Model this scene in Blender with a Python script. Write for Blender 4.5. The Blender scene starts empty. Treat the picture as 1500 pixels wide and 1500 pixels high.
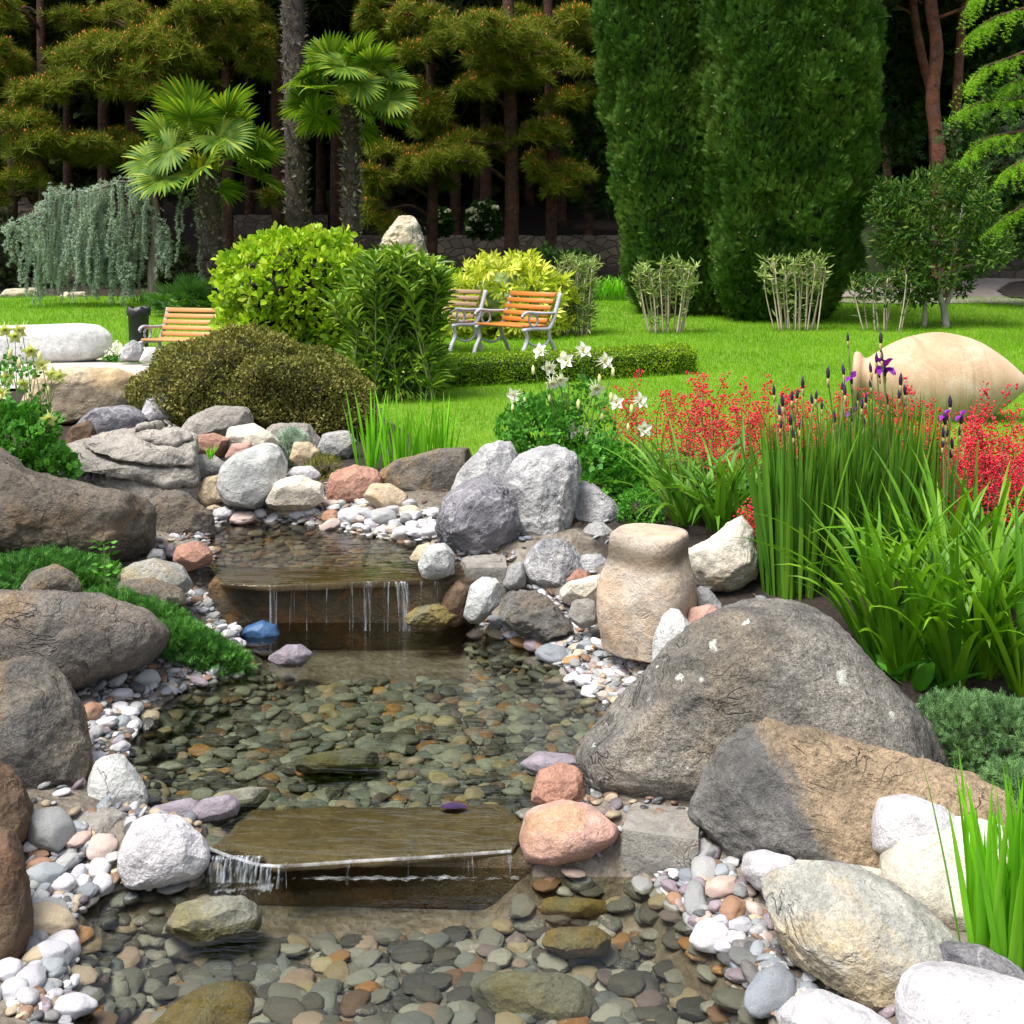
import bpy, math, random
import numpy as np
from mathutils import Vector, Matrix, noise

# ------------------------------------------------------------------ camera, light, exposure
F, HZ, CZ = 1600.0, 380.0, 1.4
scn = bpy.context.scene
COL = scn.collection
cam_d = bpy.data.cameras.new("camera")
cam = bpy.data.objects.new("camera", cam_d)
COL.objects.link(cam)
cam.location = (0, 0, CZ)
cam.rotation_euler = (math.radians(90), 0, 0)
cam_d.sensor_width = 36
cam_d.lens = 36 * F / 1500
cam_d.shift_y = (HZ - 750) / 1500
cam_d.clip_start = 0.05
cam_d.clip_end = 400
scn.camera = cam

SUN_DIR = Vector((-0.36, -0.30, 1.0)).normalized()
world = bpy.data.worlds.new("World")
scn.world = world
world.use_nodes = True
wn = world.node_tree
wn.nodes.clear()
sky = wn.nodes.new("ShaderNodeTexSky")
sky.sky_type = 'NISHITA'
sky.sun_disc = False
sky.sun_elevation = math.asin(SUN_DIR.z)
sky.sun_rotation = math.atan2(SUN_DIR.x, SUN_DIR.y)
sky.dust_density = 3.0
hsv = wn.nodes.new("ShaderNodeHueSaturation")
hsv.inputs["Saturation"].default_value = 0.45      # overcast: whiter than a clear sky
bg = wn.nodes.new("ShaderNodeBackground")
bg.inputs["Strength"].default_value = 0.115
wo = wn.nodes.new("ShaderNodeOutputWorld")
wn.links.new(sky.outputs[0], hsv.inputs["Color"])
wn.links.new(hsv.outputs[0], bg.inputs["Color"])
wn.links.new(bg.outputs[0], wo.inputs["Surface"])
sun_d = bpy.data.lights.new("sun", 'SUN')
sun_d.energy = 2.8
sun_d.angle = math.radians(26)
sun_d.color = (1.0, 0.96, 0.90)
sun = bpy.data.objects.new("sun", sun_d)
COL.objects.link(sun)
sun.location = SUN_DIR * 40
sun.rotation_euler = (-SUN_DIR).to_track_quat('-Z', 'Y').to_euler()
scn.view_settings.view_transform = 'Standard'
scn.view_settings.look = 'None'
scn.view_settings.gamma = 1
scn.view_settings.use_curve_mapping = False
scn.view_settings.exposure = 1.15
scn.render.engine = 'CYCLES'
cy = scn.cycles
cy.max_bounces = 8
cy.diffuse_bounces = 3
cy.glossy_bounces = 3
cy.transmission_bounces = 4
cy.transparent_max_bounces = 12
cy.caustics_reflective = False
cy.caustics_refractive = False
cy.use_denoising = True
cy.sample_clamp_indirect = 6

rng = np.random.default_rng(11)
random.seed(11)
PI = math.pi

# ------------------------------------------------------------------ helpers
def W(px, py, Y):
    return np.array([(px - 750) * Y / F, Y, CZ - (py - HZ) * Y / F])

def GP(px, py, z):
    return W(px, py, (CZ - z) * F / (py - HZ))

def nrm(v):
    return v / np.maximum(np.linalg.norm(v, axis=-1, keepdims=True), 1e-9)

class Geo:
    def __init__(s):
        s.v, s.t, s.q, s.c, s.n = [], [], [], [], 0
    def add(s, v, t=None, q=None, c=None):
        v = np.asarray(v, float).reshape(-1, 3)
        if t is not None and len(t): s.t.append(np.asarray(t, int).reshape(-1, 3) + s.n)
        if q is not None and len(q): s.q.append(np.asarray(q, int).reshape(-1, 4) + s.n)
        if c is not None: s.c.append(np.asarray(c, float))
        s.v.append(v); s.n += len(v)
        return s
    def join(s, other):
        v, t, q = other.arrays(); return s.add(v, t=t, q=q)
    def arrays(s):
        v = np.concatenate(s.v) if s.v else np.zeros((0, 3))
        t = np.concatenate(s.t) if s.t else np.zeros((0, 3), int)
        q = np.concatenate(s.q) if s.q else np.zeros((0, 4), int)
        return v, t, q
    def mesh(s, name, mat, off=(0, 0, 0), smooth=False):
        v, t, q = s.arrays()
        v = v - np.asarray(off, float)
        me = bpy.data.meshes.new(name)
        me.vertices.add(len(v))
        me.vertices.foreach_set("co", v.astype(np.float32).ravel())
        nl = len(t) * 3 + len(q) * 4
        me.loops.add(nl)
        me.loops.foreach_set("vertex_index", np.concatenate([t.ravel(), q.ravel()]).astype(np.int32))
        me.polygons.add(len(t) + len(q))
        st = np.concatenate([np.arange(len(t)) * 3, len(t) * 3 + np.arange(len(q)) * 4]).astype(np.int32)
        me.polygons.foreach_set("loop_start", st)
        if smooth: me.polygons.foreach_set("use_smooth", np.ones(len(st), bool))
        if s.c:
            ca = me.color_attributes.new("tone", 'FLOAT_COLOR', 'POINT')
            c = np.concatenate(s.c)
            ca.data.foreach_set("color", np.concatenate([c, np.ones((len(c), 1))], 1).astype(np.float32).ravel())
        me.update(calc_edges=True)
        if mat is not None: me.materials.append(mat)
        return me
    def build(s, name, mat, parent=None, smooth=False, loc=None):
        off = ROOT[parent.name] if parent is not None else (np.zeros(3) if loc is None else np.asarray(loc, float))
        me = s.mesh(name, mat, off, smooth)
        o = bpy.data.objects.new(name, me)
        COL.objects.link(o)
        if parent is not None: o.parent = parent
        else: o.location = off
        ROOT[o.name] = off
        return o
ROOT = {}

def tag(o, label=None, cat=None, group=None, kind=None):
    if label: o["label"] = label
    if cat: o["category"] = cat
    if group: o["group"] = group
    if kind: o["kind"] = kind
    return o

def thing(name, label, cat, loc, group=None):
    o = bpy.data.objects.new(name, None)
    o.empty_display_size = 0.1
    COL.objects.link(o)
    o.location = loc
    ROOT[o.name] = np.asarray(loc, float)
    return tag(o, label, cat, group)

def place_mesh(name, me, parent=None, M=None, loc=(0, 0, 0)):
    o = bpy.data.objects.new(name, me)
    COL.objects.link(o)
    if parent is not None: o.parent = parent
    if M is not None: o.matrix_local = M
    else: o.location = loc
    ROOT[o.name] = ROOT[parent.name] if parent is not None else np.asarray(loc, float)
    return o

def inst(g, tv, tf, M, pos):
    tv = np.asarray(tv, float); tf = np.asarray(tf, int)
    n, k = len(pos), len(tv)
    if n == 0: return
    v = np.einsum('nij,kj->nki', M, tv) + pos[:, None, :]
    f = (tf[None] + (np.arange(n) * k)[:, None, None]).reshape(-1, tf.shape[1])
    if tf.shape[1] == 3: g.add(v.reshape(-1, 3), t=f)
    else: g.add(v.reshape(-1, 3), q=f)

def frames(d, nh, sx, sy=None, sz=None):
    """columns: side * sx, direction * sy, normal * sz"""
    d = nrm(d)
    s = np.cross(d, nh)
    bad = np.linalg.norm(s, axis=1) < 1e-4
    s[bad] = np.cross(d[bad], np.array([1.0, 0.3, 0.2]))
    s = nrm(s); n = np.cross(s, d)
    sx = np.broadcast_to(np.asarray(sx, float), (len(d),))
    sy = sx if sy is None else np.broadcast_to(np.asarray(sy, float), (len(d),))
    sz = sx if sz is None else np.broadcast_to(np.asarray(sz, float), (len(d),))
    return np.stack([s * sx[:, None], d * sy[:, None], n * sz[:, None]], axis=2)

def rvec(n):
    return nrm(rng.normal(size=(n, 3)))

def U(a, b, n=None):
    return rng.uniform(a, b, n)

# leaf shapes: length along +Y, width along X, normal +Z
LEAF4 = (np.array([[0, 0, 0], [-.5, .45, .12], [0, 1, -.05], [.5, .45, .12]]), np.array([[0, 2, 1], [0, 3, 2]]))
LEAF8 = (np.array([[0, 0, 0], [-.32, .2, .05], [-.5, .5, .08], [-.3, .8, .03], [0, 1, -.08], [.3, .8, .03], [.5, .5, .08], [.32, .2, .05], [0, .5, -.03]]),
         np.array([[8, 0, 1], [8, 1, 2], [8, 2, 3], [8, 3, 4], [8, 4, 5], [8, 5, 6], [8, 6, 7], [8, 7, 0]])[:, ::-1])
NEEDLE = (np.array([[-.5, 0, 0], [.5, 0, 0], [0, 1, 0]]), np.array([[0, 1, 2]]))

def spray_template(k=7, spread=0.9, w=0.09, sub=0.5):
    """a flat feathery twig: a main axis with side leaflets"""
    v, f = [], []
    def leaf(x, y, ang, L, ww):
        d = np.array([math.sin(ang), math.cos(ang), 0]); s = np.array([d[1], -d[0], 0]); p = np.array([x, y, 0])
        b = len(v)
        v.extend([p, p + d * L * .45 - s * ww * .5 + [0, 0, .03], p + d * L, p + d * L * .45 + s * ww * .5 + [0, 0, .03]])
        f.extend([[b, b + 1, b + 2], [b, b + 2, b + 3]])
    leaf(0, 0, 0, 1, w)
    for i in range(k):
        t = .08 + .75 * i / k
        leaf(0, t, spread * (1 if i % 2 else -1) * (1 - .3 * t), sub * (1 - .6 * t), w * .9)
    return np.array(v), np.array(f)
SPRAY = spray_template()
SPRAYS = spray_template(5, .7, .16, .55)

def palmate_template(n=7):
    v, f = [], []
    for i in range(n):
        a = (i / (n - 1) - .5) * 3.7
        L = 1 - .35 * abs(a) / 1.85
        d = np.array([math.sin(a), math.cos(a), 0]); s = np.array([d[1], -d[0], 0]); b = len(v)
        v.extend([[0, 0, 0], d * L * .35 - s * .07, d * L * .62 - s * .13 + [0, 0, -.05], d * L + [0, 0, -.22], d * L * .62 + s * .13 + [0, 0, -.05], d * L * .35 + s * .07])
        f.extend([[b, b + 2, b + 1], [b, b + 3, b + 2], [b, b + 4, b + 3], [b, b + 5, b + 4]])
    return np.array(v, float), np.array(f)
PALMATE = palmate_template()

def tube(g, pts, rad, sides=6, cap=True):
    pts = np.asarray(pts, float); m = len(pts)
    rad = np.broadcast_to(np.asarray(rad, float), (m,))
    tan = nrm(np.gradient(pts, axis=0))
    ref = np.array([0, 0, 1.0]) if abs(tan[:, 2]).mean() < .8 else np.array([1.0, 0, 0])
    s = nrm(np.cross(tan, ref)); u = np.cross(s, tan)
    a = np.arange(sides) * 2 * PI / sides
    ring = pts[:, None] + rad[:, None, None] * (np.cos(a)[None, :, None] * s[:, None] + np.sin(a)[None, :, None] * u[:, None])
    i = np.arange(m - 1)[:, None] * sides; j = np.arange(sides)[None]; j2 = (j + 1) % sides
    q = np.stack([i + j, i + j2, i + sides + j2, i + sides + j], -1).reshape(-1, 4)
    v = ring.reshape(-1, 3)
    t = []
    if cap:
        v = np.concatenate([v, pts[:1], pts[-1:]])
        for k in range(sides):
            t.append([m * sides, (k + 1) % sides, k]); t.append([m * sides + 1, (m - 1) * sides + k, (m - 1) * sides + (k + 1) % sides])
    g.add(v, t=t, q=q)

def curve_pts(ctrl, n):
    """smooth curve through control points"""
    c = np.asarray(ctrl, float); k = len(c)
    tt = np.linspace(0, k - 1, n); out = []
    for t in tt:
        i = min(int(t), k - 2); u = t - i
        p0, p1, p2, p3 = c[max(i - 1, 0)], c[i], c[i + 1], c[min(i + 2, k - 1)]
        out.append(.5 * ((2 * p1) + (-p0 + p2) * u + (2 * p0 - 5 * p1 + 4 * p2 - p3) * u * u + (-p0 + 3 * p1 - 3 * p2 + p3) * u ** 3))
    return np.array(out)

def box(g, c, s, R=None):
    c = np.asarray(c, float); s = np.asarray(s, float) / 2
    v = np.array([[x, y, z] for x in (-1, 1) for y in (-1, 1) for z in (-1, 1)], float) * s
    if R is not None: v = v @ np.asarray(R).T
    g.add(v + c, q=[[0, 1, 3, 2], [4, 6, 7, 5], [0, 4, 5, 1], [2, 3, 7, 6], [0, 2, 6, 4], [1, 5, 7, 3]])

def blades(g, base, az, L, Wd, lean, droop, p=2.0, seg=7, twist=None, fold=.25):
    """n strap leaves: lean and droop are angles from the vertical, in radians"""
    n = len(base); t = np.linspace(0, 1, seg + 1)
    ang = lean[:, None] + droop[:, None] * t[None] ** p
    st = L[:, None] / seg
    am = .5 * (ang[:, 1:] + ang[:, :-1])
    r = np.concatenate([np.zeros((n, 1)), np.cumsum(np.sin(am) * st, 1)], 1)
    z = np.concatenate([np.zeros((n, 1)), np.cumsum(np.cos(am) * st, 1)], 1)
    h = np.stack([np.cos(az), np.sin(az), np.zeros(n)], 1)
    P = base[:, None] + r[..., None] * h[:, None] + z[..., None] * np.array([0, 0, 1.0])
    s0 = np.stack([-np.sin(az), np.cos(az), np.zeros(n)], 1)
    dirv = np.sin(ang)[..., None] * h[:, None] + np.cos(ang)[..., None] * np.array([0, 0, 1.0])
    nor = np.cross(dirv, s0[:, None] * np.ones_like(dirv))
    S = s0[:, None] * np.ones_like(dirv)
    if twist is not None:
        a = twist[:, None] * (.3 + .7 * t[None])
        S, nor = np.cos(a)[..., None] * S + np.sin(a)[..., None] * nor, -np.sin(a)[..., None] * S + np.cos(a)[..., None] * nor
    w = Wd[:, None] * (.55 + .45 * np.minimum(1, t * 4))[None] * np.clip(1 - t ** 3.2, .02, 1)[None]
    A = P - S * w[..., None] * .5; B = P + nor * (w * fold)[..., None] * -1; C = P + S * w[..., None] * .5
    v = np.stack([A, B, C], 2).reshape(n, -1, 3)
    k = (seg + 1) * 3
    q = []
    for i in range(seg):
        a = i * 3
        q += [[a, a + 1, a + 4, a + 3], [a + 1, a + 2, a + 5, a + 4]]
    q = (np.array(q)[None] + (np.arange(n) * k)[:, None, None]).reshape(-1, 4)
    g.add(v.reshape(-1, 3), q=q)
    return P

def icosphere(sub):
    if sub in ICO: return ICO[sub]
    t = (1 + 5 ** .5) / 2
    v = [(-1, t, 0), (1, t, 0), (-1, -t, 0), (1, -t, 0), (0, -1, t), (0, 1, t), (0, -1, -t), (0, 1, -t), (t, 0, -1), (t, 0, 1), (-t, 0, -1), (-t, 0, 1)]
    f = [(0, 11, 5), (0, 5, 1), (0, 1, 7), (0, 7, 10), (0, 10, 11), (1, 5, 9), (5, 11, 4), (11, 10, 2), (10, 7, 6), (7, 1, 8), (3, 9, 4), (3, 4, 2), (3, 2, 6), (3, 6, 8), (3, 8, 9), (4, 9, 5), (2, 4, 11), (6, 2, 10), (8, 6, 7), (9, 8, 1)]
    v = [np.array(p) / np.linalg.norm(p) for p in v]
    for _ in range(sub):
        cache, nf = {}, []
        def mid(a, b):
            k = (min(a, b), max(a, b))
            if k not in cache:
                m = v[a] + v[b]; v.append(m / np.linalg.norm(m)); cache[k] = len(v) - 1
            return cache[k]
        for a, b, c in f:
            x, y, z = mid(a, b), mid(b, c), mid(c, a)
            nf += [(a, x, z), (b, y, x), (c, z, y), (x, y, z)]
        f = nf
    ICO[sub] = (np.array(v), np.array(f))
    return ICO[sub]
ICO = {}

def vnormals(v, f):
    fn = np.cross(v[f[:, 1]] - v[f[:, 0]], v[f[:, 2]] - v[f[:, 0]])
    n = np.zeros_like(v)
    for k in range(3): np.add.at(n, f[:, k], fn)
    return nrm(n)

def fbm(P, scale, octaves=4, seed=0, H=.9):
    off = Vector((seed * 7.13, seed * 3.71, seed * 5.37))
    return np.array([noise.fractal(Vector(p) * scale + off, H, 2.1, octaves) for p in P])

def body(outline, Y, D, sub=4, blocky=.8, smooth=1):
    """A solid whose silhouette follows an outline given in photograph pixels, at distance Y, with half depth D in metres.
    Returns vertices (world), faces and the centre."""
    o = np.asarray(outline, float)
    cx, cy = (o[:, 0].min() + o[:, 0].max()) / 2, (o[:, 1].min() + o[:, 1].max()) / 2
    C = W(cx, cy, Y)
    ray = nrm(C - np.array([0, 0, CZ])); right = nrm(np.cross(ray, [0, 0, 1.0])); up = np.cross(right, ray)
    ca = math.hypot(ray[0], ray[1])
    pts = np.stack([(o[:, 0] - cx) * Y / F, -(o[:, 1] - cy) * Y / F * ca], 1)
    A = np.linspace(-PI, PI, 361)[:-1]; R = np.zeros(360)
    d = np.stack([np.cos(A), np.sin(A)], 1)
    for i in range(len(pts)):
        p, q = pts[i], pts[(i + 1) % len(pts)]; e = q - p
        den = d[:, 0] * e[1] - d[:, 1] * e[0]
        den = np.where(abs(den) < 1e-12, 1e-12, den)
        t = (p[0] * e[1] - p[1] * e[0]) / den; u = (p[0] * d[:, 1] - p[1] * d[:, 0]) / den
        ok = (t > 0) & (u >= -1e-6) & (u <= 1 + 1e-6)
        R = np.where(ok, np.maximum(R, t), R)
    k = 7
    for _ in range(smooth):
        R = np.mean([np.roll(R, s) for s in range(-k, k + 1)], 0)
    v, f = icosphere(sub)
    th = np.arctan2(v[:, 2], v[:, 0]); rr = np.hypot(v[:, 0], v[:, 2])
    Rt = np.interp(th, np.append(A, PI), np.append(R, R[0]))
    rr2 = rr ** blocky; c2 = np.sign(v[:, 1]) * abs(v[:, 1]) ** blocky
    P = C + right * (np.cos(th) * rr2 * Rt)[:, None] + up * (np.sin(th) * rr2 * Rt)[:, None] + ray * (c2 * D)[:, None]
    return P, f, C, R.mean()

def sample(v, f, n):
    a = np.linalg.norm(np.cross(v[f[:, 1]] - v[f[:, 0]], v[f[:, 2]] - v[f[:, 0]]), axis=1)
    i = rng.choice(len(f), n, p=a / a.sum())
    r1, r2 = np.sqrt(rng.random(n)), rng.random(n)
    p = (1 - r1)[:, None] * v[f[i, 0]] + (r1 * (1 - r2))[:, None] * v[f[i, 1]] + (r1 * r2)[:, None] * v[f[i, 2]]
    N = nrm(np.cross(v[f[i, 1]] - v[f[i, 0]], v[f[i, 2]] - v[f[i, 0]]))
    return p, N

def in_poly(x, y, poly):
    x, y = np.asarray(x, float), np.asarray(y, float); c = np.zeros(x.shape, bool); n = len(poly)
    for i in range(n):
        x0, y0 = poly[i]; x1, y1 = poly[(i + 1) % n]
        if y0 == y1: continue
        c ^= ((y0 > y) != (y1 > y)) & (x < (x1 - x0) * (y - y0) / (y1 - y0) + x0)
    return c

def dist_poly(x, y, poly):
    d = np.full(np.shape(x), 1e9); n = len(poly)
    for i in range(n):
        p = np.array(poly[i]); e = np.array(poly[(i + 1) % n]) - p; L = max(e @ e, 1e-12)
        t = np.clip(((x - p[0]) * e[0] + (y - p[1]) * e[1]) / L, 0, 1)
        d = np.minimum(d, np.hypot(x - p[0] - t * e[0], y - p[1] - t * e[1]))
    return d

def sstep(a, b, x):
    t = np.clip((x - a) / (b - a), 0, 1); return t * t * (3 - 2 * t)
# ------------------------------------------------------------------ materials
class NT:
    def __init__(s, name):
        s.m = bpy.data.materials.new(name); s.m.use_nodes = True; s.t = s.m.node_tree; s.t.nodes.clear()
    def n(s, typ, ins=None, **props):
        nd = s.t.nodes.new("ShaderNode" + typ)
        for k, v in props.items(): setattr(nd, k, v)
        for k, v in (ins or {}).items():
            if isinstance(v, bpy.types.NodeSocket): s.t.links.new(v, nd.inputs[k])
            else: nd.inputs[k].default_value = v
        return nd
    def out(s, sh, disp=None):
        o = s.n("OutputMaterial", {"Surface": sh})
        return s.m
    def ramp(s, fac, stops, interp='LINEAR'):
        nd = s.n("ValToRGB", {"Fac": fac}); r = nd.color_ramp; r.interpolation = interp
        while len(r.elements) < len(stops): r.elements.new(.5)
        for e, (p, c) in zip(r.elements, stops):
            e.position = p; e.color = (*c, 1) if len(c) == 3 else c
        return nd.outputs["Color"]
    def mix(s, fac, a, b, mode='MIX'):
        nd = s.n("Mix", data_type='RGBA', blend_type=mode)
        for i, v in ((0, fac), (6, a), (7, b)):
            if isinstance(v, bpy.types.NodeSocket): s.t.links.new(v, nd.inputs[i])
            elif i == 0: nd.inputs[0].default_value = v
            else: nd.inputs[i].default_value = (*v, 1)
        return nd.outputs[2]
    def noise(s, vec, scale, detail=6, rough=.6, dist=0.0):
        return s.n("TexNoise", {"Vector": vec, "Scale": scale, "Detail": detail, "Roughness": rough, "Distortion": dist}).outputs["Fac"]
    def math(s, op, a, b=None, c=None, clamp=False):
        nd = s.n("Math", operation=op, use_clamp=clamp)
        for i, v in enumerate((a, b, c)):
            if v is None: continue
            if isinstance(v, bpy.types.NodeSocket): s.t.links.new(v, nd.inputs[i])
            else: nd.inputs[i].default_value = v
        return nd.outputs[0]
BW = lambda a, b: [(a, (0, 0, 0)), (b, (1, 1, 1))]

def coords(T, offset_random=False, scale=(1, 1, 1), loc=(0, 0, 0), rot=(0, 0, 0)):
    tc = T.n("TexCoord").outputs["Object"]
    if offset_random:
        oi = T.n("ObjectInfo").outputs["Random"]
        tc = T.n("VectorMath", {0: tc, 1: T.n("VectorMath", {0: (13.1, 7.7, 29.3), "Scale": oi}, operation='SCALE').outputs[0]}, operation='ADD').outputs[0]
    return T.n("Mapping", {"Vector": tc, "Scale": scale, "Location": loc, "Rotation": rot}).outputs[0]

def rock_mat(name, c1, c2, c3, scale=3.0, patch=(.52, .66), patch_amt=.8, speck=.35, bump=.5, rough=.85, lichen=0.0, veins=0.0,
             crack=.35, strata=0.0, off=0.0, spec=.35, stain=.55, split=None, band=None):
    T = NT(name)
    v = coords(T, loc=(off, off * 1.7, off * .6))
    n1 = T.noise(v, scale, 8, .62, .4)
    col = T.mix(T.ramp(n1, BW(.32, .68)), c1, c2)
    v2 = coords(T, loc=(off + 5.1, 2.2, 8.8))
    n2 = T.noise(v2, scale * .8, 7, .66, .8)
    if split is not None:      # the two halves of the stone differ: (axis, position, sharpness)
        ax, pos, k = split
        d = T.n("VectorMath", {0: T.n("TexCoord").outputs["Object"], 1: ax}, operation='DOT_PRODUCT').outputs["Value"]
        n2 = T.math('ADD', n2, T.math('MULTIPLY', T.math('SUBTRACT', d, pos), k))
    f3 = T.math('MULTIPLY', T.ramp(n2, BW(*patch)), patch_amt)
    col = T.mix(f3, col, c3)
    n3 = T.noise(v, scale * 28, 4, .7)
    sp = T.ramp(n3, [(.3, (1 - speck,) * 3), (.5, (1, 1, 1)), (.72, (1 + speck * .8,) * 3)])
    col = T.mix(1.0, col, sp, 'MULTIPLY')
    n5 = T.noise(v, scale * 75, 2, .6)
    col = T.mix(1.0, col, T.ramp(n5, [(.36, (1 - speck * 1.1,) * 3), (.45, (1, 1, 1)), (.62, (1, 1, 1)), (.7, (1 + speck,) * 3)]), 'MULTIPLY')
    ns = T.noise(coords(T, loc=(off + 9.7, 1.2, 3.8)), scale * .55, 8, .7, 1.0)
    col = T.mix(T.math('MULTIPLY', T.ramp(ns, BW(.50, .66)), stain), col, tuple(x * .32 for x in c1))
    if band is not None:       # a dark band round the stone
        z = T.n("SeparateXYZ", {0: T.n("TexCoord").outputs["Object"]}).outputs[2]
        zz = T.math('ADD', z, T.math('MULTIPLY', T.math('SUBTRACT', n1, .5), .10))
        d = T.math('ABSOLUTE', T.math('SUBTRACT', zz, band[0]))
        col = T.mix(T.math('MULTIPLY', T.ramp(d, [(band[1] * .4, (1, 1, 1)), (band[1], (0, 0, 0))]), band[2]), col, (.085, .065, .04))
    nb = T.noise(coords(T, loc=(off + 2.7, 6.2, 1.8)), scale * 5, 6, .72, .5)
    col = T.mix(1.0, col, T.ramp(nb, [(.3, (.72, .72, .72)), (.5, (1, 1, 1)), (.7, (1.22, 1.21, 1.19))]), 'MULTIPLY')
    # thin cracks: where a distorted noise crosses its middle
    nc = T.noise(v2, scale * 1.5, 4, .55, 1.2)
    ln = T.math('ABSOLUTE', T.math('SUBTRACT', nc, .5))
    crk = T.ramp(ln, [(0.0, (1, 1, 1)), (.012, (0, 0, 0))])
    gate = T.ramp(T.noise(v, scale * .9, 2), BW(.5, .62))
    crk = T.math('MULTIPLY', crk, gate)
    col = T.mix(T.math('MULTIPLY', crk, crack), col, tuple(x * .35 for x in c1))
    if strata > 0:
        vs = coords(T, scale=(1.5, 1.5, 14), rot=(.25, .18, 0))
        st = T.noise(vs, scale * .6, 4, .6, .5)
        col = T.mix(T.math('MULTIPLY', T.ramp(st, BW(.45, .6)), strata), col, tuple(x * .55 for x in c2))
    if veins > 0:
        nv = T.noise(v, scale * .7, 3, .5, 2.0)
        vl = T.ramp(T.math('ABSOLUTE', T.math('SUBTRACT', nv, .5)), [(0, (1, 1, 1)), (.02, (0, 0, 0))])
        col = T.mix(T.math('MULTIPLY', vl, veins), col, (.75, .73, .72))
    if lichen > 0:
        nl = T.noise(v2, 16, 5, .65, .3)
        wv = T.n("TexVoronoi", {"Vector": v, "Scale": 9.0, "Randomness": 1.0})
        spot = T.ramp(T.math('ADD', wv.outputs["Distance"], T.math('MULTIPLY', T.math('SUBTRACT', nl, .5), 1.1)), [(.06, (1, 1, 1)), (.13, (0, 0, 0))])
        g = T.ramp(T.noise(v, 2.2, 2), BW(.40, .46))
        lf = T.math('MULTIPLY', T.math('MULTIPLY', spot, g), lichen)
        col = T.mix(lf, col, (.55, .56, .5))
    h = T.math('ADD', T.math('ADD', T.noise(v, scale * 2.2, 10, .68), T.math('MULTIPLY', nb, .35)), T.math('MULTIPLY', n3, .2))
    h = T.math('SUBTRACT', h, T.math('MULTIPLY', crk, .35))
    bp = T.n("Bump", {"Height": h, "Strength": min(1.0, bump * 1.35), "Distance": .06})
    p = T.n("BsdfPrincipled", {"Base Color": col, "Roughness": rough, "Normal": bp.outputs[0], "Specular IOR Level": spec})
    return T.out(p.outputs[0])

def pebble_mat(name, attr=False, rough=.6, gain=1.0):
    T = NT(name)
    base = T.n("VertexColor", layer_name="tone").outputs["Color"] if attr else T.n("ObjectInfo").outputs["Color"]
    v = coords(T, offset_random=not attr)
    n1 = T.noise(v, 22, 6, .65, .6)
    col = T.mix(1.0, base, T.ramp(n1, [(.3, (.6, .59, .58)), (.5, (.95, .95, .95)), (.72, (1.25, 1.24, 1.2))]), 'MULTIPLY')
    n2 = T.noise(v, 260, 3, .7)
    col = T.mix(1.0, col, T.ramp(n2, [(.35, (.8, .8, .8)), (.6, (1.1, 1.1, 1.1))]), 'MULTIPLY')
    nv = T.noise(v, 11, 2, .5, 2.5)
    vl = T.ramp(T.math('ABSOLUTE', T.math('SUBTRACT', nv, .5)), [(0, (1, 1, 1)), (.012, (0, 0, 0))])
    col = T.mix(T.math('MULTIPLY', vl, .35), col, (.6, .58, .55))
    bp = T.n("Bump", {"Height": T.math('ADD', n1, T.math('MULTIPLY', n2, .12)), "Strength": .35, "Distance": .01})
    p = T.n("BsdfPrincipled", {"Base Color": col, "Roughness": rough, "Normal": bp.outputs[0], "Specular IOR Level": .4})
    return T.out(p.outputs[0])

def leaf_mat(name, stops, rough=.5, transl=.3, spec=.4, noise_scale=1.5, noise_amt=.35, gain=1.6):
    """leaf colours chosen per leaf (random per island) and shifted a little from clump to clump"""
    T = NT(name)
    r = T.n("NewGeometry").outputs["Random Per Island"]
    v = T.n("TexCoord").outputs["Object"]
    nz = T.noise(v, noise_scale, 3, .6)
    f = T.math('ADD', T.math('MULTIPLY', r, 1 - noise_amt), T.math('MULTIPLY', T.ramp(nz, BW(.3, .7)), noise_amt))
    k = len(stops); stops = [tuple(min(x * gain, .86) for x in c) for c in stops]
    col = T.ramp(f, [(i / (k - 1), c) for i, c in enumerate(stops)])
    p = T.n("BsdfPrincipled", {"Base Color": col, "Roughness": rough, "Specular IOR Level": spec * .55})
    if transl <= 0: return T.out(p.outputs[0])
    tr = T.n("BsdfTranslucent", {"Color": T.mix(1.0, col, (1.25, 1.35, .7), 'MULTIPLY')})
    return T.out(T.n("MixShader", {0: transl, 1: p.outputs[0], 2: tr.outputs[0]}).outputs[0])

def plain_mat(name, c1, c2, scale=8, rough=.6, bump=.2, dist=.01, spec=.4, stretch=(1, 1, 1), metal=0.0, offr=False):
    T = NT(name)
    v = coords(T, offset_random=offr, scale=stretch)
    n1 = T.noise(v, scale, 7, .65, .3)
    col = T.mix(T.ramp(n1, BW(.3, .7)), c1, c2)
    bp = T.n("Bump", {"Height": n1, "Strength": bump, "Distance": dist})
    p = T.n("BsdfPrincipled", {"Base Color": col, "Roughness": rough, "Normal": bp.outputs[0], "Specular IOR Level": spec, "Metallic": metal})
    return T.out(p.outputs[0])

M = {}
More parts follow.
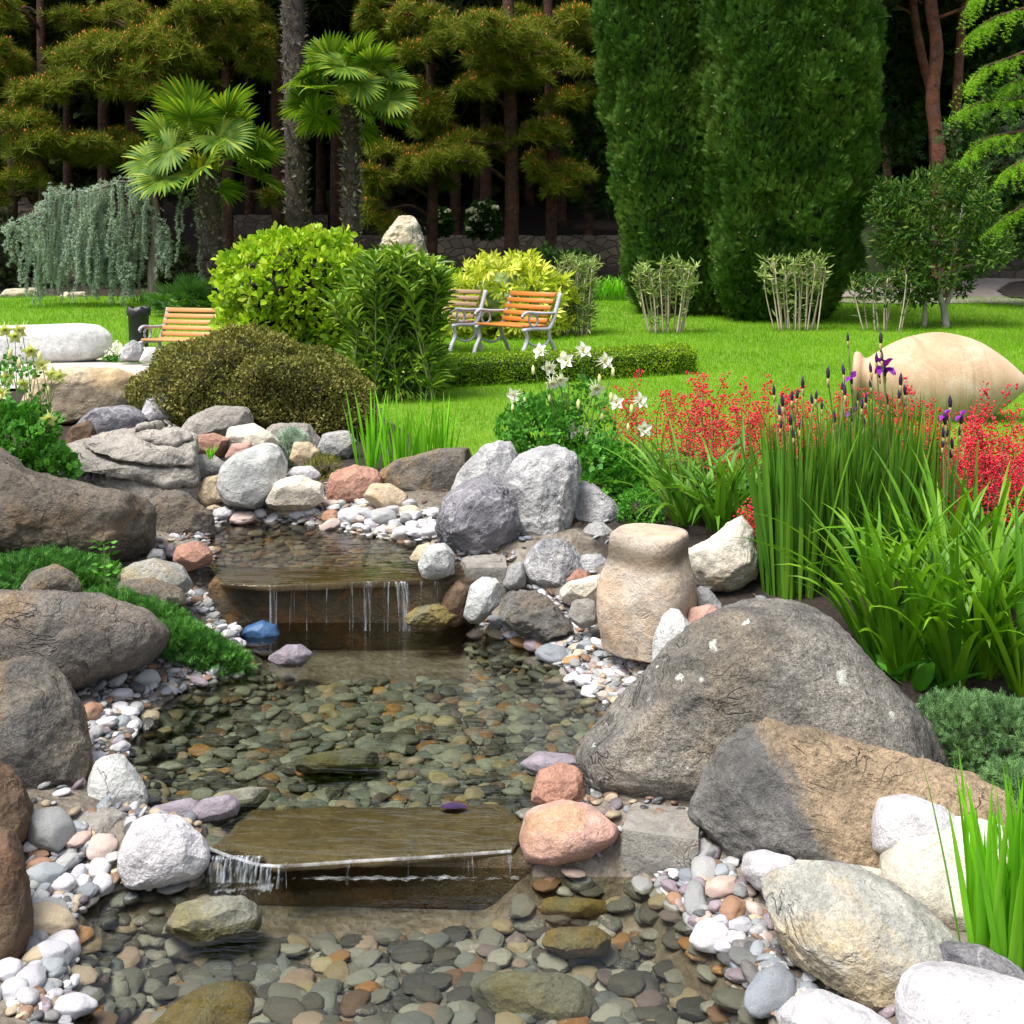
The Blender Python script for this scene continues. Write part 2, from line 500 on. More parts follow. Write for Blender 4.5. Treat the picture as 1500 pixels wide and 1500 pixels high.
# rocks
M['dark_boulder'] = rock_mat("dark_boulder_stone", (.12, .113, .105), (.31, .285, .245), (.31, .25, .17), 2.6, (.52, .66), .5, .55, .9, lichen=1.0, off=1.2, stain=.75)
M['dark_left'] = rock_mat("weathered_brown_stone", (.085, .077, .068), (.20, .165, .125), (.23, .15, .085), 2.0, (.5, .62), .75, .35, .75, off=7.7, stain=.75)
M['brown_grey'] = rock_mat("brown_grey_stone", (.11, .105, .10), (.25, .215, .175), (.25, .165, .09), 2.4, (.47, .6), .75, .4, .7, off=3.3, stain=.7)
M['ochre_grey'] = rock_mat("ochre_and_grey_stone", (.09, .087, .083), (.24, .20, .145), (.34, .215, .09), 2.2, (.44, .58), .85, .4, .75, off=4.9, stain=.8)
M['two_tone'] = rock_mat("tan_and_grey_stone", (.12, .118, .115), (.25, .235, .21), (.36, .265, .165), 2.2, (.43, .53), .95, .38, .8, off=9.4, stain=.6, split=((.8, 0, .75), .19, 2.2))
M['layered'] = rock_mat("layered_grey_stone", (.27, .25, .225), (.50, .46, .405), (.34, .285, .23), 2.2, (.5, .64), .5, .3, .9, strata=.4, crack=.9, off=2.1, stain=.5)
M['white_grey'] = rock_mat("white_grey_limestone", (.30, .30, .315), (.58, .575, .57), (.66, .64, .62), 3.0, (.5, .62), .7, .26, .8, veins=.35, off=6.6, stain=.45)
M['lavender_grey'] = rock_mat("lavender_grey_limestone", (.14, .135, .155), (.34, .325, .36), (.45, .44, .45), 3.2, (.55, .68), .5, .3, .9, veins=.3, off=8.1)
M['white'] = rock_mat("white_stone", (.44, .425, .44), (.63, .61, .63), (.42, .39, .39), 3.2, (.52, .68), .6, .2, .5, off=5.5, crack=.1, stain=.25)
M['white_block'] = rock_mat("pale_block_stone", (.40, .41, .40), (.57, .57, .55), (.58, .54, .44), 3.0, (.53, .66), .6, .2, .6, off=11.2, stain=.35)
M['grey_tan'] = rock_mat("greenish_grey_and_tan_stone", (.28, .28, .25), (.42, .41, .37), (.50, .38, .20), 2.4, (.47, .58), .7, .25, .6, off=12.6)
M['tan'] = rock_mat("tan_stone", (.40, .31, .20), (.60, .50, .36), (.52, .36, .18), 3.0, (.5, .62), .6, .22, .45, off=13.4)
M['pale_tan'] = rock_mat("pale_tan_stone", (.50, .45, .36), (.68, .64, .55), (.56, .40, .20), 3.0, (.54, .64), .65, .2, .45, off=14.9)
M['red'] = rock_mat("red_sandstone", (.33, .17, .12), (.48, .28, .21), (.42, .30, .22), 3.2, (.52, .64), .6, .25, .5, off=15.2)
M['pink'] = rock_mat("pink_sandstone", (.42, .24, .19), (.55, .35, .29), (.40, .24, .12), 3.0, (.5, .58), .7, .22, .35, off=16.8)
M['rust'] = rock_mat("rusty_stone", (.075, .045, .03), (.185, .105, .06), (.22, .16, .10), 3.0, (.5, .62), .6, .3, .6, off=17.7)
M['purple'] = rock_mat("purple_grey_slate", (.16, .135, .16), (.30, .265, .30), (.34, .31, .31), 4.0, (.5, .6), .6, .18, .35, off=18.4, rough=.5)
M['grey'] = rock_mat("mid_grey_stone", (.22, .22, .22), (.38, .375, .365), (.42, .38, .31), 3.4, (.54, .66), .5, .25, .5, off=19.1)
M['blue'] = rock_mat("wet_blue_stone", (.035, .085, .19), (.06, .13, .26), (.10, .12, .17), 5, (.55, .7), .5, .15, .2, rough=.25, off=20.2)
M['algae'] = rock_mat("algae_brown_stone", (.10, .075, .025), (.20, .15, .05), (.14, .15, .10), 3.0, (.52, .62), .7, .25, .4, off=21.5)
M['algae_grey'] = rock_mat("algae_grey_stone", (.12, .12, .09), (.24, .235, .19), (.17, .15, .06), 3.0, (.5, .6), .7, .22, .4, off=22.5)
M['slab'] = rock_mat("wet_brown_flagstone", (.10, .072, .035), (.19, .14, .07), (.14, .12, .085), 3.0, (.5, .62), .6, .2, .35, rough=.4, off=23.3)
M['dam'] = rock_mat("stained_concrete", (.07, .055, .035), (.17, .13, .075), (.26, .13, .04), 3.5, (.52, .62), .7, .3, .6, rough=.5, off=24.1)
M['concrete'] = rock_mat("grey_concrete", (.20, .19, .17), (.30, .28, .25), (.22, .16, .11), 3.5, (.54, .64), .6, .2, .4, off=25.6)
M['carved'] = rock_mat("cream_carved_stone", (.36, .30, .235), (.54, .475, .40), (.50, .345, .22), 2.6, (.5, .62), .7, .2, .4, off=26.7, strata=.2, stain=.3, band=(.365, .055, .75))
M['marble'] = rock_mat("chalk_white_stone", (.60, .60, .58), (.74, .74, .72), (.5, .49, .47), 2.4, (.52, .66), .6, .14, .35, off=27.3, crack=.1, stain=.3)
M['shore'] = rock_mat("shaly_shore_rock", (.15, .14, .125), (.30, .285, .26), (.24, .18, .12), 6, (.5, .62), .6, .3, .9, off=28.8, crack=.9)
M['standing'] = rock_mat("cream_and_grey_limestone", (.30, .28, .24), (.55, .50, .42), (.62, .50, .33), 1.6, (.48, .58), .7, .25, .8, off=29.9)
M['pebble'] = pebble_mat("pebble_stone")
M['pebble_mass'] = pebble_mat("pebble_bed_stone", True)

# clay jar with a few stains
def jar_mat():
    T = NT("pale_terracotta")
    v = coords(T)
    n1 = T.noise(v, 1.6, 6, .6, .5)
    col = T.ramp(n1, [(.3, (.38, .245, .15)), (.5, (.47, .335, .22)), (.7, (.55, .43, .31))])
    vs = coords(T, scale=(9, 1, .6))
    st = T.ramp(T.noise(vs, 1.3, 5, .6), BW(.58, .72))
    col = T.mix(T.math('MULTIPLY', st, .6), col, (.24, .15, .08))
    bl = T.ramp(T.noise(coords(T, loc=(3, 1, 7)), 2.2, 5, .7, .6), BW(.56, .66))
    col = T.mix(T.math('MULTIPLY', bl, .22), col, (.72, .66, .56))
    n3 = T.noise(v, 70, 3, .7)
    col = T.mix(1.0, col, T.ramp(n3, [(.35, (.86, .86, .86)), (.6, (1.05, 1.05, 1.05))]), 'MULTIPLY')
    rings = T.n("TexWave", {"Vector": v, "Scale": 9.0, "Distortion": .6}, bands_direction='X').outputs["Fac"]
    h = T.math('ADD', T.math('MULTIPLY', rings, .10), T.math('ADD', n1, T.math('MULTIPLY', n3, .2)))
    bp = T.n("Bump", {"Height": h, "Strength": .25, "Distance": .02})
    return T.out(T.n("BsdfPrincipled", {"Base Color": col, "Roughness": .8, "Normal": bp.outputs[0], "Specular IOR Level": .3}).outputs[0])
M['jar'] = jar_mat()

def water_mat(name, tint, ripple=.25, scale=(2.5, 9, 1), ior=1.34):
    T = NT(name)
    v = coords(T, scale=scale)
    n1 = T.noise(v, 1.6, 3, .5, .4)
    n2 = T.noise(v, 6.0, 2, .5, .2)
    bp = T.n("Bump", {"Height": T.math('ADD', n1, T.math('MULTIPLY', n2, .25)), "Strength": ripple, "Distance": .02})
    fr = T.n("Fresnel", {"IOR": ior, "Normal": bp.outputs[0]}).outputs[0]
    gl = T.n("BsdfGlossy", {"Color": (1, 1, 1, 1), "Roughness": .02, "Normal": bp.outputs[0]})
    tr = T.n("BsdfTransparent", {"Color": (*tint, 1)})
    return T.out(T.n("MixShader", {0: fr, 1: tr.outputs[0], 2: gl.outputs[0]}).outputs[0])
M['water'] = water_mat("clear_pool_water", (.80, .80, .71), .2, (2.5, 9, 1), 1.31)
M['water_mid'] = water_mat("rippled_pool_water", (.72, .74, .65), .3, (1.8, 9, 1), 1.5)
M['water_upper'] = water_mat("upper_pool_water", (.55, .53, .45), .3)
def fall_mat():
    T = NT("falling_water")
    v = coords(T, scale=(40, 40, 1.5))
    n1 = T.ramp(T.noise(v, 2.0, 3, .6), BW(.46, .70))
    gl = T.n("BsdfPrincipled", {"Base Color": (.85, .9, .95, 1), "Roughness": .15, "Specular IOR Level": .6})
    tr = T.n("BsdfTransparent", {"Color": (.93, .95, .97, 1)})
    return T.out(T.n("MixShader", {0: T.math('ADD', T.math('MULTIPLY', n1, .26), .015), 1: tr.outputs[0], 2: gl.outputs[0]}).outputs[0])
M['fall'] = fall_mat()
def lip_highlight_mat():
    T = NT("water_rim_highlight")
    df = T.n("BsdfPrincipled", {"Base Color": (.75, .78, .82, 1), "Roughness": .08, "Specular IOR Level": .8})  # whitish highlight along the spilling edge, put into the colour
    tr = T.n("BsdfTransparent", {"Color": (.95, .95, .95, 1)})
    f = T.math('ADD', T.math('MULTIPLY', T.noise(coords(T, scale=(6, 6, 1)), 2.0, 4), 1.1), -.36, clamp=True)
    return T.out(T.n("MixShader", {0: f, 1: tr.outputs[0], 2: df.outputs[0]}).outputs[0])
M['lip'] = lip_highlight_mat()
def foam_mat():
    T = NT("white_water_foam")
    v = coords(T, scale=(.35, 1, 1))
    n1 = T.ramp(T.noise(v, 30, 5, .7, .8), BW(.46, .74))
    df = T.n("BsdfPrincipled", {"Base Color": (.82, .86, .9, 1), "Roughness": .4})
    tr = T.n("BsdfTransparent", {"Color": (1, 1, 1, 1)})
    return T.out(T.n("MixShader", {0: T.math('MULTIPLY', n1, .3), 1: tr.outputs[0], 2: df.outputs[0]}).outputs[0])
M['foam'] = foam_mat()

# ground
def ground_mats():
    M['soil'] = plain_mat("dark_garden_soil", (.012, .008, .006), (.045, .03, .022), 40, .95, .9, .03)
    T = NT("gravelly_mud")
    v = coords(T)
    n1 = T.noise(v, 7, 8, .7, .6)
    col = T.ramp(n1, [(.3, (.055, .042, .03)), (.5, (.16, .135, .105)), (.7, (.30, .27, .23))])
    vo = T.n("TexVoronoi", {"Vector": v, "Scale": 34.0}).outputs["Distance"]
    n3 = T.noise(v, 60, 4, .7)
    bp = T.n("Bump", {"Height": T.math('ADD', T.math('MULTIPLY', n1, 1.2), T.math('ADD', T.math('MULTIPLY', vo, .6), T.math('MULTIPLY', n3, .3))), "Strength": .9, "Distance": .03})
    n4 = T.noise(v, 40, 7, .65, .3)
    soil = T.mix(T.ramp(n4, BW(.3, .7)), (.012, .008, .006), (.045, .03, .022))
    k = T.n("SeparateColor", {0: T.n("VertexColor", layer_name="tone").outputs["Color"]}).outputs[0]
    k = T.ramp(T.math('ADD', k, T.math('MULTIPLY', T.math('SUBTRACT', n1, .5), .9)), BW(.4, .6))
    col = T.mix(k, soil, col)
    M['mud'] = T.out(T.n("BsdfPrincipled", {"Base Color": col, "Roughness": .75, "Normal": bp.outputs[0]}).outputs[0])
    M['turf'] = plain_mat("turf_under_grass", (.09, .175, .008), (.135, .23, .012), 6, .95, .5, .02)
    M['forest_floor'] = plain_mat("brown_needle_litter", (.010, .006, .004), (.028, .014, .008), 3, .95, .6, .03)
    M['bank_grass'] = plain_mat("shaded_bank_grass", (.02, .035, .006), (.035, .055, .01), 3, .95, .6, .03)  # grass colour darkened for the shade of the wood
    M['paving'] = plain_mat("pale_paving", (.33, .30, .27), (.46, .42, .385), 5, .8, .3, .01)
    M['path'] = plain_mat("grey_stone_path", (.17, .145, .13), (.26, .225, .20), 3, .85, .3, .01)
ground_mats()

# plants
G1, G2 = (.045, .12, .012), (.11, .24, .025)
M['grass'] = leaf_mat("mown_grass", [(.062, .15, .005), (.098, .21, .007), (.155, .27, .015)], .6, .4, .2, .45, .65, gain=1.85)
M['pine'] = leaf_mat("pine_needles", [(.04, .065, .006), (.12, .155, .012), (.25, .24, .02)], .6, .2, .3, .8, .35, gain=1.15)
M['pine_far'] = leaf_mat("shaded_pine_needles", [(.006, .010, .003), (.014, .022, .005), (.02, .03, .007)], .7, .1, .2, .5, .4, gain=1.7)  # darker copy of the pine needles, forest shade put into the colour
M['candle'] = plain_mat("orange_pine_cones", (.46, .13, .016), (.58, .22, .03), 4, .7, .1)
M['pine_bark'] = rock_mat("red_brown_pine_bark", (.028, .015, .010), (.11, .046, .027), (.15, .066, .04), 5, (.5, .6), .6, .4, .9, crack=.8, off=31)
M['red_bark'] = rock_mat("orange_red_pine_bark", (.10, .04, .025), (.26, .095, .05), (.17, .12, .10), 5, (.5, .62), .6, .4, .8, crack=.8, off=32)
M['inner'] = plain_mat("inner_core_shade", (.008, .010, .004), (.02, .024, .009), 20, .95, .3)  # near-black solid cores, painted as the shade deep between the leaves
M['inner_olive'] = plain_mat("olive_core_shade", (.022, .022, .008), (.05, .045, .016), 40, .95, .6)
M['twig'] = plain_mat("brown_core_shade", (.018, .014, .009), (.04, .03, .02), 20, .9, .4)  # dark brown for solid plant cores, stands in for the shade inside
M['grey_bark'] = plain_mat("pale_grey_bark", (.20, .18, .16), (.42, .39, .36), 16, .85, .6, .01, stretch=(1, 1, .4))
M['cedar_bark'] = plain_mat("grey_brown_cedar_bark", (.07, .06, .05), (.16, .145, .125), 16, .85, .6, .01, stretch=(1, 1, .4))
M['cane'] = plain_mat("tan_canes", (.28, .23, .15), (.46, .40, .30), 20, .8, .3, .01, stretch=(1, 1, .3))
M['cypress'] = leaf_mat("cypress_sprays", [(.011, .028, .005), (.024, .062, .008), (.044, .105, .012), (.075, .13, .018), (.075, .075, .016)], .6, .2, .25, .9, .5, gain=1.45)
M['cypress_cone'] = plain_mat("pale_cypress_cones", (.16, .15, .06), (.28, .25, .12), 5, .8, .1)
M['blue_cedar'] = leaf_mat("blue_grey_needles", [(.13, .18, .155), (.22, .28, .23), (.32, .36, .25)], .65, .15, .3, 1.5, .35)
M['palm'] = leaf_mat("palm_fronds", [(.03, .075, .008), (.055, .11, .011), (.12, .17, .014), (.24, .26, .025)], .5, .3, .3, .7, .3)
M['palm_yellow'] = leaf_mat("yellowing_palm_fronds", [(.12, .19, .02), (.36, .35, .04), (.5, .42, .07)], .45, .3, .4, .9, .4)
M['palm_bark'] = rock_mat("fibrous_palm_bark", (.035, .026, .021), (.12, .092, .075), (.19, .165, .15), 9, (.52, .64), .6, .4, 1.0, off=33)
M['palm_fibre'] = leaf_mat("palm_fibre_and_leaf_stubs", [(.05, .035, .025), (.14, .11, .09), (.52, .49, .46)], .8, .05, .2, gain=1.0)
M['fan_dark'] = leaf_mat("dwarf_palm_leaves", [(.02, .055, .012), (.04, .10, .02), (.07, .14, .03)], .5, .2, .4)
M['euonymus'] = leaf_mat("yellow_green_leaves", [(.09, .20, .008), (.19, .33, .012), (.34, .45, .025), (.42, .50, .05)], .35, .3, .5, 3, .4, gain=1.2)
M['oleander'] = leaf_mat("oleander_leaves", [(.03, .07, .008), (.065, .135, .012), (.14, .22, .022), (.30, .36, .06)], .42, .2, .45, 3, .3)
M['cotoneaster'] = leaf_mat("cotoneaster_leaves", [(.04, .05, .008), (.08, .088, .017), (.14, .135, .03), (.21, .16, .06)], .55, .15, .35, 2.5, .3)
M['box'] = leaf_mat("box_hedge_leaves", [(.04, .095, .006), (.11, .195, .010), (.28, .36, .016)], .5, .25, .35, 2, .35)
M['fatsia'] = leaf_mat("yellow_green_lobed_leaves", [(.16, .26, .012), (.36, .44, .03), (.55, .56, .08), (.62, .60, .14)], .4, .3, .4, 2, .35, gain=1.15)
M['variegated'] = leaf_mat("grey_green_leaves", [(.075, .125, .035), (.15, .205, .06), (.33, .36, .13)], .5, .25, .35)
M['arbutus'] = leaf_mat("glossy_dark_leaves", [(.014, .045, .008), (.028, .078, .012), (.07, .13, .016), (.15, .18, .03)], .45, .2, .35, 2, .3, gain=1.25)
M['deodar'] = leaf_mat("bright_cedar_needles", [(.05, .13, .008), (.12, .24, .012), (.24, .36, .03)], .55, .25, .3, gain=1.75)
M['dark_conifer'] = leaf_mat("dark_conifer_needles", [(.008, .024, .004), (.018, .045, .008), (.03, .07, .012)], .6, .12, .3)
M['juniper'] = leaf_mat("juniper_sprays", [(.018, .062, .012), (.04, .125, .02), (.085, .21, .035)], .5, .2, .35, 6, .35)
M['juniper_grey'] = leaf_mat("grey_green_juniper", [(.03, .07, .025), (.07, .14, .05), (.14, .24, .085)], .5, .2, .35, 6, .35)
M['iris'] = leaf_mat("iris_leaves", [(.02, .075, .008), (.055, .14, .011), (.12, .23, .018)], .45, .28, .45, 3, .3)
M['daylily'] = leaf_mat("daylily_leaves", [(.03, .105, .006), (.08, .20, .008), (.17, .31, .016)], .4, .32, .5, 4, .35, gain=1.3)
M['fresh_blade'] = leaf_mat("fresh_sword_leaves", [(.06, .20, .006), (.12, .32, .012), (.20, .42, .03)], .4, .32, .45, 4, .3)
M['columbine'] = leaf_mat("columbine_leaves", [(.02, .095, .010), (.05, .17, .016), (.095, .26, .03)], .45, .25, .4, 6, .35)
M['stem'] = plain_mat("green_stems", (.09, .16, .03), (.20, .24, .07), 10, .6, .1)
M['red_stem'] = plain_mat("brown_green_stems", (.13, .10, .04), (.20, .16, .06), 10, .6, .1)
M['coral'] = leaf_mat("coral_red_bells", [(.50, .006, .028), (.70, .018, .055), (.82, .07, .11), (.86, .20, .20)], .5, .35, .3, 2, .4, gain=1.0)
M['white_petal'] = leaf_mat("white_petals", [(.74, .75, .62), (.82, .82, .74), (.84, .84, .80)], .5, .25, .3, gain=1.0)
M['yellow_petal'] = leaf_mat("pale_yellow_petals", [(.62, .66, .22), (.76, .76, .36), (.82, .80, .48)], .5, .3, .3, gain=1.0)
M['stamen'] = plain_mat("yellow_stamens", (.6, .42, .05), (.7, .5, .08), 10, .7)
M['bud'] = plain_mat("dark_purple_buds", (.012, .006, .025), (.045, .016, .07), 30, .5, .2, stretch=(1, 1, .3))
M['sheath'] = plain_mat("tan_bud_sheath", (.30, .22, .07), (.42, .34, .13), 20, .7, .2)
M['purple_petal'] = leaf_mat("violet_petals", [(.11, .008, .17), (.18, .015, .26), (.26, .04, .34)], .45, .3, .3)
M['heuchera'] = leaf_mat("dark_round_leaves", [(.02, .05, .012), (.04, .09, .02), (.07, .13, .03)], .55, .2, .3)
# made things
M['bench_wood'] = plain_mat("orange_varnished_slats", (.42, .13, .02), (.54, .20, .035), 3, .45, .15, .004, stretch=(.5, 6, 6))
M['bench_worn'] = plain_mat("weathered_brown_slats", (.22, .14, .07), (.30, .19, .10), 3, .6, .2, .004, stretch=(.5, 6, 6))
M['bench_pale'] = plain_mat("light_orange_slats", (.46, .21, .07), (.56, .28, .11), 3, .5, .15, .004, stretch=(.5, 6, 6))
M['cast_iron'] = plain_mat("lilac_grey_painted_iron", (.31, .30, .35), (.40, .39, .44), 12, .5, .1, .003)
M['bin'] = plain_mat("dark_plastic_bin", (.025, .027, .034), (.045, .048, .058), 10, .55, .2, .01)
M['bag'] = plain_mat("black_bin_bag", (.012, .012, .014), (.02, .02, .024), 14, .3, .8, .02)
def wall_mat():
    T = NT("dark_fieldstone_wall")
    v = coords(T, scale=(1, 1, 1.5))
    vo = T.n("TexVoronoi", {"Vector": v, "Scale": 3.2}, feature='DISTANCE_TO_EDGE').outputs["Distance"]
    vc = T.n("TexVoronoi", {"Vector": v, "Scale": 3.2}).outputs["Color"]
    g = T.n("SeparateColor", {0: vc}).outputs[0]
    col = T.ramp(g, [(0, (.035, .027, .02)), (1, (.085, .068, .05))])
    col = T.mix(T.ramp(vo, [(.02, (1, 1, 1)), (.06, (0, 0, 0))]), col, (.02, .016, .012))
    bp = T.n("Bump", {"Height": T.math('MINIMUM', vo, .12), "Strength": .9, "Distance": .2})
    return T.out(T.n("BsdfPrincipled", {"Base Color": col, "Roughness": .9, "Normal": bp.outputs[0]}).outputs[0])
M['field_wall'] = wall_mat()
# ------------------------------------------------------------------ the ground
Z1, Z2, Z3 = -.49, -.42, -.18
def pxpoly(pts, z): return [tuple(GP(x, y, z)[:2]) for x, y in pts]
LOWER = pxpoly([(296, 1225), (292, 1296), (215, 1302), (150, 1308), (122, 1335), (100, 1390), (118, 1430), (112, 1500), (60, 1700), (0, 2000),
                (1350, 2000), (1200, 1600), (1125, 1490), (1085, 1410), (1035, 1372), (1000, 1335), (965, 1290), (905, 1284), (780, 1284), (768, 1225)], Z1)
MIDDLE = pxpoly([(305, 1240), (300, 1215), (225, 1198), (190, 1130), (182, 1100), (212, 1055), (255, 1020), (300, 1000), (350, 985), (362, 962), (345, 930), (318, 914), (318, 902),
                 (695, 902), (722, 925), (770, 945), (830, 990), (880, 1025), (905, 1060), (880, 1100), (845, 1150), (800, 1185), (770, 1200), (765, 1236), (748, 1244), (400, 1266)], Z2)
UPPER = pxpoly([(325, 854), (316, 825), (303, 792), (312, 770), (400, 762), (480, 770), (560, 787), (630, 797), (655, 803), (668, 838), (640, 845), (560, 850), (400, 857)], Z3)
# the hollows in the ground end under the spill slabs, a little behind the edge of the water
_m = [(305, 1225), (300, 1215)] + [(225, 1198), (190, 1130), (182, 1100), (212, 1055), (255, 1020), (300, 1000), (350, 985), (362, 962), (345, 930), (318, 914), (318, 893),
      (695, 893), (722, 925), (770, 945), (830, 990), (880, 1025), (905, 1060), (880, 1100), (845, 1150), (800, 1185), (770, 1200), (765, 1225)]
_u = [(325, 831), (316, 825), (303, 792), (312, 770), (400, 762), (480, 770), (560, 787), (630, 797), (655, 803), (668, 831)]
POOLS = [(LOWER, Z1), (pxpoly(_m, Z2), Z2), (pxpoly(_u, Z3), Z3)]
SLABS = [pxpoly([(300, 1275), (330, 1190), (480, 1168), (745, 1164), (775, 1195), (775, 1260), (400, 1285)], Z2), pxpoly([(315, 880), (315, 828), (690, 828), (690, 880)], Z3)]

PY = [-8, 0, 3, 3.8, 5, 7, 9, 12, 14.4, 17, 20, 22, 26, 30, 34, 40, 45, 60, 90, 130]
PZ = [-.55, -.5, -.38, -.30, -.14, -.02, 0, .03, .1, .18, .3, .42, .5, .95, 1.9, 2.8, 4, 9, 24, 45]
def base_h(x, y):
    z = np.interp(y, PY, PZ)
    return z - .42 * np.exp(-((x + 4.2) / 1.8) ** 2 - ((y - 16.3) / 1.6) ** 2)
def bank_level(y):
    return np.interp(y, [0, 3.3, 3.45, 5.4, 5.8, 20], [Z1, Z1, Z2, Z2, Z3, Z3])
def wig(x, y):
    return .5 * np.sin(9.1 * x + 3 * np.sin(4.3 * y)) * np.sin(8.3 * y + 2.2 * np.sin(5.1 * x)) + .3 * np.sin(23 * x + 11 * y) * np.sin(19 * y - 7 * x)
def ground_h(x, y):
    x = np.asarray(x, float); y = np.asarray(y, float)
    T = base_h(x, y)
    near = (y < 9.5) & (abs(x) < 5)
    if not near.any(): return T
    d = np.full(x.shape, 1e9); inside = np.zeros(x.shape, int); din = np.zeros(x.shape)
    for k, (p, z) in enumerate(POOLS):
        dp = dist_poly(x, y, p); i = in_poly(x, y, p)
        d = np.minimum(d, np.where(i, 0, dp)); inside = np.where(i, k + 1, inside); din = np.where(i, dp, din)
    w = sstep(.08, 1.05, d)
    L = bank_level(y)
    h = (L + .02 + .22 * d) * (1 - w) + T * w + wig(x, y) * .018 * (1 - w) * (d < 1.2)
    zin = np.choose(inside, [0, Z1, Z2, Z3]); dep = np.choose(inside, [0, .125, .13, .09])
    h = np.where(inside > 0, zin - .01 - dep * sstep(-.02, .16, din), h)
    return np.where(near, h, T)

HX, HY = np.arange(-5, 5.001, .025), np.arange(1.2, 12, .025)
_gx, _gy = np.meshgrid(HX, HY)
HG = ground_h(_gx, _gy)
def gh(x, y):
    """ground height by lookup"""
    x = np.asarray(x, float); y = np.asarray(y, float)
    u = np.clip((x - HX[0]) / .025, 0, len(HX) - 1.001); v = np.clip((y - HY[0]) / .025, 0, len(HY) - 1.001)
    i, j = u.astype(int), v.astype(int); a, b = u - i, v - j
    z = (HG[j, i] * (1 - a) + HG[j, i + 1] * a) * (1 - b) + (HG[j + 1, i] * (1 - a) + HG[j + 1, i + 1] * a) * b
    return np.where((abs(x) < 5) & (y < 11.9) & (y > 1.2), z, base_h(x, y))
def on_ground(px, py):
    """the point of the ground seen at a photograph pixel"""
    Y = np.concatenate([np.arange(2.0, 12, .01), np.arange(12, 70, .05)])
    z = CZ - (py - HZ) * Y / F; x = (px - 750) * Y / F
    k = np.argmax(z <= gh(x, Y))
    return np.array([x[k], Y[k], float(gh(x[k], Y[k]))])
def at(px, Y):
    x = (px - 750) * Y / F
    return np.array([x, Y, float(gh(x, Y))])

LAWN = [(-1.3, 10.6), (-1.05, 9.4), (-.4, 7.6), (.55, 6.75), (1.3, 6.9), (2.2, 7.6), (3.4, 7.7), (6, 6.6), (25, 6.6), (25, 25.5), (-25, 26.5), (-25, 15.0), (-4.8, 15.0), (-3.6, 14.2), (-2.3, 12.6), (-1.6, 11.4)]
def grid_lines(lo, hi, step, far_lo, far_hi, growth=1.13):
    a = list(np.arange(lo, hi + 1e-6, step)); s = step
    while a[-1] < far_hi: s *= growth; a.append(a[-1] + s)
    s = step
    while a[0] > far_lo: s *= growth; a.insert(0, a[0] - s)
    return np.array(a)
def build_ground():
    xs = grid_lines(-3.2, 3.2, .035, -90, 90); ys = grid_lines(1.9, 8.6, .035, -8, 125, 1.06)
    X, Y = np.meshgrid(xs, ys); Zv = ground_h(X, Y)
    v = np.stack([X, Y, Zv], -1).reshape(-1, 3)
    nx = len(xs); i = np.arange(len(ys) - 1)[:, None] * nx; j = np.arange(nx - 1)[None]
    q = np.stack([i + j, i + j + 1, i + j + nx + 1, i + j + nx], -1).reshape(-1, 4)
    vd = np.full(len(v), 9.0)
    for p, z in POOLS: vd = np.minimum(vd, np.where(in_poly(v[:, 0], v[:, 1], p), 0, dist_poly(v[:, 0], v[:, 1], p)))
    km = (1 - sstep(.42, .78, vd)) * (v[:, 1] < 8.4)
    g = Geo(); g.add(v, q=q, c=np.stack([km, km, km], 1))
    o = g.build("ground", None, smooth=True)
    c = v[q].mean(1)
    d = np.full(len(c), 9.0)
    for p, z in POOLS:
        d = np.minimum(d, np.where(in_poly(c[:, 0], c[:, 1], p), 0, dist_poly(c[:, 0], c[:, 1], p)))
    m = np.full(len(c), 1)
    m[(d < 1.0) & (c[:, 1] < 8.4)] = 0
    m[in_poly(c[:, 0], c[:, 1], LAWN)] = 2
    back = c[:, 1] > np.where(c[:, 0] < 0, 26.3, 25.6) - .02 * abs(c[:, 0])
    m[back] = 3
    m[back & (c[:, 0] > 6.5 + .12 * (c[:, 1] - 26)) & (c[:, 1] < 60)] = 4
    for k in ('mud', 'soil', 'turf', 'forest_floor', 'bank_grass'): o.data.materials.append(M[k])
    o.data.polygons.foreach_set("material_index", m.astype(np.int32))
    tag(o, "ground of garden soil, gravelly stream banks and forest litter", "ground", kind="structure")
build_ground()

def drape(name, poly, mat, label, dz=.004, step=.2):
    p = np.array(poly); lo, hi = p.min(0), p.max(0)
    xs, ys = np.arange(lo[0], hi[0] + step, step), np.arange(lo[1], hi[1] + step, step)
    X, Y = np.meshgrid(xs, ys); nx = len(xs)
    v = np.stack([X, Y, base_h(X, Y) + dz], -1).reshape(-1, 3)
    i = np.arange(len(ys) - 1)[:, None] * nx; j = np.arange(nx - 1)[None]
    q = np.stack([i + j, i + j + 1, i + j + nx + 1, i + j + nx], -1).reshape(-1, 4)
    c = v[q].mean(1)
    g = Geo(); g.add(v, q=q[in_poly(c[:, 0], c[:, 1], poly)])
    return tag(g.build(name, mat), label, name, kind="structure")
def gpx(pts): return [tuple(on_ground(x, y)[:2]) for x, y in pts]
drape("path", gpx([(1195, 440), (1240, 428), (1300, 418), (1400, 412), (1480, 404), (1560, 402), (1640, 420), (1640, 455), (1520, 450), (1440, 445), (1330, 446), (1240, 445)]), M['path'], "grey stone path curving behind the lawn past the shrub tree", .02, .15)
drape("flower_bed", gpx([(1462, 428), (1480, 416), (1540, 410), (1640, 418), (1640, 442), (1540, 442), (1480, 438)]), M['soil'], "bare brown soil bed beside the grey path", .05, .12)
drape("terrace", [(-6.5, 13.1), (-6.5, 15.3), (-4.3, 15.3), (-3.7, 14.4), (-3.4, 12.6), (-3.9, 11.5), (-6.5, 11.3)], M['paving'], "pale paved terrace under the long white stone", .03, .1)

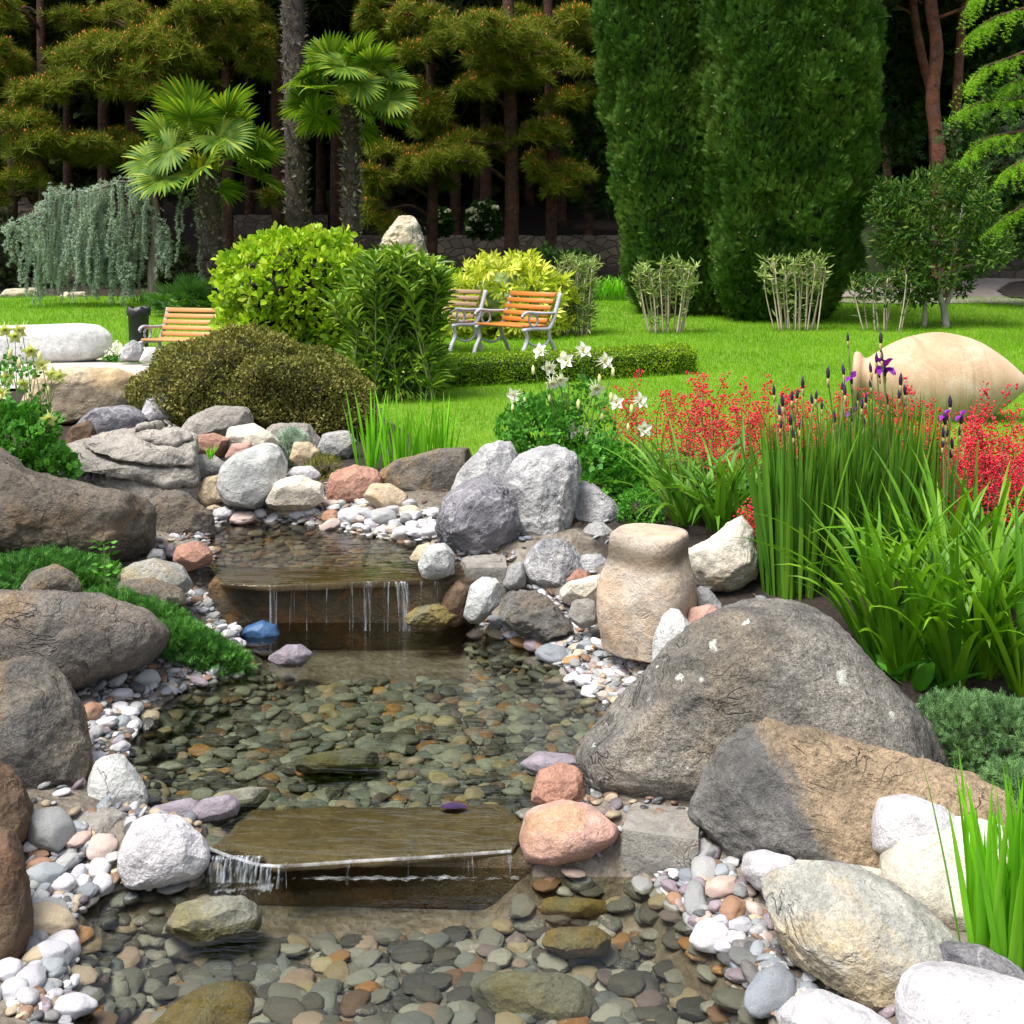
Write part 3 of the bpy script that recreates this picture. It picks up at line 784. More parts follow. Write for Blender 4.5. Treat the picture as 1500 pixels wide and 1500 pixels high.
# mown grass
def build_grass():
    n = 430000
    Y = 6.5 * np.exp(rng.random(n) * math.log(26.6 / 6.5)); x = U(-.53, .72, n) * Y
    ok = in_poly(x, Y, LAWN) & (x > -13); x, Y = x[ok], Y[ok]; n = len(x)
    z = gh(x, Y)
    h = U(.022, .05, n) * (1 + .25 * wig(x * .35, Y * .35)) * np.clip(Y / 9, 1, 1.7); w = .0042 * np.clip(Y / 7, .8, 3.2) * U(.7, 1.3, n)
    a = U(0, 2 * PI, n); lean = np.abs(rng.normal(0, .5, n))
    b = np.stack([x, Y, z - .004], 1); s = np.stack([np.cos(a), np.sin(a), 0 * a], 1) * w[:, None] * .5
    la = U(0, 2 * PI, n); tip = b + np.stack([np.cos(la) * np.sin(lean), np.sin(la) * np.sin(lean), np.cos(lean)], 1) * h[:, None]
    v = np.stack([b - s, b + s, tip], 1).reshape(-1, 3)
    g = Geo(); g.add(v, t=np.arange(3 * n).reshape(-1, 3))
    tag(g.build("lawn_grass", M['grass']), "bright green mown lawn grass", "grass", kind="stuff")
build_grass()

# ------------------------------------------------------------------ the stream
def flat_poly(name, poly, z, mat, label, step=.06, lip=None):
    """water surface: a gridded sheet cut to the pool, reaching a little under its banks"""
    p = np.array(poly); c = p.mean(0); lo, hi = p.min(0) - .1, p.max(0) + .1
    me = bpy.data.meshes.new(name)
    me.from_pydata([(x, y, z) for x, y in poly], [], [tuple(range(len(poly)))])
    me.update(); me.materials.append(mat)
    if me.polygons[0].normal.z < 0: me.flip_normals()
    o = bpy.data.objects.new(name, me); COL.objects.link(o)
    return tag(o, label, "water", kind="structure")
def grow(poly, r, keep=()):
    p = np.array(poly); n = len(p); out = []
    area = sum(p[i][0] * p[(i + 1) % n][1] - p[(i + 1) % n][0] * p[i][1] for i in range(n))
    for i in range(n):
        if i in keep: out.append(tuple(p[i])); continue
        e = nrm(p[(i + 1) % n] - p[i - 1]); nn = np.array([e[1], -e[0]]) * (1 if area > 0 else -1)
        out.append(tuple(p[i] + nn * r))
    return out
flat_poly("front_pool_water", grow(LOWER, .05), Z1, M['water'], "clear water of the front pool over grey pebbles")
flat_poly("middle_pool_water", grow(MIDDLE, .05, (0, 23, 24, 25)), Z2, M['water_mid'], "clear water of the middle pool over olive pebbles")
flat_poly("upper_pool_water", grow(UPPER, .04, (0, 10, 11, 12)), Z3, M['water_upper'], "still reflecting water of the upper pool")

def lip(px_pts, z, mat, label):
    P = curve_pts([GP(x, y, z) for x, y in px_pts], 40); a = np.linspace(0, 1.5, 7); r = .007
    v = np.concatenate([P + [0, -r * math.sin(t), -r * (1 - math.cos(t)) - .0005] + np.stack([0 * P[:, 0], U(-.0004, .0004, 40), U(-.0004, .0004, 40)], 1) for t in a])
    i = np.arange(6)[:, None] * 40; j = np.arange(39)[None]
    g = Geo(); g.add(v, q=np.stack([i + j, i + 40 + j, i + 41 + j, i + 1 + j], -1).reshape(-1, 4))
    tag(g.build("spill_water", mat, smooth=True, loc=P[0]), label, "water", kind="structure")
lip([(306, 1240), (345, 1254), (400, 1266), (520, 1259), (640, 1252), (748, 1244)], Z2, M['lip'], "water curling over the front flagstone, its white highlight painted on")
lip([(325, 854), (400, 857), (560, 850), (640, 845)], Z3, M['water'], "clear rim of water curling over the upper flagstone")
def slab_mesh(g, top_px, z, thick, jag=.0025, seed=0):
    p = pxpoly(top_px, z); pts = []
    for i in range(len(p)):
        a, b = np.array(p[i]), np.array(p[(i + 1) % len(p)]); k = max(2, int(np.linalg.norm(b - a) / .03))
        for j in range(k): pts.append(a + (b - a) * j / k + rng.normal(0, jag, 2))
    pts = np.array(pts); n = len(pts); c = pts.mean(0)
    rings = [(c + (pts - c) * s, zz) for s, zz in ((.5, z), (.93, z), (.985, z - .004), (1.0, z - thick * .35), (.995, z - thick * .8), (.97, z - thick))]
    v = [np.array([[c[0], c[1], z]])] + [np.concatenate([r, np.full((n, 1), zz) + (rng.normal(0, .0022, (n, 1)) if k < 5 else 0)], 1) for k, (r, zz) in enumerate(rings)] + [np.array([[c[0], c[1], z - thick]])]
    i = np.arange(n); j = (i + 1) % n
    t = np.stack([np.zeros(n, int), 1 + i, 1 + j], 1); q = []
    for k in range(5):
        a = 1 + k * n
        q.append(np.stack([a + i, a + n + i, a + n + j, a + j], 1))
    e = 1 + 6 * n; t2 = np.stack([np.full(n, e), e - n + j, e - n + i], 1)
    g.add(np.concatenate(v), t=np.concatenate([t, t2]), q=np.concatenate(q))
g = Geo(); slab_mesh(g, [(310, 1238), (345, 1205), (365, 1186), (480, 1180), (600, 1182), (735, 1176), (762, 1195), (768, 1222), (752, 1240), (640, 1249), (520, 1257), (400, 1263), (385, 1250)], Z2 - .012, .032)
tag(g.build("spill_slab", M['slab'], smooth=True, loc=GP(540, 1225, Z2)), "broad brown flagstone the water spills over into the front pool", "flagstone")
g = Geo(); slab_mesh(g, [(322, 850), (322, 838), (400, 832), (520, 836), (640, 832), (668, 838), (645, 845), (560, 850), (400, 857)], Z3 - .012, .038)
tag(g.build("spill_slab", M['slab'], smooth=True, loc=GP(500, 845, Z3)), "narrow wet flagstone under the upper cascade", "flagstone")
def rough_box(name, label, cat, c, s, mat, rz=0, seed=0, amp=.012, sub=14):
    g = Geo(); u = np.linspace(-1, 1, sub + 1)
    for ax in range(3):
        for sg in (-1, 1):
            A, B = np.meshgrid(u, u); P = np.zeros((sub + 1, sub + 1, 3)); o = [k for k in range(3) if k != ax]
            P[..., ax] = sg; P[..., o[0]] = A; P[..., o[1]] = B
            i = np.arange(sub)[:, None] * (sub + 1); j = np.arange(sub)[None]
            q = np.stack([i + j, i + j + 1, i + j + sub + 2, i + j + sub + 1], -1).reshape(-1, 4)
            if (sg > 0) == (ax == 1): q = q[:, ::-1]
            P = P.reshape(-1, 3)
            k = np.abs(P); rr = 1 - .04 * np.sort(k, 1)[:, 1:2] ** 8
            g.add(P * rr * np.array(s) / 2, q=q)
    v, t, q = g.arrays()
    v = v + nrm(v) * (fbm(v, 5, 5, seed) * amp)[:, None]
    cr, sr = math.cos(rz), math.sin(rz)
    v = v @ np.array([[cr, sr, 0], [-sr, cr, 0], [0, 0, 1]]) + np.asarray(c)
    g2 = Geo(); g2.add(v, q=q)
    return tag(g2.build(name, mat, loc=c), label, cat)
rough_box("dam_wall", "dark mossy concrete face under the upper cascade", "wall", (-.83, 5.60, -.385), (1.42, .26, .36), M['dam'], seed=3)
rough_box("dam_wall", "low wet concrete sill under the front flagstone", "wall", (-.33, 3.50, -.54), (1.16, .20, .165), M['dam'], -.03, 5, .006)
rough_box("concrete_block", "stained concrete edging behind the pink rock", "wall", W(972, 1238, 3.42), (.24, .2, .17), M['concrete'], -.3, 7, .02)
rough_box("dam_wall", "grey concrete shoulder beside the upper cascade at the white boulder", "wall", W(712, 850, 5.62), (.22, .22, .2), M['concrete'], .1, 9)

def fall_px(label, px, z_top, z_bot, py_top, w, strands, lean=0):
    """one fall: a loose bundle of thin threads of water, some joined to a film"""
    a = GP(px, py_top, z_top); g = Geo()
    for k in range(strands):
        u = U(-.5, .5); x0 = a[0] + u * w; x1 = x0 + lean + u * w * U(-.25, .15) + U(-.006, .006); zb = z_bot if rng.random() < .75 else z_bot + (z_top - z_bot) * U(.15, .5)
        m = 10; t = np.linspace(0, 1, m); hw = U(.0012, .0045) * (1 if strands > 1 else 1.6) * (1 - .35 * t + .25 * np.sin(t * U(6, 16) + k))
        yy = a[1] - .006 - .03 * np.sqrt(t) + U(-.006, .006); zz = a[2] + .002 + (zb - a[2]) * t ** 1.5; xx = x0 + (x1 - x0) * t
        V = np.concatenate([np.stack([xx + s * hw, yy - (1 - abs(s)) * .003, zz], 1) for s in (-1, 0, 1)])
        i = np.arange(m - 1)
        g.add(V, q=np.concatenate([np.stack([c * m + i, c * m + i + 1, (c + 1) * m + i + 1, (c + 1) * m + i], 1) for c in (0, 1)]))
    if strands > 6:
        n, m = 16, 9; uu, tt = np.meshgrid(np.linspace(-.5, .5, n), np.linspace(0, 1, m))
        V = np.stack([a[0] + uu * w * (1 - .12 * tt) + lean * tt, a[1] - .004 - .028 * np.sqrt(tt) + .003 * np.sin(uu * 40), a[2] + (z_bot - a[2]) * tt ** 1.5], -1).reshape(-1, 3)
        i = np.arange(m - 1)[:, None] * n; j = np.arange(n - 1)[None]
        g.add(V, q=np.stack([i + j, i + j + 1, i + n + j + 1, i + n + j], -1).reshape(-1, 4))
    tag(g.build("waterfall", M['fall'], smooth=True, loc=a), label, "waterfall", kind="structure")
for px, w, n, ln in ((402, .04, 8, 0), (430, .03, 4, 0), (452, .02, 3, 0), (540, .05, 6, 0), (566, .03, 5, 0), (478, .02, 2, 0), (515, .015, 2, 0), (545, .01, 1, 0), (588, .06, 11, .03), (618, .02, 2, 0), (640, .02, 2, 0)):
    fall_px("thin streak of water falling from the upper flagstone", px, Z3 - .005, Z2 + .002, 852, w, n, ln)
fall_px("clear fan of water pouring past the white boulder", 348, Z2, Z1 + .003, 1252, .15, 26, -.01)
for px, w, n in ((392, .035, 7), (418, .03, 4), (683, .014, 2), (742, .03, 5), (690, .01, 1), (600, .01, 1), (512, .01, 1)):
    fall_px("short trickle falling from the front flagstone lip", px, Z2 - .004, Z1 + .003, 1264 - (px - 400) * .065, w, n)

def foam(label, px0, px1, py, z, w, n=60):
    """broken white water where a fall lands, lying on the pool"""
    a, b = GP(px0, py, z), GP(px1, py, z); g = Geo(); u = np.linspace(0, 1, n); k = 5
    V = np.concatenate([np.stack([a[0] + (b[0] - a[0]) * u, a[1] + (b[1] - a[1]) * u + w * (j / (k - 1) - .5) * (.6 + .4 * np.sin(u * 37 + j) * np.sin(u * 61)), np.full(n, z + .004) + .003 * np.sin(u * 90 + j * 2)], 1) for j in range(k)])
    i = np.arange(k - 1)[:, None] * n; j = np.arange(n - 1)[None]
    g.add(V, q=np.stack([i + j, i + j + 1, i + n + j + 1, i + n + j], -1).reshape(-1, 4))
    tag(g.build("splash_water", M['foam'], loc=a), label, "water", kind="structure")
foam("splash below the clear fan beside the white boulder", 318, 400, 1300, Z1, .10)
foam("thin splash line under the front flagstone", 400, 760, 1288, Z1, .03)
foam("splash line under the upper flagstone", 380, 650, 910, Z2, .05)
# ------------------------------------------------------------------ rocks
SEED = [0]
ROCKS = []
def rock(name, label, cat, outline, Y, D, mat, sub=4, facets=9, rough=.05, blocky=.75, tight=(.80, .97), up_facet=None, group=None, smooth=1, chips=None, layers=0.0):
    o_ = np.asarray(outline, float); c_ = (o_.max(0) + o_.min(0)) / 2
    if tight[0] < .9 and facets >= 5: outline = c_ + (o_ - c_) * 1.055      # the facets below take a little off
    SEED[0] += 1; r = np.random.default_rng(100 + SEED[0])
    P, f, C, R = body(outline, Y, D, sub, blocky, smooth)
    Q = P - C; ext = np.linalg.norm(Q, axis=1).mean()
    ns = nrm(r.normal(size=(facets, 3)) * [1, 1.3, 1])
    if up_facet is not None: ns = np.concatenate([ns, nrm(np.array(up_facet, float).reshape(-1, 3))])
    if chips is None: chips = 0 if mat in ('white', 'marble', 'blue', 'purple', 'tan', 'pink') or tight[0] >= .9 else 46
    cn = nrm(r.normal(size=(chips, 3)))
    for i, n in enumerate(np.concatenate([ns, cn])):
        s = Q @ n; hmax = s.max() * (r.uniform(*tight) if i < len(ns) else r.uniform(.88, .985))
        over = s > hmax
        Q[over] -= n * ((s[over] - hmax) * .93)[:, None]
    if layers > 0:      # bedding: each layer juts out or steps back
        tilt = Q[:, 2] + .22 * Q[:, 0] - .10 * Q[:, 1] + fbm(Q, 2.5, 3, SEED[0]) * .02
        L = tilt / layers; k = np.floor(L); step = (np.sin(k * 12.9898 + SEED[0]) * 43758.5453) % 1
        edge = np.clip((L - k) / .12, 0, 1) * np.clip((1 - L + k) / .12, 0, 1)
        rad = nrm(Q * [1, 1, .0] + 1e-6)
        Q = Q + rad * ((step - .6) * .12 * edge - .05 * (1 - edge))[:, None]
    N = vnormals(Q, f)
    d = fbm(Q, 1.3 / ext, 8, SEED[0], .68) * rough * ext
    d2 = np.abs(fbm(Q, 3.2 / ext, 4, SEED[0] + 50, .8)) * rough * .45 * ext
    Q = Q + N * (d - d2)[:, None]
    v = Q + C
    base = np.array([C[0], C[1], v[:, 2].min()])
    g = Geo(); g.add(v, t=f)
    o = g.build(name, M[mat], smooth=True, loc=base)
    ROCKS.append((C, np.abs(Q[:, :2]).max(0)))
    return tag(o, label, cat, group)
B = "boulder"; K = "rock"; S = "stone"
# right bank, front
rock(B, "huge rounded grey boulder with white lichen spots above the middle pool", B, [(845, 1155), (858, 1110), (900, 1055), (955, 990), (1005, 928), (1050, 890), (1100, 873), (1160, 870), (1215, 890), (1252, 930), (1292, 975), (1332, 1022), (1368, 1070), (1385, 1110), (1360, 1180), (1200, 1215), (1050, 1212), (980, 1186), (905, 1196), (862, 1184)], 3.86, .46, 'dark_boulder', 6, 7, .045, .72, (.9, .985))
rock(B, "long tan and grey boulder with an angular broken front face", B, [(965, 1165), (1030, 1092), (1120, 1058), (1200, 1073), (1300, 1090), (1400, 1110), (1452, 1130), (1456, 1175), (1445, 1240), (1390, 1285), (1280, 1305), (1200, 1300), (1080, 1290), (1005, 1235)], 3.44, .27, 'two_tone', 6, 8, .06, .6, (.88, .96), [(-.55, -.8, -.1), (-.65, -.5, .5), (.25, -.45, .85)], smooth=0)
rock(B, "smooth white boulder leaning on the long tan boulder", B, [(1278, 1215), (1288, 1178), (1330, 1165), (1380, 1174), (1408, 1197), (1402, 1245), (1330, 1268), (1284, 1260)], 3.14, .13, 'white', 5, 5, .03, .8, (.9, .98))
rock(B, "pale boulder with an orange stain behind the sword leaves", B, [(1285, 1300), (1330, 1235), (1380, 1204), (1440, 1195), (1500, 1205), (1530, 1280), (1490, 1360), (1400, 1385), (1310, 1355)], 3.05, .2, 'pale_tan', 5, 5, .03, .75, (.88, .97))
rock(B, "big greenish grey and tan boulder at the front right shore", B, [(1112, 1330), (1118, 1295), (1160, 1268), (1220, 1262), (1300, 1284), (1360, 1325), (1398, 1368), (1418, 1402), (1395, 1450), (1345, 1480), (1305, 1500), (1255, 1478), (1190, 1450), (1138, 1392)], 2.86, .22, 'grey_tan', 6, 9, .045, .66, (.84, .96), [(-.6, -.6, -.3), (0, -.3, .95)])
rock(K, "pinkish white oval rock in front of the long tan boulder", S, [(1086, 1285), (1090, 1254), (1120, 1245), (1160, 1252), (1178, 1272), (1160, 1298), (1110, 1308)], 3.14, .08, 'white', 4, 4, .03, .8, (.9, .98))
rock(K, "cream flat rock wedged behind the greenish grey boulder", S, [(1135, 1285), (1160, 1268), (1220, 1262), (1305, 1263), (1310, 1295), (1230, 1310), (1150, 1300)], 3.1, .1, 'pale_tan', 4, 4, .03, .7)
rock(K, "pink grey mottled rock above the big white corner boulder", S, [(1366, 1430), (1380, 1395), (1430, 1384), (1480, 1395), (1520, 1425), (1500, 1455), (1400, 1460)], 2.66, .1, 'lavender_grey', 4, 4, .04, .75)
rock(B, "big smooth white boulder cut off by the lower right corner", B, [(1316, 1500), (1325, 1455), (1352, 1428), (1400, 1417), (1500, 1420), (1560, 1460), (1565, 1570), (1400, 1610), (1330, 1570)], 2.46, .17, 'white', 5, 4, .02, .75, (.92, .98))
rock(K, "white flat-topped rock at the bottom edge before the greenish boulder", S, [(1140, 1508), (1170, 1470), (1205, 1454), (1270, 1470), (1312, 1496), (1318, 1570), (1200, 1590)], 2.45, .13, 'white', 5, 6, .03, .7)
rock(K, "pink sandstone rock with a wet lower half beside the front flagstone", S, [(764, 1228), (773, 1190), (820, 1172), (860, 1178), (907, 1212), (900, 1230), (862, 1254), (812, 1268), (775, 1262)], 3.42, .12, 'pink', 5, 6, .03, .75, (.86, .97), [(.3, -.5, .8)])
rock(K, "red-brown wet rock between the pink rock and the huge boulder", S, [(778, 1175), (790, 1130), (820, 1119), (852, 1124), (856, 1180), (800, 1192)], 3.62, .1, 'red', 5, 6, .05, .75)
rock(K, "purple slate rock half under water before the huge boulder", S, [(760, 1120), (790, 1102), (830, 1104), (860, 1118), (850, 1138), (800, 1144)], 3.84, .1, 'purple', 4, 6, .04, .8)
rock(K, "small dark rock tucked under the pink sandstone", S, [(885, 1245), (892, 1228), (910, 1228), (916, 1245), (905, 1256), (890, 1254)], 3.44, .03, 'grey', 4, 4, .03)
# right bank, middle
rock(K, "white upright pointed rock between the carved stone and the huge boulder", S, [(955, 985), (960, 930), (974, 894), (990, 890), (1010, 914), (1022, 950), (1002, 990)], 4.42, .1, 'white_block', 5, 6, .035, .75)
rock(K, "white and yellow horn-shaped rock behind the carved stone", S, [(1003, 808), (1040, 790), (1068, 762), (1086, 752), (1102, 776), (1114, 842), (1080, 862), (1030, 872), (1006, 852)], 5.15, .16, 'pale_tan', 5, 3, .06, .74, (.9, .98), smooth=0, chips=14)
rock(K, "pinkish rock peeping over the huge boulder", S, [(1002, 925), (1012, 892), (1040, 885), (1062, 900), (1050, 930)], 4.6, .08, 'pink', 4, 5, .04)
rock(K, "small white angular rock at the foot of the horn-shaped rock", S, [(1015, 890), (1018, 858), (1038, 862), (1058, 886), (1050, 900)], 4.8, .07, 'white_grey', 4, 6, .04)
rock(B, "tall white limestone boulder in the pile above the upper cascade", B, [(728, 740), (742, 700), (762, 668), (800, 654), (840, 651), (845, 690), (838, 745), (832, 795), (800, 805), (760, 795), (736, 772)], 6.1, .26, 'white_grey', 6, 9, .06, .68, (.84, .96), [(-.1, -.75, .5), (-.3, -.8, -.4)], smooth=0)
rock(B, "lavender grey boulder leaning left of the tall white boulder", B, [(633, 772), (645, 738), (668, 714), (700, 698), (738, 704), (758, 740), (768, 785), (742, 808), (690, 815), (648, 808)], 5.95, .24, 'lavender_grey', 6, 9, .07, .7, (.84, .96), smooth=0)
rock(B, "grey slanting boulder behind the lavender and white boulders", B, [(655, 745), (672, 692), (706, 655), (740, 641), (764, 655), (758, 700), (740, 740), (700, 750)], 6.45, .22, 'white_grey', 5, 9, .06, .7)
rock(B, "light grey boulder right of the tall white boulder", B, [(832, 778), (832, 725), (850, 706), (880, 714), (906, 745), (920, 780), (880, 795)], 6.25, .2, 'white_grey', 5, 7, .05, .75)
rock(K, "grey rounded rock below the light grey boulder", S, [(845, 800), (858, 770), (880, 764), (908, 788), (890, 815)], 5.9, .12, 'grey', 5, 6, .05)
rock(B, "cracked whitish boulder left of the carved stone", B, [(765, 848), (769, 810), (790, 791), (820, 791), (852, 810), (858, 852), (830, 870), (790, 868)], 5.62, .16, 'white_grey', 5, 9, .07, .72)
rock(K, "cream and grey flat rock against the carved stone", S, [(813, 872), (838, 848), (888, 841), (895, 872), (862, 886), (825, 886)], 5.35, .1, 'pale_tan', 5, 6, .04)
rock(K, "white rock with a rusty side sitting on the upper cascade ledge", S, [(613, 826), (625, 800), (650, 794), (667, 815), (665, 842), (640, 850), (618, 844)], 5.45, .11, 'white_block', 5, 6, .04, .75)
rock(K, "small orange brown rock behind the ledge rock", S, [(600, 818), (612, 800), (630, 795), (632, 820), (612, 828)], 5.6, .06, 'tan', 4, 5, .04)
rock(K, "cream wedge rock at the right foot of the upper cascade", S, [(676, 912), (690, 858), (712, 842), (737, 853), (730, 885), (705, 912)], 5.25, .1, 'white_block', 5, 6, .04)
rock(K, "rust stained rock at the end of the cascade wall", S, [(640, 912), (652, 872), (672, 846), (695, 850), (690, 890), (672, 918)], 5.42, .09, 'rust', 5, 6, .05)
rock(K, "brown crusty rock in the splash of the upper cascade", S, [(582, 912), (608, 892), (640, 884), (666, 895), (672, 912), (630, 920)], 5.36, .08, 'algae', 5, 6, .1)
rock(K, "dark grey rounded rock behind the cream wedge rock", S, [(737, 855), (745, 830), (766, 820), (770, 858), (745, 866)], 5.5, .08, 'grey', 4, 5, .04)
rock(K, "shaly broken rock sloping down to the middle pool", K, [(720, 905), (745, 872), (790, 868), (830, 900), (845, 935), (800, 945), (750, 925)], 5.15, .14, 'shore', 5, 12, .14, .7)
rock(K, "grey slab rock at the base of the carved stone", S, [(830, 905), (840, 880), (872, 876), (880, 910), (850, 922)], 5.0, .07, 'concrete', 4, 7, .04)
rock(K, "small red triangular rock at the left foot of the carved stone", S, [(828, 854), (845, 832), (864, 838), (862, 860)], 5.35, .05, 'red', 4, 6, .04)
rock(K, "whitish rock between the cracked boulder and the carved stone", S, [(842, 840), (850, 814), (882, 811), (897, 830), (882, 845)], 5.62, .1, 'white_grey', 5, 6, .05)
rock(K, "dark brown rock in the gap right of the tall white boulder", S, [(829, 803), (833, 770), (851, 764), (858, 792), (846, 808)], 6.0, .07, 'rust', 4, 6, .05)
rock(K, "grey flat rock under the lavender grey boulder", S, [(668, 852), (680, 816), (728, 813), (746, 834), (722, 854)], 5.68, .12, 'concrete', 5, 7, .04, .6)
rock(K, "grey rock behind the carved stone and horn-shaped rock", S, [(905, 795), (920, 772), (955, 768), (972, 790), (940, 800)], 5.5, .09, 'white_grey', 4, 6, .05)
# upper pool, back
rock(B, "brown flat-faced boulder behind the lavender boulder and sword leaves", B, [(553, 695), (575, 676), (640, 660), (698, 657), (700, 710), (660, 732), (600, 730), (558, 715)], 6.95, .16, 'ochre_grey', 5, 7, .04, .6, (.85, .95), [(0, -.95, .3)], smooth=0)
rock(K, "red-brown grooved rock at the head of the upper pool", S, [(472, 720), (490, 690), (520, 682), (556, 694), (562, 724), (530, 740), (485, 740)], 6.8, .14, 'red', 5, 7, .07, .75)
rock(K, "smooth ochre rock before the brown flat-faced boulder", S, [(533, 727), (545, 708), (572, 709), (597, 726), (590, 746), (555, 746)], 6.55, .09, 'tan', 4, 5, .03)
rock(B, "white angular block of stone at the upper pool", B, [(321, 715), (328, 678), (350, 660), (395, 649), (416, 664), (421, 697), (406, 738), (370, 746), (332, 738)], 6.65, .16, 'white_block', 5, 6, .03, .55, (.8, .94), [(-.2, -.9, .2), (.6, -.6, .2), (0, -.2, 1)], smooth=0)
rock(K, "cream low rock right of the white angular block", S, [(390, 738), (404, 705), (440, 696), (472, 711), (478, 733), (450, 746), (400, 746)], 6.6, .12, 'pale_tan', 5, 8, .04, .65)
rock(K, "white smooth rock behind the cream low rock", S, [(415, 702), (430, 684), (455, 683), (472, 698), (450, 710)], 6.9, .09, 'white', 4, 5, .03)
rock(K, "grey flat rock left of the white angular block", S, [(268, 692), (280, 667), (315, 667), (332, 680), (324, 702), (285, 704)], 7.0, .13, 'grey', 5, 6, .04, .6)
rock(K, "yellowish rock under the white angular block", S, [(283, 728), (300, 700), (325, 697), (330, 733), (300, 744)], 6.72, .1, 'tan', 5, 6, .05)
rock(K, "red flat stone under the brown shrub mound", S, [(266, 662), (275, 640), (312, 635), (334, 645), (332, 668), (285, 672)], 7.3, .13, 'red', 5, 6, .04, .6)
rock(K, "pale tan rock stacked behind the white angular block", S, [(328, 656), (335, 625), (370, 621), (402, 640), (412, 657), (390, 668), (350, 664)], 7.4, .15, 'pale_tan', 5, 7, .05, .65)
rock(K, "orange stone resting on the white angular block", S, [(330, 670), (340, 650), (366, 649), (372, 667), (345, 678)], 7.05, .06, 'pink', 4, 5, .04)
rock(K, "grey tan rock holding up the left of the shrub mound", S, [(256, 645), (280, 610), (320, 594), (362, 600), (376, 628), (330, 650), (270, 652)], 7.9, .22, 'layered', 5, 7, .05, .65)
rock(K, "weathered grey ledge under the middle of the shrub mound", S, [(368, 655), (400, 622), (450, 622), (476, 650), (462, 672), (390, 672)], 7.9, .2, 'layered', 5, 7, .05, .65)
rock(K, "dark grey rock under the right end of the shrub mound", S, [(463, 664), (475, 635), (507, 631), (524, 650), (507, 674)], 7.8, .13, 'grey', 5, 6, .05)
rock(K, "yellow angular rock beside the blue grass tuft", S, [(425, 672), (432, 648), (452, 648), (468, 662), (462, 684), (440, 684)], 7.3, .08, 'tan', 4, 8, .05, .6)
rock(K, "white oval boulder at the left edge of the shrub mound", S, [(206, 612), (215, 584), (235, 574), (250, 585), (253, 617), (215, 624)], 8.3, .14, 'white', 5, 5, .03)
rock(B, "large tan block under the paved terrace", B, [(30, 605), (58, 548), (110, 539), (166, 543), (191, 556), (197, 587), (180, 603), (100, 618), (60, 618)], 9.4, .3, 'tan', 5, 6, .04, .55, (.82, .95), [(0, -.95, -.2)], smooth=0)
rock(K, "purple grey rock below the large tan block", S, [(98, 645), (118, 618), (134, 599), (176, 595), (212, 605), (218, 634), (150, 652)], 7.85, .2, 'lavender_grey', 5, 8, .05, .6)
rock(K, "brown angular rock left of the purple grey rock", S, [(90, 655), (105, 625), (130, 616), (142, 642), (118, 660)], 7.6, .1, 'rust', 4, 8, .05, .6)
# left bank
rock(B, "broad layered grey boulder stepping down to the upper pool", B, [(70, 670), (150, 640), (238, 621), (270, 648), (274, 690), (302, 714), (310, 755), (304, 795), (200, 810), (120, 770), (80, 715)], 6.9, .62, 'layered', 6, 12, .06, .55, (.82, .95), [(0, -.35, .94), (.5, -.8, .1)], smooth=0, layers=.11)
rock(B, "dark overhanging rock beneath the layered grey boulder", B, [(185, 755), (235, 720), (276, 719), (308, 760), (306, 800), (250, 806), (200, 806)], 6.25, .2, 'dark_left', 5, 9, .06, .6)
rock(B, "long dark brown boulder sloping down from the left edge", B, [(-80, 700), (-20, 662), (10, 655), (40, 688), (90, 705), (160, 725), (210, 748), (227, 775), (216, 812), (180, 834), (100, 830), (20, 812), (-70, 800)], 5.6, .42, 'dark_left', 6, 8, .06, .66, (.86, .97), [(.1, -.6, .75)], smooth=0)
rock(B, "long rounded brown boulder behind the left pebble bank", B, [(-80, 880), (0, 853), (60, 860), (140, 875), (200, 904), (240, 934), (244, 962), (205, 992), (120, 1012), (60, 1022), (-70, 1010)], 4.5, .34, 'brown_grey', 6, 6, .04, .72, (.9, .98))
rock(B, "tall brown boulder with a dark face at the left edge", B, [(-80, 1020), (-10, 974), (40, 971), (76, 985), (97, 1030), (120, 1090), (125, 1142), (102, 1196), (70, 1212), (20, 1190), (-70, 1140)], 3.76, .26, 'ochre_grey', 6, 7, .045, .72, (.87, .98), [(.45, -.75, -.3)])
rock(B, "ochre lichened boulder cut by the left edge", B, [(-70, 1150), (0, 1116), (26, 1150), (42, 1200), (34, 1245), (-20, 1270), (-70, 1250)], 3.32, .15, 'rust', 5, 6, .06)
rock(B, "rusty dark red boulder at the left edge near the front pool", B, [(-70, 1230), (0, 1188), (22, 1240), (38, 1310), (42, 1390), (12, 1420), (-70, 1430)], 2.95, .14, 'rust', 5, 7, .05, .65)
rock(K, "white triangular rock on the left shore of the middle pool", S, [(127, 1184), (132, 1140), (147, 1102), (180, 1107), (206, 1150), (221, 1188), (185, 1194), (140, 1189)], 3.66, .08, 'white_block', 5, 6, .025, .55, (.84, .95), [(.1, -.8, .6)], smooth=0)
rock(K, "flat pale rock under the white triangular rock", S, [(83, 1208), (100, 1188), (160, 1187), (188, 1200), (182, 1232), (150, 1250), (108, 1244)], 3.48, .1, 'concrete', 5, 8, .05, .55, (.82, .95), [(0, -.2, 1)])
rock(B, "rounded white boulder beside the front flagstone", B, [(174, 1262), (182, 1225), (200, 1194), (230, 1188), (266, 1200), (297, 1236), (307, 1272), (291, 1293), (240, 1300), (190, 1294)], 3.34, .13, 'white', 6, 6, .04, .76, (.9, .98))
rock(K, "small brown rock in the low juniper", S, [(30, 866), (50, 835), (80, 827), (107, 845), (118, 874), (70, 886)], 4.9, .13, 'ochre_grey', 5, 7, .05, .65)
rock(K, "tan grey rounded rock below the dark brown boulder", S, [(170, 848), (190, 825), (225, 819), (262, 830), (282, 856), (270, 872), (200, 874)], 5.3, .16, 'grey_tan', 5, 5, .03)
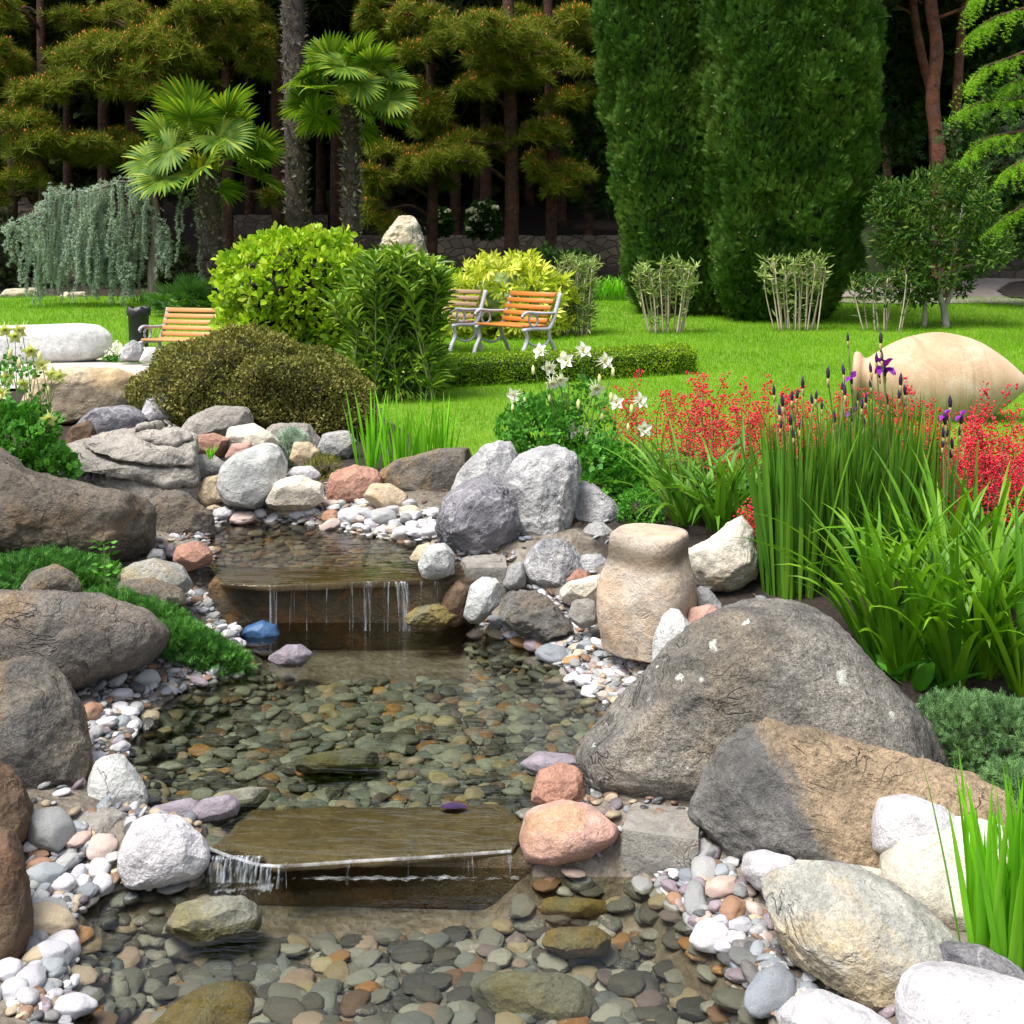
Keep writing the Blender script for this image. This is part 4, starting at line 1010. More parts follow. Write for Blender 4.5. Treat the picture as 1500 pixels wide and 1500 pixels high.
rock(K, "brown rounded rock at the top of the juniper", S, [(148, 885), (180, 850), (222, 848), (264, 870), (275, 890), (200, 902)], 5.08, .14, 'ochre_grey', 5, 5, .04)
rock(K, "red-brown flat stone left of the upper pool", S, [(254, 817), (262, 797), (290, 794), (314, 810), (307, 828), (270, 836)], 5.6, .1, 'red', 5, 6, .03, .65)
rock(K, "small round grey stone under the overhanging rock", S, [(213, 818), (224, 803), (241, 806), (242, 824), (220, 828)], 5.55, .06, 'grey', 4, 3, .03)
rock(K, "small dark round stone beside the red-brown flat stone", S, [(240, 802), (250, 793), (259, 805), (256, 822), (242, 816)], 5.7, .05, 'lavender_grey', 4, 3, .03)
rock(K, "blue wet stone at the left foot of the upper cascade", S, [(350, 936), (360, 916), (385, 908), (405, 917), (413, 938), (380, 945)], 5.32, .07, 'blue', 4, 3, .02, .85)
rock(K, "grey white-veined rock standing in the middle pool", S, [(393, 962), (420, 944), (440, 945), (458, 960), (440, 978), (410, 976)], 4.98, .08, 'purple', 5, 5, .04, .85)
rock(K, "purple flat slate beside the front flagstone", S, [(276, 1190), (298, 1169), (335, 1167), (350, 1182), (342, 1204), (296, 1206)], 3.6, .07, 'purple', 5, 6, .03, .5, (.85, .95), [(0, -.15, 1)])
rock(K, "purple slate behind the rounded white boulder", S, [(212, 1200), (225, 1178), (278, 1171), (302, 1190), (290, 1216), (240, 1220)], 3.64, .08, 'purple', 5, 6, .03, .5, (.85, .95), [(0, -.15, 1)])
rock(K, "flat tan rock just under water behind the flagstone", S, [(296, 1178), (320, 1158), (362, 1155), (402, 1162), (372, 1188), (320, 1196)], 3.74, .08, 'algae_grey', 4, 6, .03, .6)
# under water
rock(K, "broad algae brown rock under water at the front pool's near edge", K, [(196, 1500), (230, 1470), (300, 1446), (352, 1446), (382, 1475), (402, 1510), (380, 1570), (230, 1575)], 2.93, .12, 'algae', 5, 6, .04, .7, (.85, .97))
rock(K, "large olive rock under water in the middle of the front pool", K, [(685, 1460), (705, 1435), (760, 1424), (820, 1427), (875, 1450), (886, 1480), (840, 1502), (740, 1500)], 2.98, .11, 'algae_grey', 5, 7, .05, .72)
rock(K, "long olive brown rock under water right of the front flagstone", K, [(785, 1380), (810, 1362), (870, 1356), (902, 1372), (890, 1396), (830, 1404)], 3.14, .08, 'algae', 5, 6, .04)
rock(K, "flat brown rock under water near the right front shore", K, [(775, 1330), (800, 1316), (860, 1314), (905, 1325), (880, 1344), (810, 1346)], 3.3, .07, 'algae', 4, 6, .04)
rock(K, "grey rock breaking the surface below the white boulder", K, [(236, 1345), (255, 1320), (300, 1312), (360, 1322), (398, 1345), (370, 1374), (290, 1382)], 3.18, .12, 'algae_grey', 5, 7, .05, .78)
rock(K, "long mossy green rock under water in the middle pool", K, [(424, 1114), (450, 1101), (520, 1098), (566, 1108), (560, 1124), (500, 1130), (440, 1128)], 4.1, .09, 'algae_grey', 5, 5, .03)
# far stones
rock("standing_stone", "jagged upright cream and grey limestone standing behind the bushes", S, [(552, 400), (558, 360), (574, 334), (590, 311), (608, 311), (613, 330), (621, 355), (630, 400), (600, 410)], 20, .4, 'standing', 5, 10, .1, .68, smooth=0)
rock("long_stone", "long white loaf-shaped stone lying on the paved terrace", S, [(-60, 505), (-40, 478), (40, 476), (130, 476), (153, 485), (159, 505), (151, 528), (100, 534), (-40, 534)], 14.0, .38, 'marble', 5, 4, .02, .5, (.92, .98))
rock(K, "pale cone-shaped stone right of the long white stone", S, [(175, 530), (183, 505), (195, 497), (208, 505), (215, 530)], 13.8, .14, 'white_grey', 5, 4, .03)
rock(K, "small white stone by the white flowers", S, [(204, 530), (214, 508), (228, 509), (234, 530)], 13.6, .1, 'marble', 4, 4, .03)
rock(K, "low grey stone at the lawn edge left of the weeping cedar", S, [(3, 442), (6, 424), (52, 422), (58, 440)], 26, .4, 'standing', 4, 6, .04, .5)
rock(K, "second grey stone at the lawn edge beneath the weeping cedar", S, [(82, 444), (90, 428), (125, 428), (132, 442)], 26, .3, 'standing', 4, 6, .04, .5)
rock(K, "half hidden grey stone under the daylily by the light grey boulder", S, [(915, 775), (925, 766), (955, 765), (975, 778), (960, 792), (925, 790)], 6.35, .08, 'grey', 4, 5, .03)

# carved stone: a squat rounded column with a collar
def carved_stone():
    C = W(948, 930, 4.72); prof = [(0, 1.05), (.5, 1.045), (.69, 1.04), (.765, 1.02), (.785, .98), (.79, .90), (.80, .82), (.835, .75), (.885, .68), (.94, .60), (.985, .50), (1.0, .40), (1.0, .25), (.985, .1), (.94, -.06), (.88, -.12), (0, -.14)]
    pr = curve_pts([(a, b, 0) for a, b in prof], 64); n = 72; a = np.arange(n) * 2 * PI / n
    R, H = .213, .43
    sq = 1 / (np.abs(np.cos(a + .5)) ** 3.2 + np.abs(np.sin(a + .5)) ** 3.2) ** (1 / 3.2) * .93
    v = np.stack([pr[:, 0:1] * R * np.cos(a) * sq, pr[:, 0:1] * R * np.sin(a) * sq, np.repeat(pr[:, 1:2] * H, n, 1)], -1).reshape(-1, 3)
    m = len(pr); i = np.arange(m - 1)[:, None] * n; j = np.arange(n)[None]; j2 = (j + 1) % n
    q = np.stack([i + j, i + n + j, i + n + j2, i + j2], -1).reshape(-1, 4)
    rr = np.random.default_rng(5)
    for n_ in nrm(rr.normal(size=(9, 3)) * [1, 1, .35]):
        h = (v - [0, 0, .2]) @ n_; m_ = h.max() * rr.uniform(.86, .95); o_ = h > m_; v[o_] -= n_ * ((h[o_] - m_) * .85)[:, None]
    rad = v.copy(); rad[:, 2] = 0; rad = nrm(rad + 1e-6)
    v += rad * (fbm(v, 4, 7, 77, .75) * .008 - np.abs(fbm(v, 7, 4, 78)) * .004)[:, None]
    v[:, 0] += (v[:, 2] - .2) * .03
    g = Geo(); g.add(v + C, q=q)
    tag(g.build("carved_stone", M['carved'], smooth=True, loc=C), "squat cream carved stone with a rounded collar on the right bank", "carved stone")
    ROCKS.append((C, np.array([.2, .2])))
carved_stone()

# ------------------------------------------------------------------ pebbles
PV = []
for k in range(10):
    v, f = icosphere(3); r = np.random.default_rng(500 + k)
    s = np.array([1, r.uniform(.62, .85), r.uniform(.42, .62)])
    d = fbm(v, .9, 3, 200 + k) * .22
    v = v * (1 + d)[:, None]; v = np.sign(v) * np.abs(v) ** r.uniform(.85, 1.05) * s
    if k % 2:
        for n in nrm(r.normal(size=(7, 3))):
            h = (v @ n); m = h.max() * r.uniform(.72, .93); o = h > m; v[o] -= n * ((h[o] - m) * .9)[:, None]
    PV.append((v, f))
PCOL = {'white': [(.54, .53, .54), (.62, .60, .60), (.50, .49, .52)], 'lavender': [(.41, .405, .44), (.50, .49, .52)], 'light grey': [(.36, .365, .365), (.45, .45, .44)],
        'grey': [(.21, .215, .215), (.27, .27, .265)], 'blue grey': [(.19, .21, .235), (.25, .275, .295)], 'tan': [(.42, .34, .23), (.50, .42, .30)], 'pinkish': [(.40, .30, .26), (.46, .36, .32)],
        'brown': [(.20, .12, .075), (.27, .15, .09)], 'purple grey': [(.21, .165, .19), (.26, .21, .24)], 'dark': [(.08, .08, .085), (.12, .115, .11)], 'orange': [(.42, .20, .07), (.50, .26, .10)]}
PM = [Geo().add(v, t=f).mesh("pebble", M['pebble'], smooth=True) for v, f in PV]
def rot3(az, tx, ty):
    return (Matrix.Rotation(az, 3, 'Z') @ Matrix.Rotation(tx, 3, 'X') @ Matrix.Rotation(ty, 3, 'Y'))
MASS = Geo()
def mass_pebble(P, az, tx, ty, s, k, col):
    v, f = icosphere(2); full, _ = PV[k]
    tv = full[:len(v)]
    R = np.array(rot3(az, tx, ty)) @ np.diag([s, s, s * .7])
    MASS.add(tv @ R.T + P, t=f, c=np.repeat([col], len(v), 0))
PEBBLES = []
REG = [  # px polygon, count, half length range (m), colour weights, place, pile height
    ([(308, 742), (400, 734), (470, 728), (560, 740), (640, 745), (648, 788), (600, 800), (520, 788), (440, 776), (370, 766), (312, 772)], 62, (.032, .088), dict(white=9, lavender=5, tan=2, grey=2, pinkish=2, brown=1, **{'light grey': 6, 'blue grey': 1}), "on the shingle beach behind the upper pool"),
    ([(268, 872), (300, 868), (335, 900), (350, 915), (382, 936), (352, 952), (318, 925)], 20, (.03, .055), dict(white=8, lavender=4, grey=2, brown=1, **{'blue grey': 2, 'light grey': 3}), "heaped between juniper and upper cascade"),
    ([(108, 1020), (150, 985), (242, 950), (300, 962), (336, 985), (318, 1002), (250, 1020), (205, 1040), (196, 1075), (180, 1100), (120, 1130), (110, 1080)], 36, (.022, .058), dict(white=5, lavender=5, tan=2, pinkish=2, brown=3, grey=3, dark=1, **{'blue grey': 3, 'light grey': 4, 'purple grey': 2}), "on the left bank below the rounded brown boulder"),
    ([(44, 1215), (110, 1212), (172, 1262), (165, 1300), (118, 1325), (98, 1380), (112, 1440), (105, 1495), (20, 1490), (8, 1430), (46, 1390), (42, 1300)], 34, (.028, .062), dict(white=6, lavender=5, tan=3, pinkish=2, brown=1, grey=4, dark=1, **{'blue grey': 4, 'light grey': 4}), "in the pile along the rusty boulder"),
    ([(688, 925), (705, 905), (760, 915), (830, 930), (850, 905), (872, 905), (868, 945), (950, 962), (962, 1000), (925, 1032), (885, 1030), (840, 992), (780, 955)], 62, (.022, .046), dict(white=5, lavender=6, tan=2, pinkish=3, brown=2, grey=4, orange=1, **{'blue grey': 5, 'light grey': 4, 'purple grey': 3}), "around the foot of the carved stone"),
    ([(770, 860), (800, 870), (850, 890), (878, 905), (840, 930), (790, 905)], 10, (.02, .04), dict(white=3, lavender=3, brown=2, grey=2, **{'blue grey': 2}), "between the whitish boulder and shaly rock"),
    ([(930, 1260), (985, 1205), (1030, 1235), (1085, 1290), (1112, 1350), (1145, 1420), (1185, 1480), (1100, 1500), (1055, 1400), (1005, 1350), (965, 1295)], 48, (.024, .056), dict(white=2, lavender=3, tan=1, pinkish=2, brown=2, grey=8, dark=4, **{'blue grey': 5, 'light grey': 3, 'purple grey': 3}), "on the wet front shore by the greenish boulder"),
]
def scatter(poly, count, rng_s, weights, place):
    xs = [p[0] for p in poly]; ys = [p[1] for p in poly]; names = list(weights); w = np.array([weights[k] for k in names], float); w /= w.sum()
    here, tries = [], 0
    sizes = sorted(U(rng_s[0], rng_s[1], count) * np.where(rng.random(count) < .55, .72, 1), reverse=True)
    while len(here) < count and tries < count * 60:
        tries += 1
        px, py = U(min(xs), max(xs)), U(min(ys), max(ys))
        if not in_poly(np.array([px]), np.array([py]), poly)[0]: continue
        p = on_ground(px, py); s = sizes[len(here)]
        lift, bad = 0, False
        for (q, r, _, _) in here:
            d = math.hypot(p[0] - q[0], p[1] - q[1])
            if d < .52 * (s + r): bad = True; break
            if d < .85 * (s + r): lift = max(lift, .25 * r)
        if bad: continue
        c = names[rng.choice(len(names), p=w)]
        here.append((np.array([p[0], p[1], p[2] + s * .22 + lift]), s, c, place))
    PEBBLES.extend(here)
for r in REG: scatter(*r)
# a few seen singly in the photograph: pixel, half length, colour, turn
SINGLE = [((213, 1003), .062, 'light grey', .5), ((170, 1002), .045, 'white', 1.0), ((222, 982), .036, 'brown', 1.5), ((812, 970), .082, 'blue grey', -.3), ((785, 952), .06, 'purple grey', .1), ((700, 937), .06, 'purple grey', .05),
          ((72, 1230), .085, 'grey', -.5), ((115, 1240), .045, 'pinkish', 1.2), ((150, 1250), .05, 'pinkish', .7), ((66, 1295), .06, 'blue grey', .2), ((70, 1365), .085, 'tan', -.9), ((70, 1415), .06, 'lavender', .2), ((40, 1450), .05, 'lavender', 1.2),
          ((420, 742), .07, 'white', .2), ((560, 765), .085, 'light grey', .1), ((600, 757), .07, 'tan', .3), ((1000, 1245), .05, 'white', .9), ((1045, 1390), .07, 'white', .3), ((1130, 1470), .075, 'blue grey', .6), ((868, 1020), .05, 'white', 0), ((840, 1000), .04, 'white', .2)]
for (px, py), s, c, a in SINGLE:
    p = on_ground(px, py); PEBBLES.append((p + [0, 0, s * .35], s, c, "single", a))
for px, py, place in ((213, 1003, REG[2][4]),): pass
def near_place(P):
    best = min((p for p in PEBBLES if p[3] != "single"), key=lambda p: np.hypot(*(p[0][:2] - P[:2])))
    return best[3]
groups = {}
for p in PEBBLES:
    pl = p[3] if p[3] != "single" else near_place(p[0])
    groups.setdefault((pl, p[2]), []).append(p)
ARTICLE = lambda s: s
for (pl, c), lst in groups.items():
    lst.sort(key=lambda p: -p[1])
    for i, p in enumerate(lst):
        k = int(rng.integers(10)); o = bpy.data.objects.new("pebble", PM[k]); COL.objects.link(o)
        az = p[4] if len(p) > 4 else U(-PI, PI)
        Rm = rot3(az, rng.normal(0, .22), rng.normal(0, .22)).to_4x4()
        o.matrix_world = Matrix.Translation(p[0]) @ Rm @ Matrix.Diagonal((p[1], p[1] * U(.85, 1.1), p[1] * U(.8, 1.15), 1))
        b = np.array(PCOL[c][rng.integers(len(PCOL[c]))]) * U(.88, 1.1)
        o.color = (*b, 1)
        n = len(lst)
        size = "only" if n == 1 else "largest" if i == 0 else "second largest" if i == 1 and n > 3 else "smallest" if i == n - 1 and n > 2 else "mid-sized" if i < n * .5 else "small"
        tag(o, f"{size} {c} pebble {pl}", "pebble", "pebbles " + pl)

# the bed of the pools
BEDC = [('grey', 7), ('blue grey', 4), ('dark', 9), ('light grey', 5), ('tan', 2.6), ('orange', 1.0), ('brown', 1.6), ('pinkish', .8), ('purple grey', 1)]
_bw = np.array([w for _, w in BEDC]); _bw = _bw / _bw.sum()
def bed(poly, step, smin, smax, z, tint, vis):
    p = np.array(poly); lo, hi = p.min(0), p.max(0); out = []
    for layer, (st, dz) in enumerate(((step * .9, -.018), (step, 0.0))):
        for y in np.arange(lo[1], hi[1], st * .74):
            for x in np.arange(lo[0], hi[0], st):
                X, Yy = x + U(-.5, .5) * st, y + U(-.5, .5) * st * .74
                if not in_poly(np.array([X]), np.array([Yy]), poly)[0] or not vis(X, Yy) or any(in_poly(np.array([X]), np.array([Yy]), q)[0] for q in SLABS): continue
                s = U(smin, smax) * (1.35 if rng.random() < .1 else 1)
                c = BEDC[rng.choice(len(BEDC), p=_bw)][0]
                col = np.array(PCOL[c][rng.integers(len(PCOL[c]))]) * np.array(tint) * U(.8, 1.15)
                zz = float(gh(X, Yy)) + dz + s * .22 + U(-.006, .01)
                if dist_poly(np.array([X]), np.array([Yy]), poly)[0] > .12: zz = min(zz, z - .008 - s * .32)
                out.append((layer, np.array([X, Yy, zz]), U(-.5, .5) if rng.random() < .6 else U(-PI, PI), rng.normal(0, .13), rng.normal(0, .13), s, int(rng.integers(10)), c, col))
    return out
seen = lambda x, y: abs(x) < .5 * y + .05
low = bed(LOWER, .068, .030, .050, Z1, (.58, .585, .56), lambda x, y: y > 2.45 and seen(x, y))
top = [q for q in low if q[0] == 1 and q[1][1] > 2.66]
top.sort(key=lambda q: -q[5] / q[1][1]); single = top[:285]; ids = {id(q) for q in single}
cnt = {}
for q in single: cnt.setdefault(q[7], []).append(q)
for c, lst in cnt.items():
    for i, q in enumerate(lst):
        _, P, az, tx, ty, s, k, _, col = q
        o = bpy.data.objects.new("submerged_pebble", PM[k]); COL.objects.link(o)
        o.matrix_world = Matrix.Translation(P) @ rot3(az, tx, ty).to_4x4() @ Matrix.Diagonal((s, s, s * .66, 1))
        o.color = (*col, 1)
        x = P[0]; side = "off the rounded white boulder" if x < -.55 else "below the front flagstone" if x < .1 else "near the pebbly right shore"
        size = "largest" if i == 0 else "big" if i < len(lst) * .3 else "mid-sized" if i < len(lst) * .7 else "small"
        tag(o, f"{size} {c} pebble under the front pool's water {side}", "pebble", "pebbles on the front pool bed")
for q in low:
    if id(q) not in ids: mass_pebble(q[1], q[2], q[3], q[4], q[5], q[6], q[8])
for q in bed(MIDDLE, .058, .021, .050, Z2, (.54, .56, .47), seen): mass_pebble(q[1], q[2], q[3], q[4], q[5], q[6], q[8])
for q in bed(UPPER, .06, .025, .04, Z3, (.7, .66, .55), seen): mass_pebble(q[1], q[2], q[3], q[4], q[5], q[6], q[8])
# gravel filling the gaps between the bank pebbles
for poly, count, rs, wts, place in REG:
    xs = [p[0] for p in poly]; ys = [p[1] for p in poly]; names = list(wts); w = np.array([wts[k] for k in names], float); w /= w.sum(); n = 0
    while n < count * 8:
        px, py = U(min(xs), max(xs)), U(min(ys), max(ys))
        if not in_poly(np.array([px]), np.array([py]), poly)[0]: continue
        n += 1; p = on_ground(px, py); s = U(.010, .034) * (.6 if n % 2 else 1); c = names[rng.choice(len(names), p=w)]
        mass_pebble(p + [0, 0, s * .3], U(-PI, PI), rng.normal(0, .3), rng.normal(0, .3), s, int(rng.integers(10)), np.array(PCOL[c][rng.integers(len(PCOL[c]))]) * U(.65, 1.0))
gx, gy = U(-2.6, 2.6, 46000), U(2.45, 7.6, 46000)
gd = np.full(len(gx), 9.0)
for p, z in POOLS: gd = np.minimum(gd, np.where(in_poly(gx, gy, p), -1, dist_poly(gx, gy, p)))
ok = (gd > -.5) & (rng.random(len(gx)) < .8 * np.exp(-np.maximum(gd, 0) * 5.5)) & (abs(gx) < .5 * gy)
for x, y in zip(gx[ok], gy[ok]):
    s = U(.006, .030); c = ('grey', 'light grey', 'brown', 'tan', 'lavender', 'purple grey', 'dark', 'blue grey')[int(rng.integers(8))]
    mass_pebble(np.array([x, y, float(gh(x, y)) + s * .25]), U(-PI, PI), rng.normal(0, .35), rng.normal(0, .35), s, int(rng.integers(10)), np.array(PCOL[c][0]) * U(.5, 1.0))
tag(MASS.build("pebble_bed", M['pebble_mass'], smooth=True), "olive and grey pebbles lining the stream bed and gravel between the bank stones", "pebbles", kind="stuff")

# a dark fallen leaf on the flagstone
g = Geo(); P = GP(665, 1183, Z2 + .004)
inst(g, LEAF8[0] * [1, 1, 1.4], LEAF8[1], frames(np.array([[1, .05, 0.02]]), np.array([[0, 0, 1.0]]), .05, .1, .06), np.array([P - [.05, 0, 0]]))
tag(g.build("fallen_leaf", M['bud'], loc=P), "dark wet leaf stranded on the broad brown flagstone", "leaf")
# ------------------------------------------------------------------ background trees
UP = np.array([0, 0, 1.0])
def leafy(g, P, N, tmpl, size, jitter=.6, up=0.0, wide=1.0, nh=None):
    """leaves at points P pointing roughly along N"""
    n = len(P)
    d = nrm(N + rng.normal(0, jitter, (n, 3)) + UP * up)
    h = rvec(n) if nh is None else nrm(nh + rng.normal(0, .4, (n, 3)))
    s = size * U(.7, 1.3, n)
    inst(g, tmpl[0], tmpl[1], frames(d, h, s * wide, s, s), P)

def mound(outline, Y, D, n, tmpl, size, depth_in=.12, jitter=.6, up=.3, blocky=.85, lump=.12, wide=1.0, sub=4, g=None, core=None, smooth=1, lump_scale=3.0):
    """leaves spread through the outer layer of a lumpy solid; optional solid dark core for the shade inside"""
    v, f, C, R = body(outline, Y, D, sub, blocky, smooth)
    if lump > 0:
        d = fbm(v - C, lump_scale / max(R, .05), 3, int(C[0] * 31) % 97) * lump * R
        v = v + nrm(v - C) * d[:, None]
    p, N = sample(v, f, n)
    inw = rng.random(n) ** 1.6 * depth_in
    p = p + (C - p) * inw[:, None]
    g = g or Geo()
    leafy(g, p, N, tmpl, size, jitter, up, wide)
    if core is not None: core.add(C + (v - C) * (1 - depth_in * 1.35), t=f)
    return g, C, v

def plant(name, label, cat, loc, parts, group=None):
    t = thing(name, label, cat, loc, group)
    for nm, g, m, sm in parts: g.build(nm, M[m], t, smooth=sm)
    return t

# ---- pines
def tuft_template(n=22, L=1.0, w=.055):
    r = np.random.default_rng(3); v, f = [], []
    for i in range(n):
        a = i * 2.4; e = r.uniform(-.15, 1.25)
        d = np.array([math.cos(a) * math.cos(e), math.sin(e) * .95, math.sin(a) * math.cos(e)])
        s = nrm(np.cross(d, r.normal(size=3))); b = len(v); l = L * r.uniform(.75, 1.1)
        v += [-s * w * .5, s * w * .5, d * l]; f.append([b, b + 1, b + 2])
    return np.array(v), np.array(f)
TUFT = tuft_template()
CANDLE = (np.array([[-.06, 0, 0], [.06, 0, 0], [0, 0, .07], [0, .55, 0]]) * [1.6, .62, 1.6], np.array([[0, 3, 1], [1, 3, 2], [2, 3, 0], [0, 1, 2]]))
def pine_pads(pads, Y, g, gc, gb, trunk_x, dens=1.0):
    """flat pads of needle tufts on boughs that reach back to the trunk"""
    pads = [(a, b, c * 1.12, d * 1.0) for a, b, c, d in pads] + [(a + U(-40, 40), b + U(-26, 30), c * .6, d * .8) for a, b, c, d in pads if rng.random() < .5]
    for (cx, cy, hw, hh) in pads:
        Yp = Y + U(-1.6, .6); C = W(cx, cy, Yp); a, b = hw * Yp / F, hh * Yp / F
        n = int(dens * (80 + 420 * a * max(b, .3)))
        u = rvec(n); u[:, 2] = np.abs(u[:, 2]) * 1.15 - .35
        kk = max(4, int(a * 5)); off = np.stack([U(-.75, .75, kk), U(-.7, .7, kk), U(-.75, .6, kk)], 1) * [a, a * .7, b]; off[:, 2] -= .35 * b * (off[:, 0] / a) ** 2; kid = rng.integers(kk, size=n); rk = U(.35, .68, kk)[kid] * np.where(rng.random(n) < .14, U(1.1, 1.7, n), 1)
        k = U(.45, 1.0, n) ** .5
        lump = 1 + .28 * np.sin(u[:, 0] * 7 + cx) * np.sin(u[:, 1] * 6 + cy)
        P = C + off[kid] + u * (k * rk)[:, None] * lump[:, None] * np.array([a * .75, a * .6, b * 1.15])
        d = nrm(u * [1, 1, .3] + UP * .75 + rng.normal(0, .25, (n, 3)))
        s = U(.20, .40, n)
        inst(g, *TUFT, frames(d, rvec(n), s), P)
        ok = rng.random(n) < np.where(u[:, 2] > .0, .6, .2)
        if ok.any(): inst(gc, *CANDLE, frames(nrm(d[ok] + UP * .3), rvec(ok.sum()), U(.15, .28, ok.sum())), P[ok] + d[ok] * (s[ok] * .45)[:, None])
        T0 = np.array([(trunk_x - 750) * Y / F, Y + .2, C[2] - U(.1, .5)])
        mid = (C + T0) / 2 + [0, 0, .25]
        tube(gb, curve_pts([T0, mid, C + [0, 0, -b * .3]], 8), np.linspace(.06, .02, 8), 5)
        for _ in range(5):
            e = C + rvec(1)[0] * [a * .8, a * .6, b * .4]
            tube(gb, curve_pts([mid, (C + e) / 2, e], 5), np.linspace(.025, .008, 5), 4)
def trunk_geo(px_pts, Y, r0, r1, sides=9, g=None, base=True):
    P = [W(x, y, Y) for x, y in px_pts]
    if base:
        x = P[0][0]; P[0][2] = float(base_h(x, Y)) - .15
    c = curve_pts(P, 22); g = g or Geo()
    rad = np.linspace(r0, r1, 22) * (1 + .04 * np.sin(np.arange(22) * 1.7)); rad[0] *= 1.25
    tube(g, c, rad, sides)
    return g, c
def crown_mesh():
    g = Geo(); n = 900
    c = rvec(26) * np.array([2.6, 2.6, 1.7]); k = rng.integers(26, size=n)
    P = c[k] + rvec(n) * U(.2, 1.1, n)[:, None] * [1, 1, .5]
    s = U(.45, .8, n)
    inst(g, *tuft_template(16, 1, .13), frames(nrm(rvec(n) + UP * .6), rvec(n), s), P)
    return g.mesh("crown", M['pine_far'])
CROWN = crown_mesh()
def add_crown(t, x, Y, z, sc, name="upper_crown"):
    o = place_mesh(name, CROWN, t)
    o.matrix_local = Matrix.Translation(Vector((x, Y, z)) - Vector(ROOT[t.name])) @ Matrix.Rotation(U(0, 6.28), 4, 'Z') @ Matrix.Diagonal((sc, sc, sc, 1))
    return o

PADS_L = [(150, 75, 60, 30), (215, 88, 95, 42), (280, 95, 40, 38), (95, 120, 70, 26), (60, 152, 40, 22), (235, 32, 60, 24), (315, 25, 55, 28), (385, 88, 28, 26), (330, 58, 40, 18),
          (40, 190, 60, 26), (100, 207, 70, 24), (30, 258, 38, 22), (140, 227, 60, 18), (55, 226, 50, 16), (182, 216, 40, 22), (8, 90, 28, 28), (5, 290, 16, 15), (10, 16, 36, 30), (110, 34, 44, 20), (402, 288, 18, 16), (375, 40, 30, 18),
          (250, 130, 45, 14), (300, 120, 35, 16), (160, 130, 50, 14)]
PADS_R = [(720, 50, 80, 26), (792, 28, 50, 28), (688, 38, 42, 20), (760, 80, 70, 26), (802, 110, 70, 28), (840, 142, 34, 22), (702, 125, 44, 13), (600, 75, 30, 20), (640, 62, 30, 16), (622, 160, 50, 24), (645, 192, 50, 16),
          (590, 220, 44, 17), (700, 212, 60, 18), (762, 200, 65, 24), (802, 190, 30, 14), (660, 236, 55, 17), (582, 250, 38, 15), (632, 262, 30, 13), (835, 266, 34, 22), (805, 242, 34, 18), (562, 310, 46, 22), (822, 36, 40, 24), (552, 258, 22, 12), (612, 20, 34, 22), (560, 30, 30, 22)]
def front_pine(label, tx, Y, r, pads, top):
    t = thing("pine_tree", label, "pine tree", (float((tx - 750) * Y / F), Y, float(base_h(0, Y))), "pines along the forest edge")
    g, gc, gb = Geo(), Geo(), Geo()
    pine_pads(pads, Y, g, gc, gb, tx)
    tr, _ = trunk_geo([(tx, 380), (tx + 2, 250), (tx - 2, 100), (tx + U(-6, 6), -180), (tx + U(-10, 10), top)], Y, r, r * .55)
    tr.join(gb); tr.build("trunk", M['pine_bark'], t, smooth=True); g.build("crown", M['pine'], t); gc.build("cone_clumps", M['candle'], t)
    for k in range(0 if 700 < tx < 880 else 2): add_crown(t, (tx - 750) * Y / F + U(-1, 1), Y + U(2.2, 3.5), 11.2 + k * 1.7, U(.9, 1.1))
front_pine("pine with trunk nearest the left edge and orange-tipped boughs above the weeping cedar", 62, 28.5, .13, [p for p in PADS_L if p[0] < 105], -400)
front_pine("red-brown pine whose broad orange-tipped bough hangs left of the short palm", 193, 28.5, .20, [p for p in PADS_L if 105 <= p[0] < 262], -400)
front_pine("pine behind the short palm with boughs beside the tall palm trunk", 332, 29, .17, [p for p in PADS_L if p[0] >= 262], -400)
front_pine("pine with a straight red trunk just right of the fan palm", 632, 28, .15, [p for p in PADS_R if p[0] < 660], -400)
front_pine("pine in the middle with stacked orange-tipped pads over the benches", 748, 27.5, .20, [p for p in PADS_R if 660 <= p[0] < 790], -400)
front_pine("pine left of the cypress with drooping brownish boughs", 806, 28.5, .16, [p for p in PADS_R if p[0] >= 790], -400)

BACK = [(18, 36), (100, 40), (152, 33), (160, 46), (232, 35), (268, 44), (300, 38), (366, 36), (408, 31), (470, 42), (492, 33), (560, 37), (590, 45), (668, 34), (700, 40), (712, 32), (776, 43), (822, 38), (862, 33), (880, 44), (1300, 36), (1330, 46), (1440, 42), (1480, 35), (1075, 44), (1180, 40), (960, 42)]
for i, (px, Y) in enumerate(BACK):
    x = (px - 750) * Y / F; t = thing("pine_tree", "dark bare pine trunk deep in the shaded forest", "pine tree", (x, Y, float(base_h(x, Y))), "trunks deep in the forest")
    l = U(-8, 8); r = U(.14, .22)
    tr, _ = trunk_geo([(px, 400), (px + l * .3, 200), (px + l * .6, 0), (px + l, -160)], Y, r, r * .7, 8)
    tr.build("trunk", M['pine_bark'], t, smooth=True)
    for k in range(1 if 660 < px < 1000 else 2): add_crown(t, x + U(-1, 1), Y + U(-1, 1), (U(7.2, 7.8) if 660 < px < 1000 else U(9.2, 10.5)) + k * 2.4 + (Y - 30) * .12, U(1.05, 1.35), "crown")
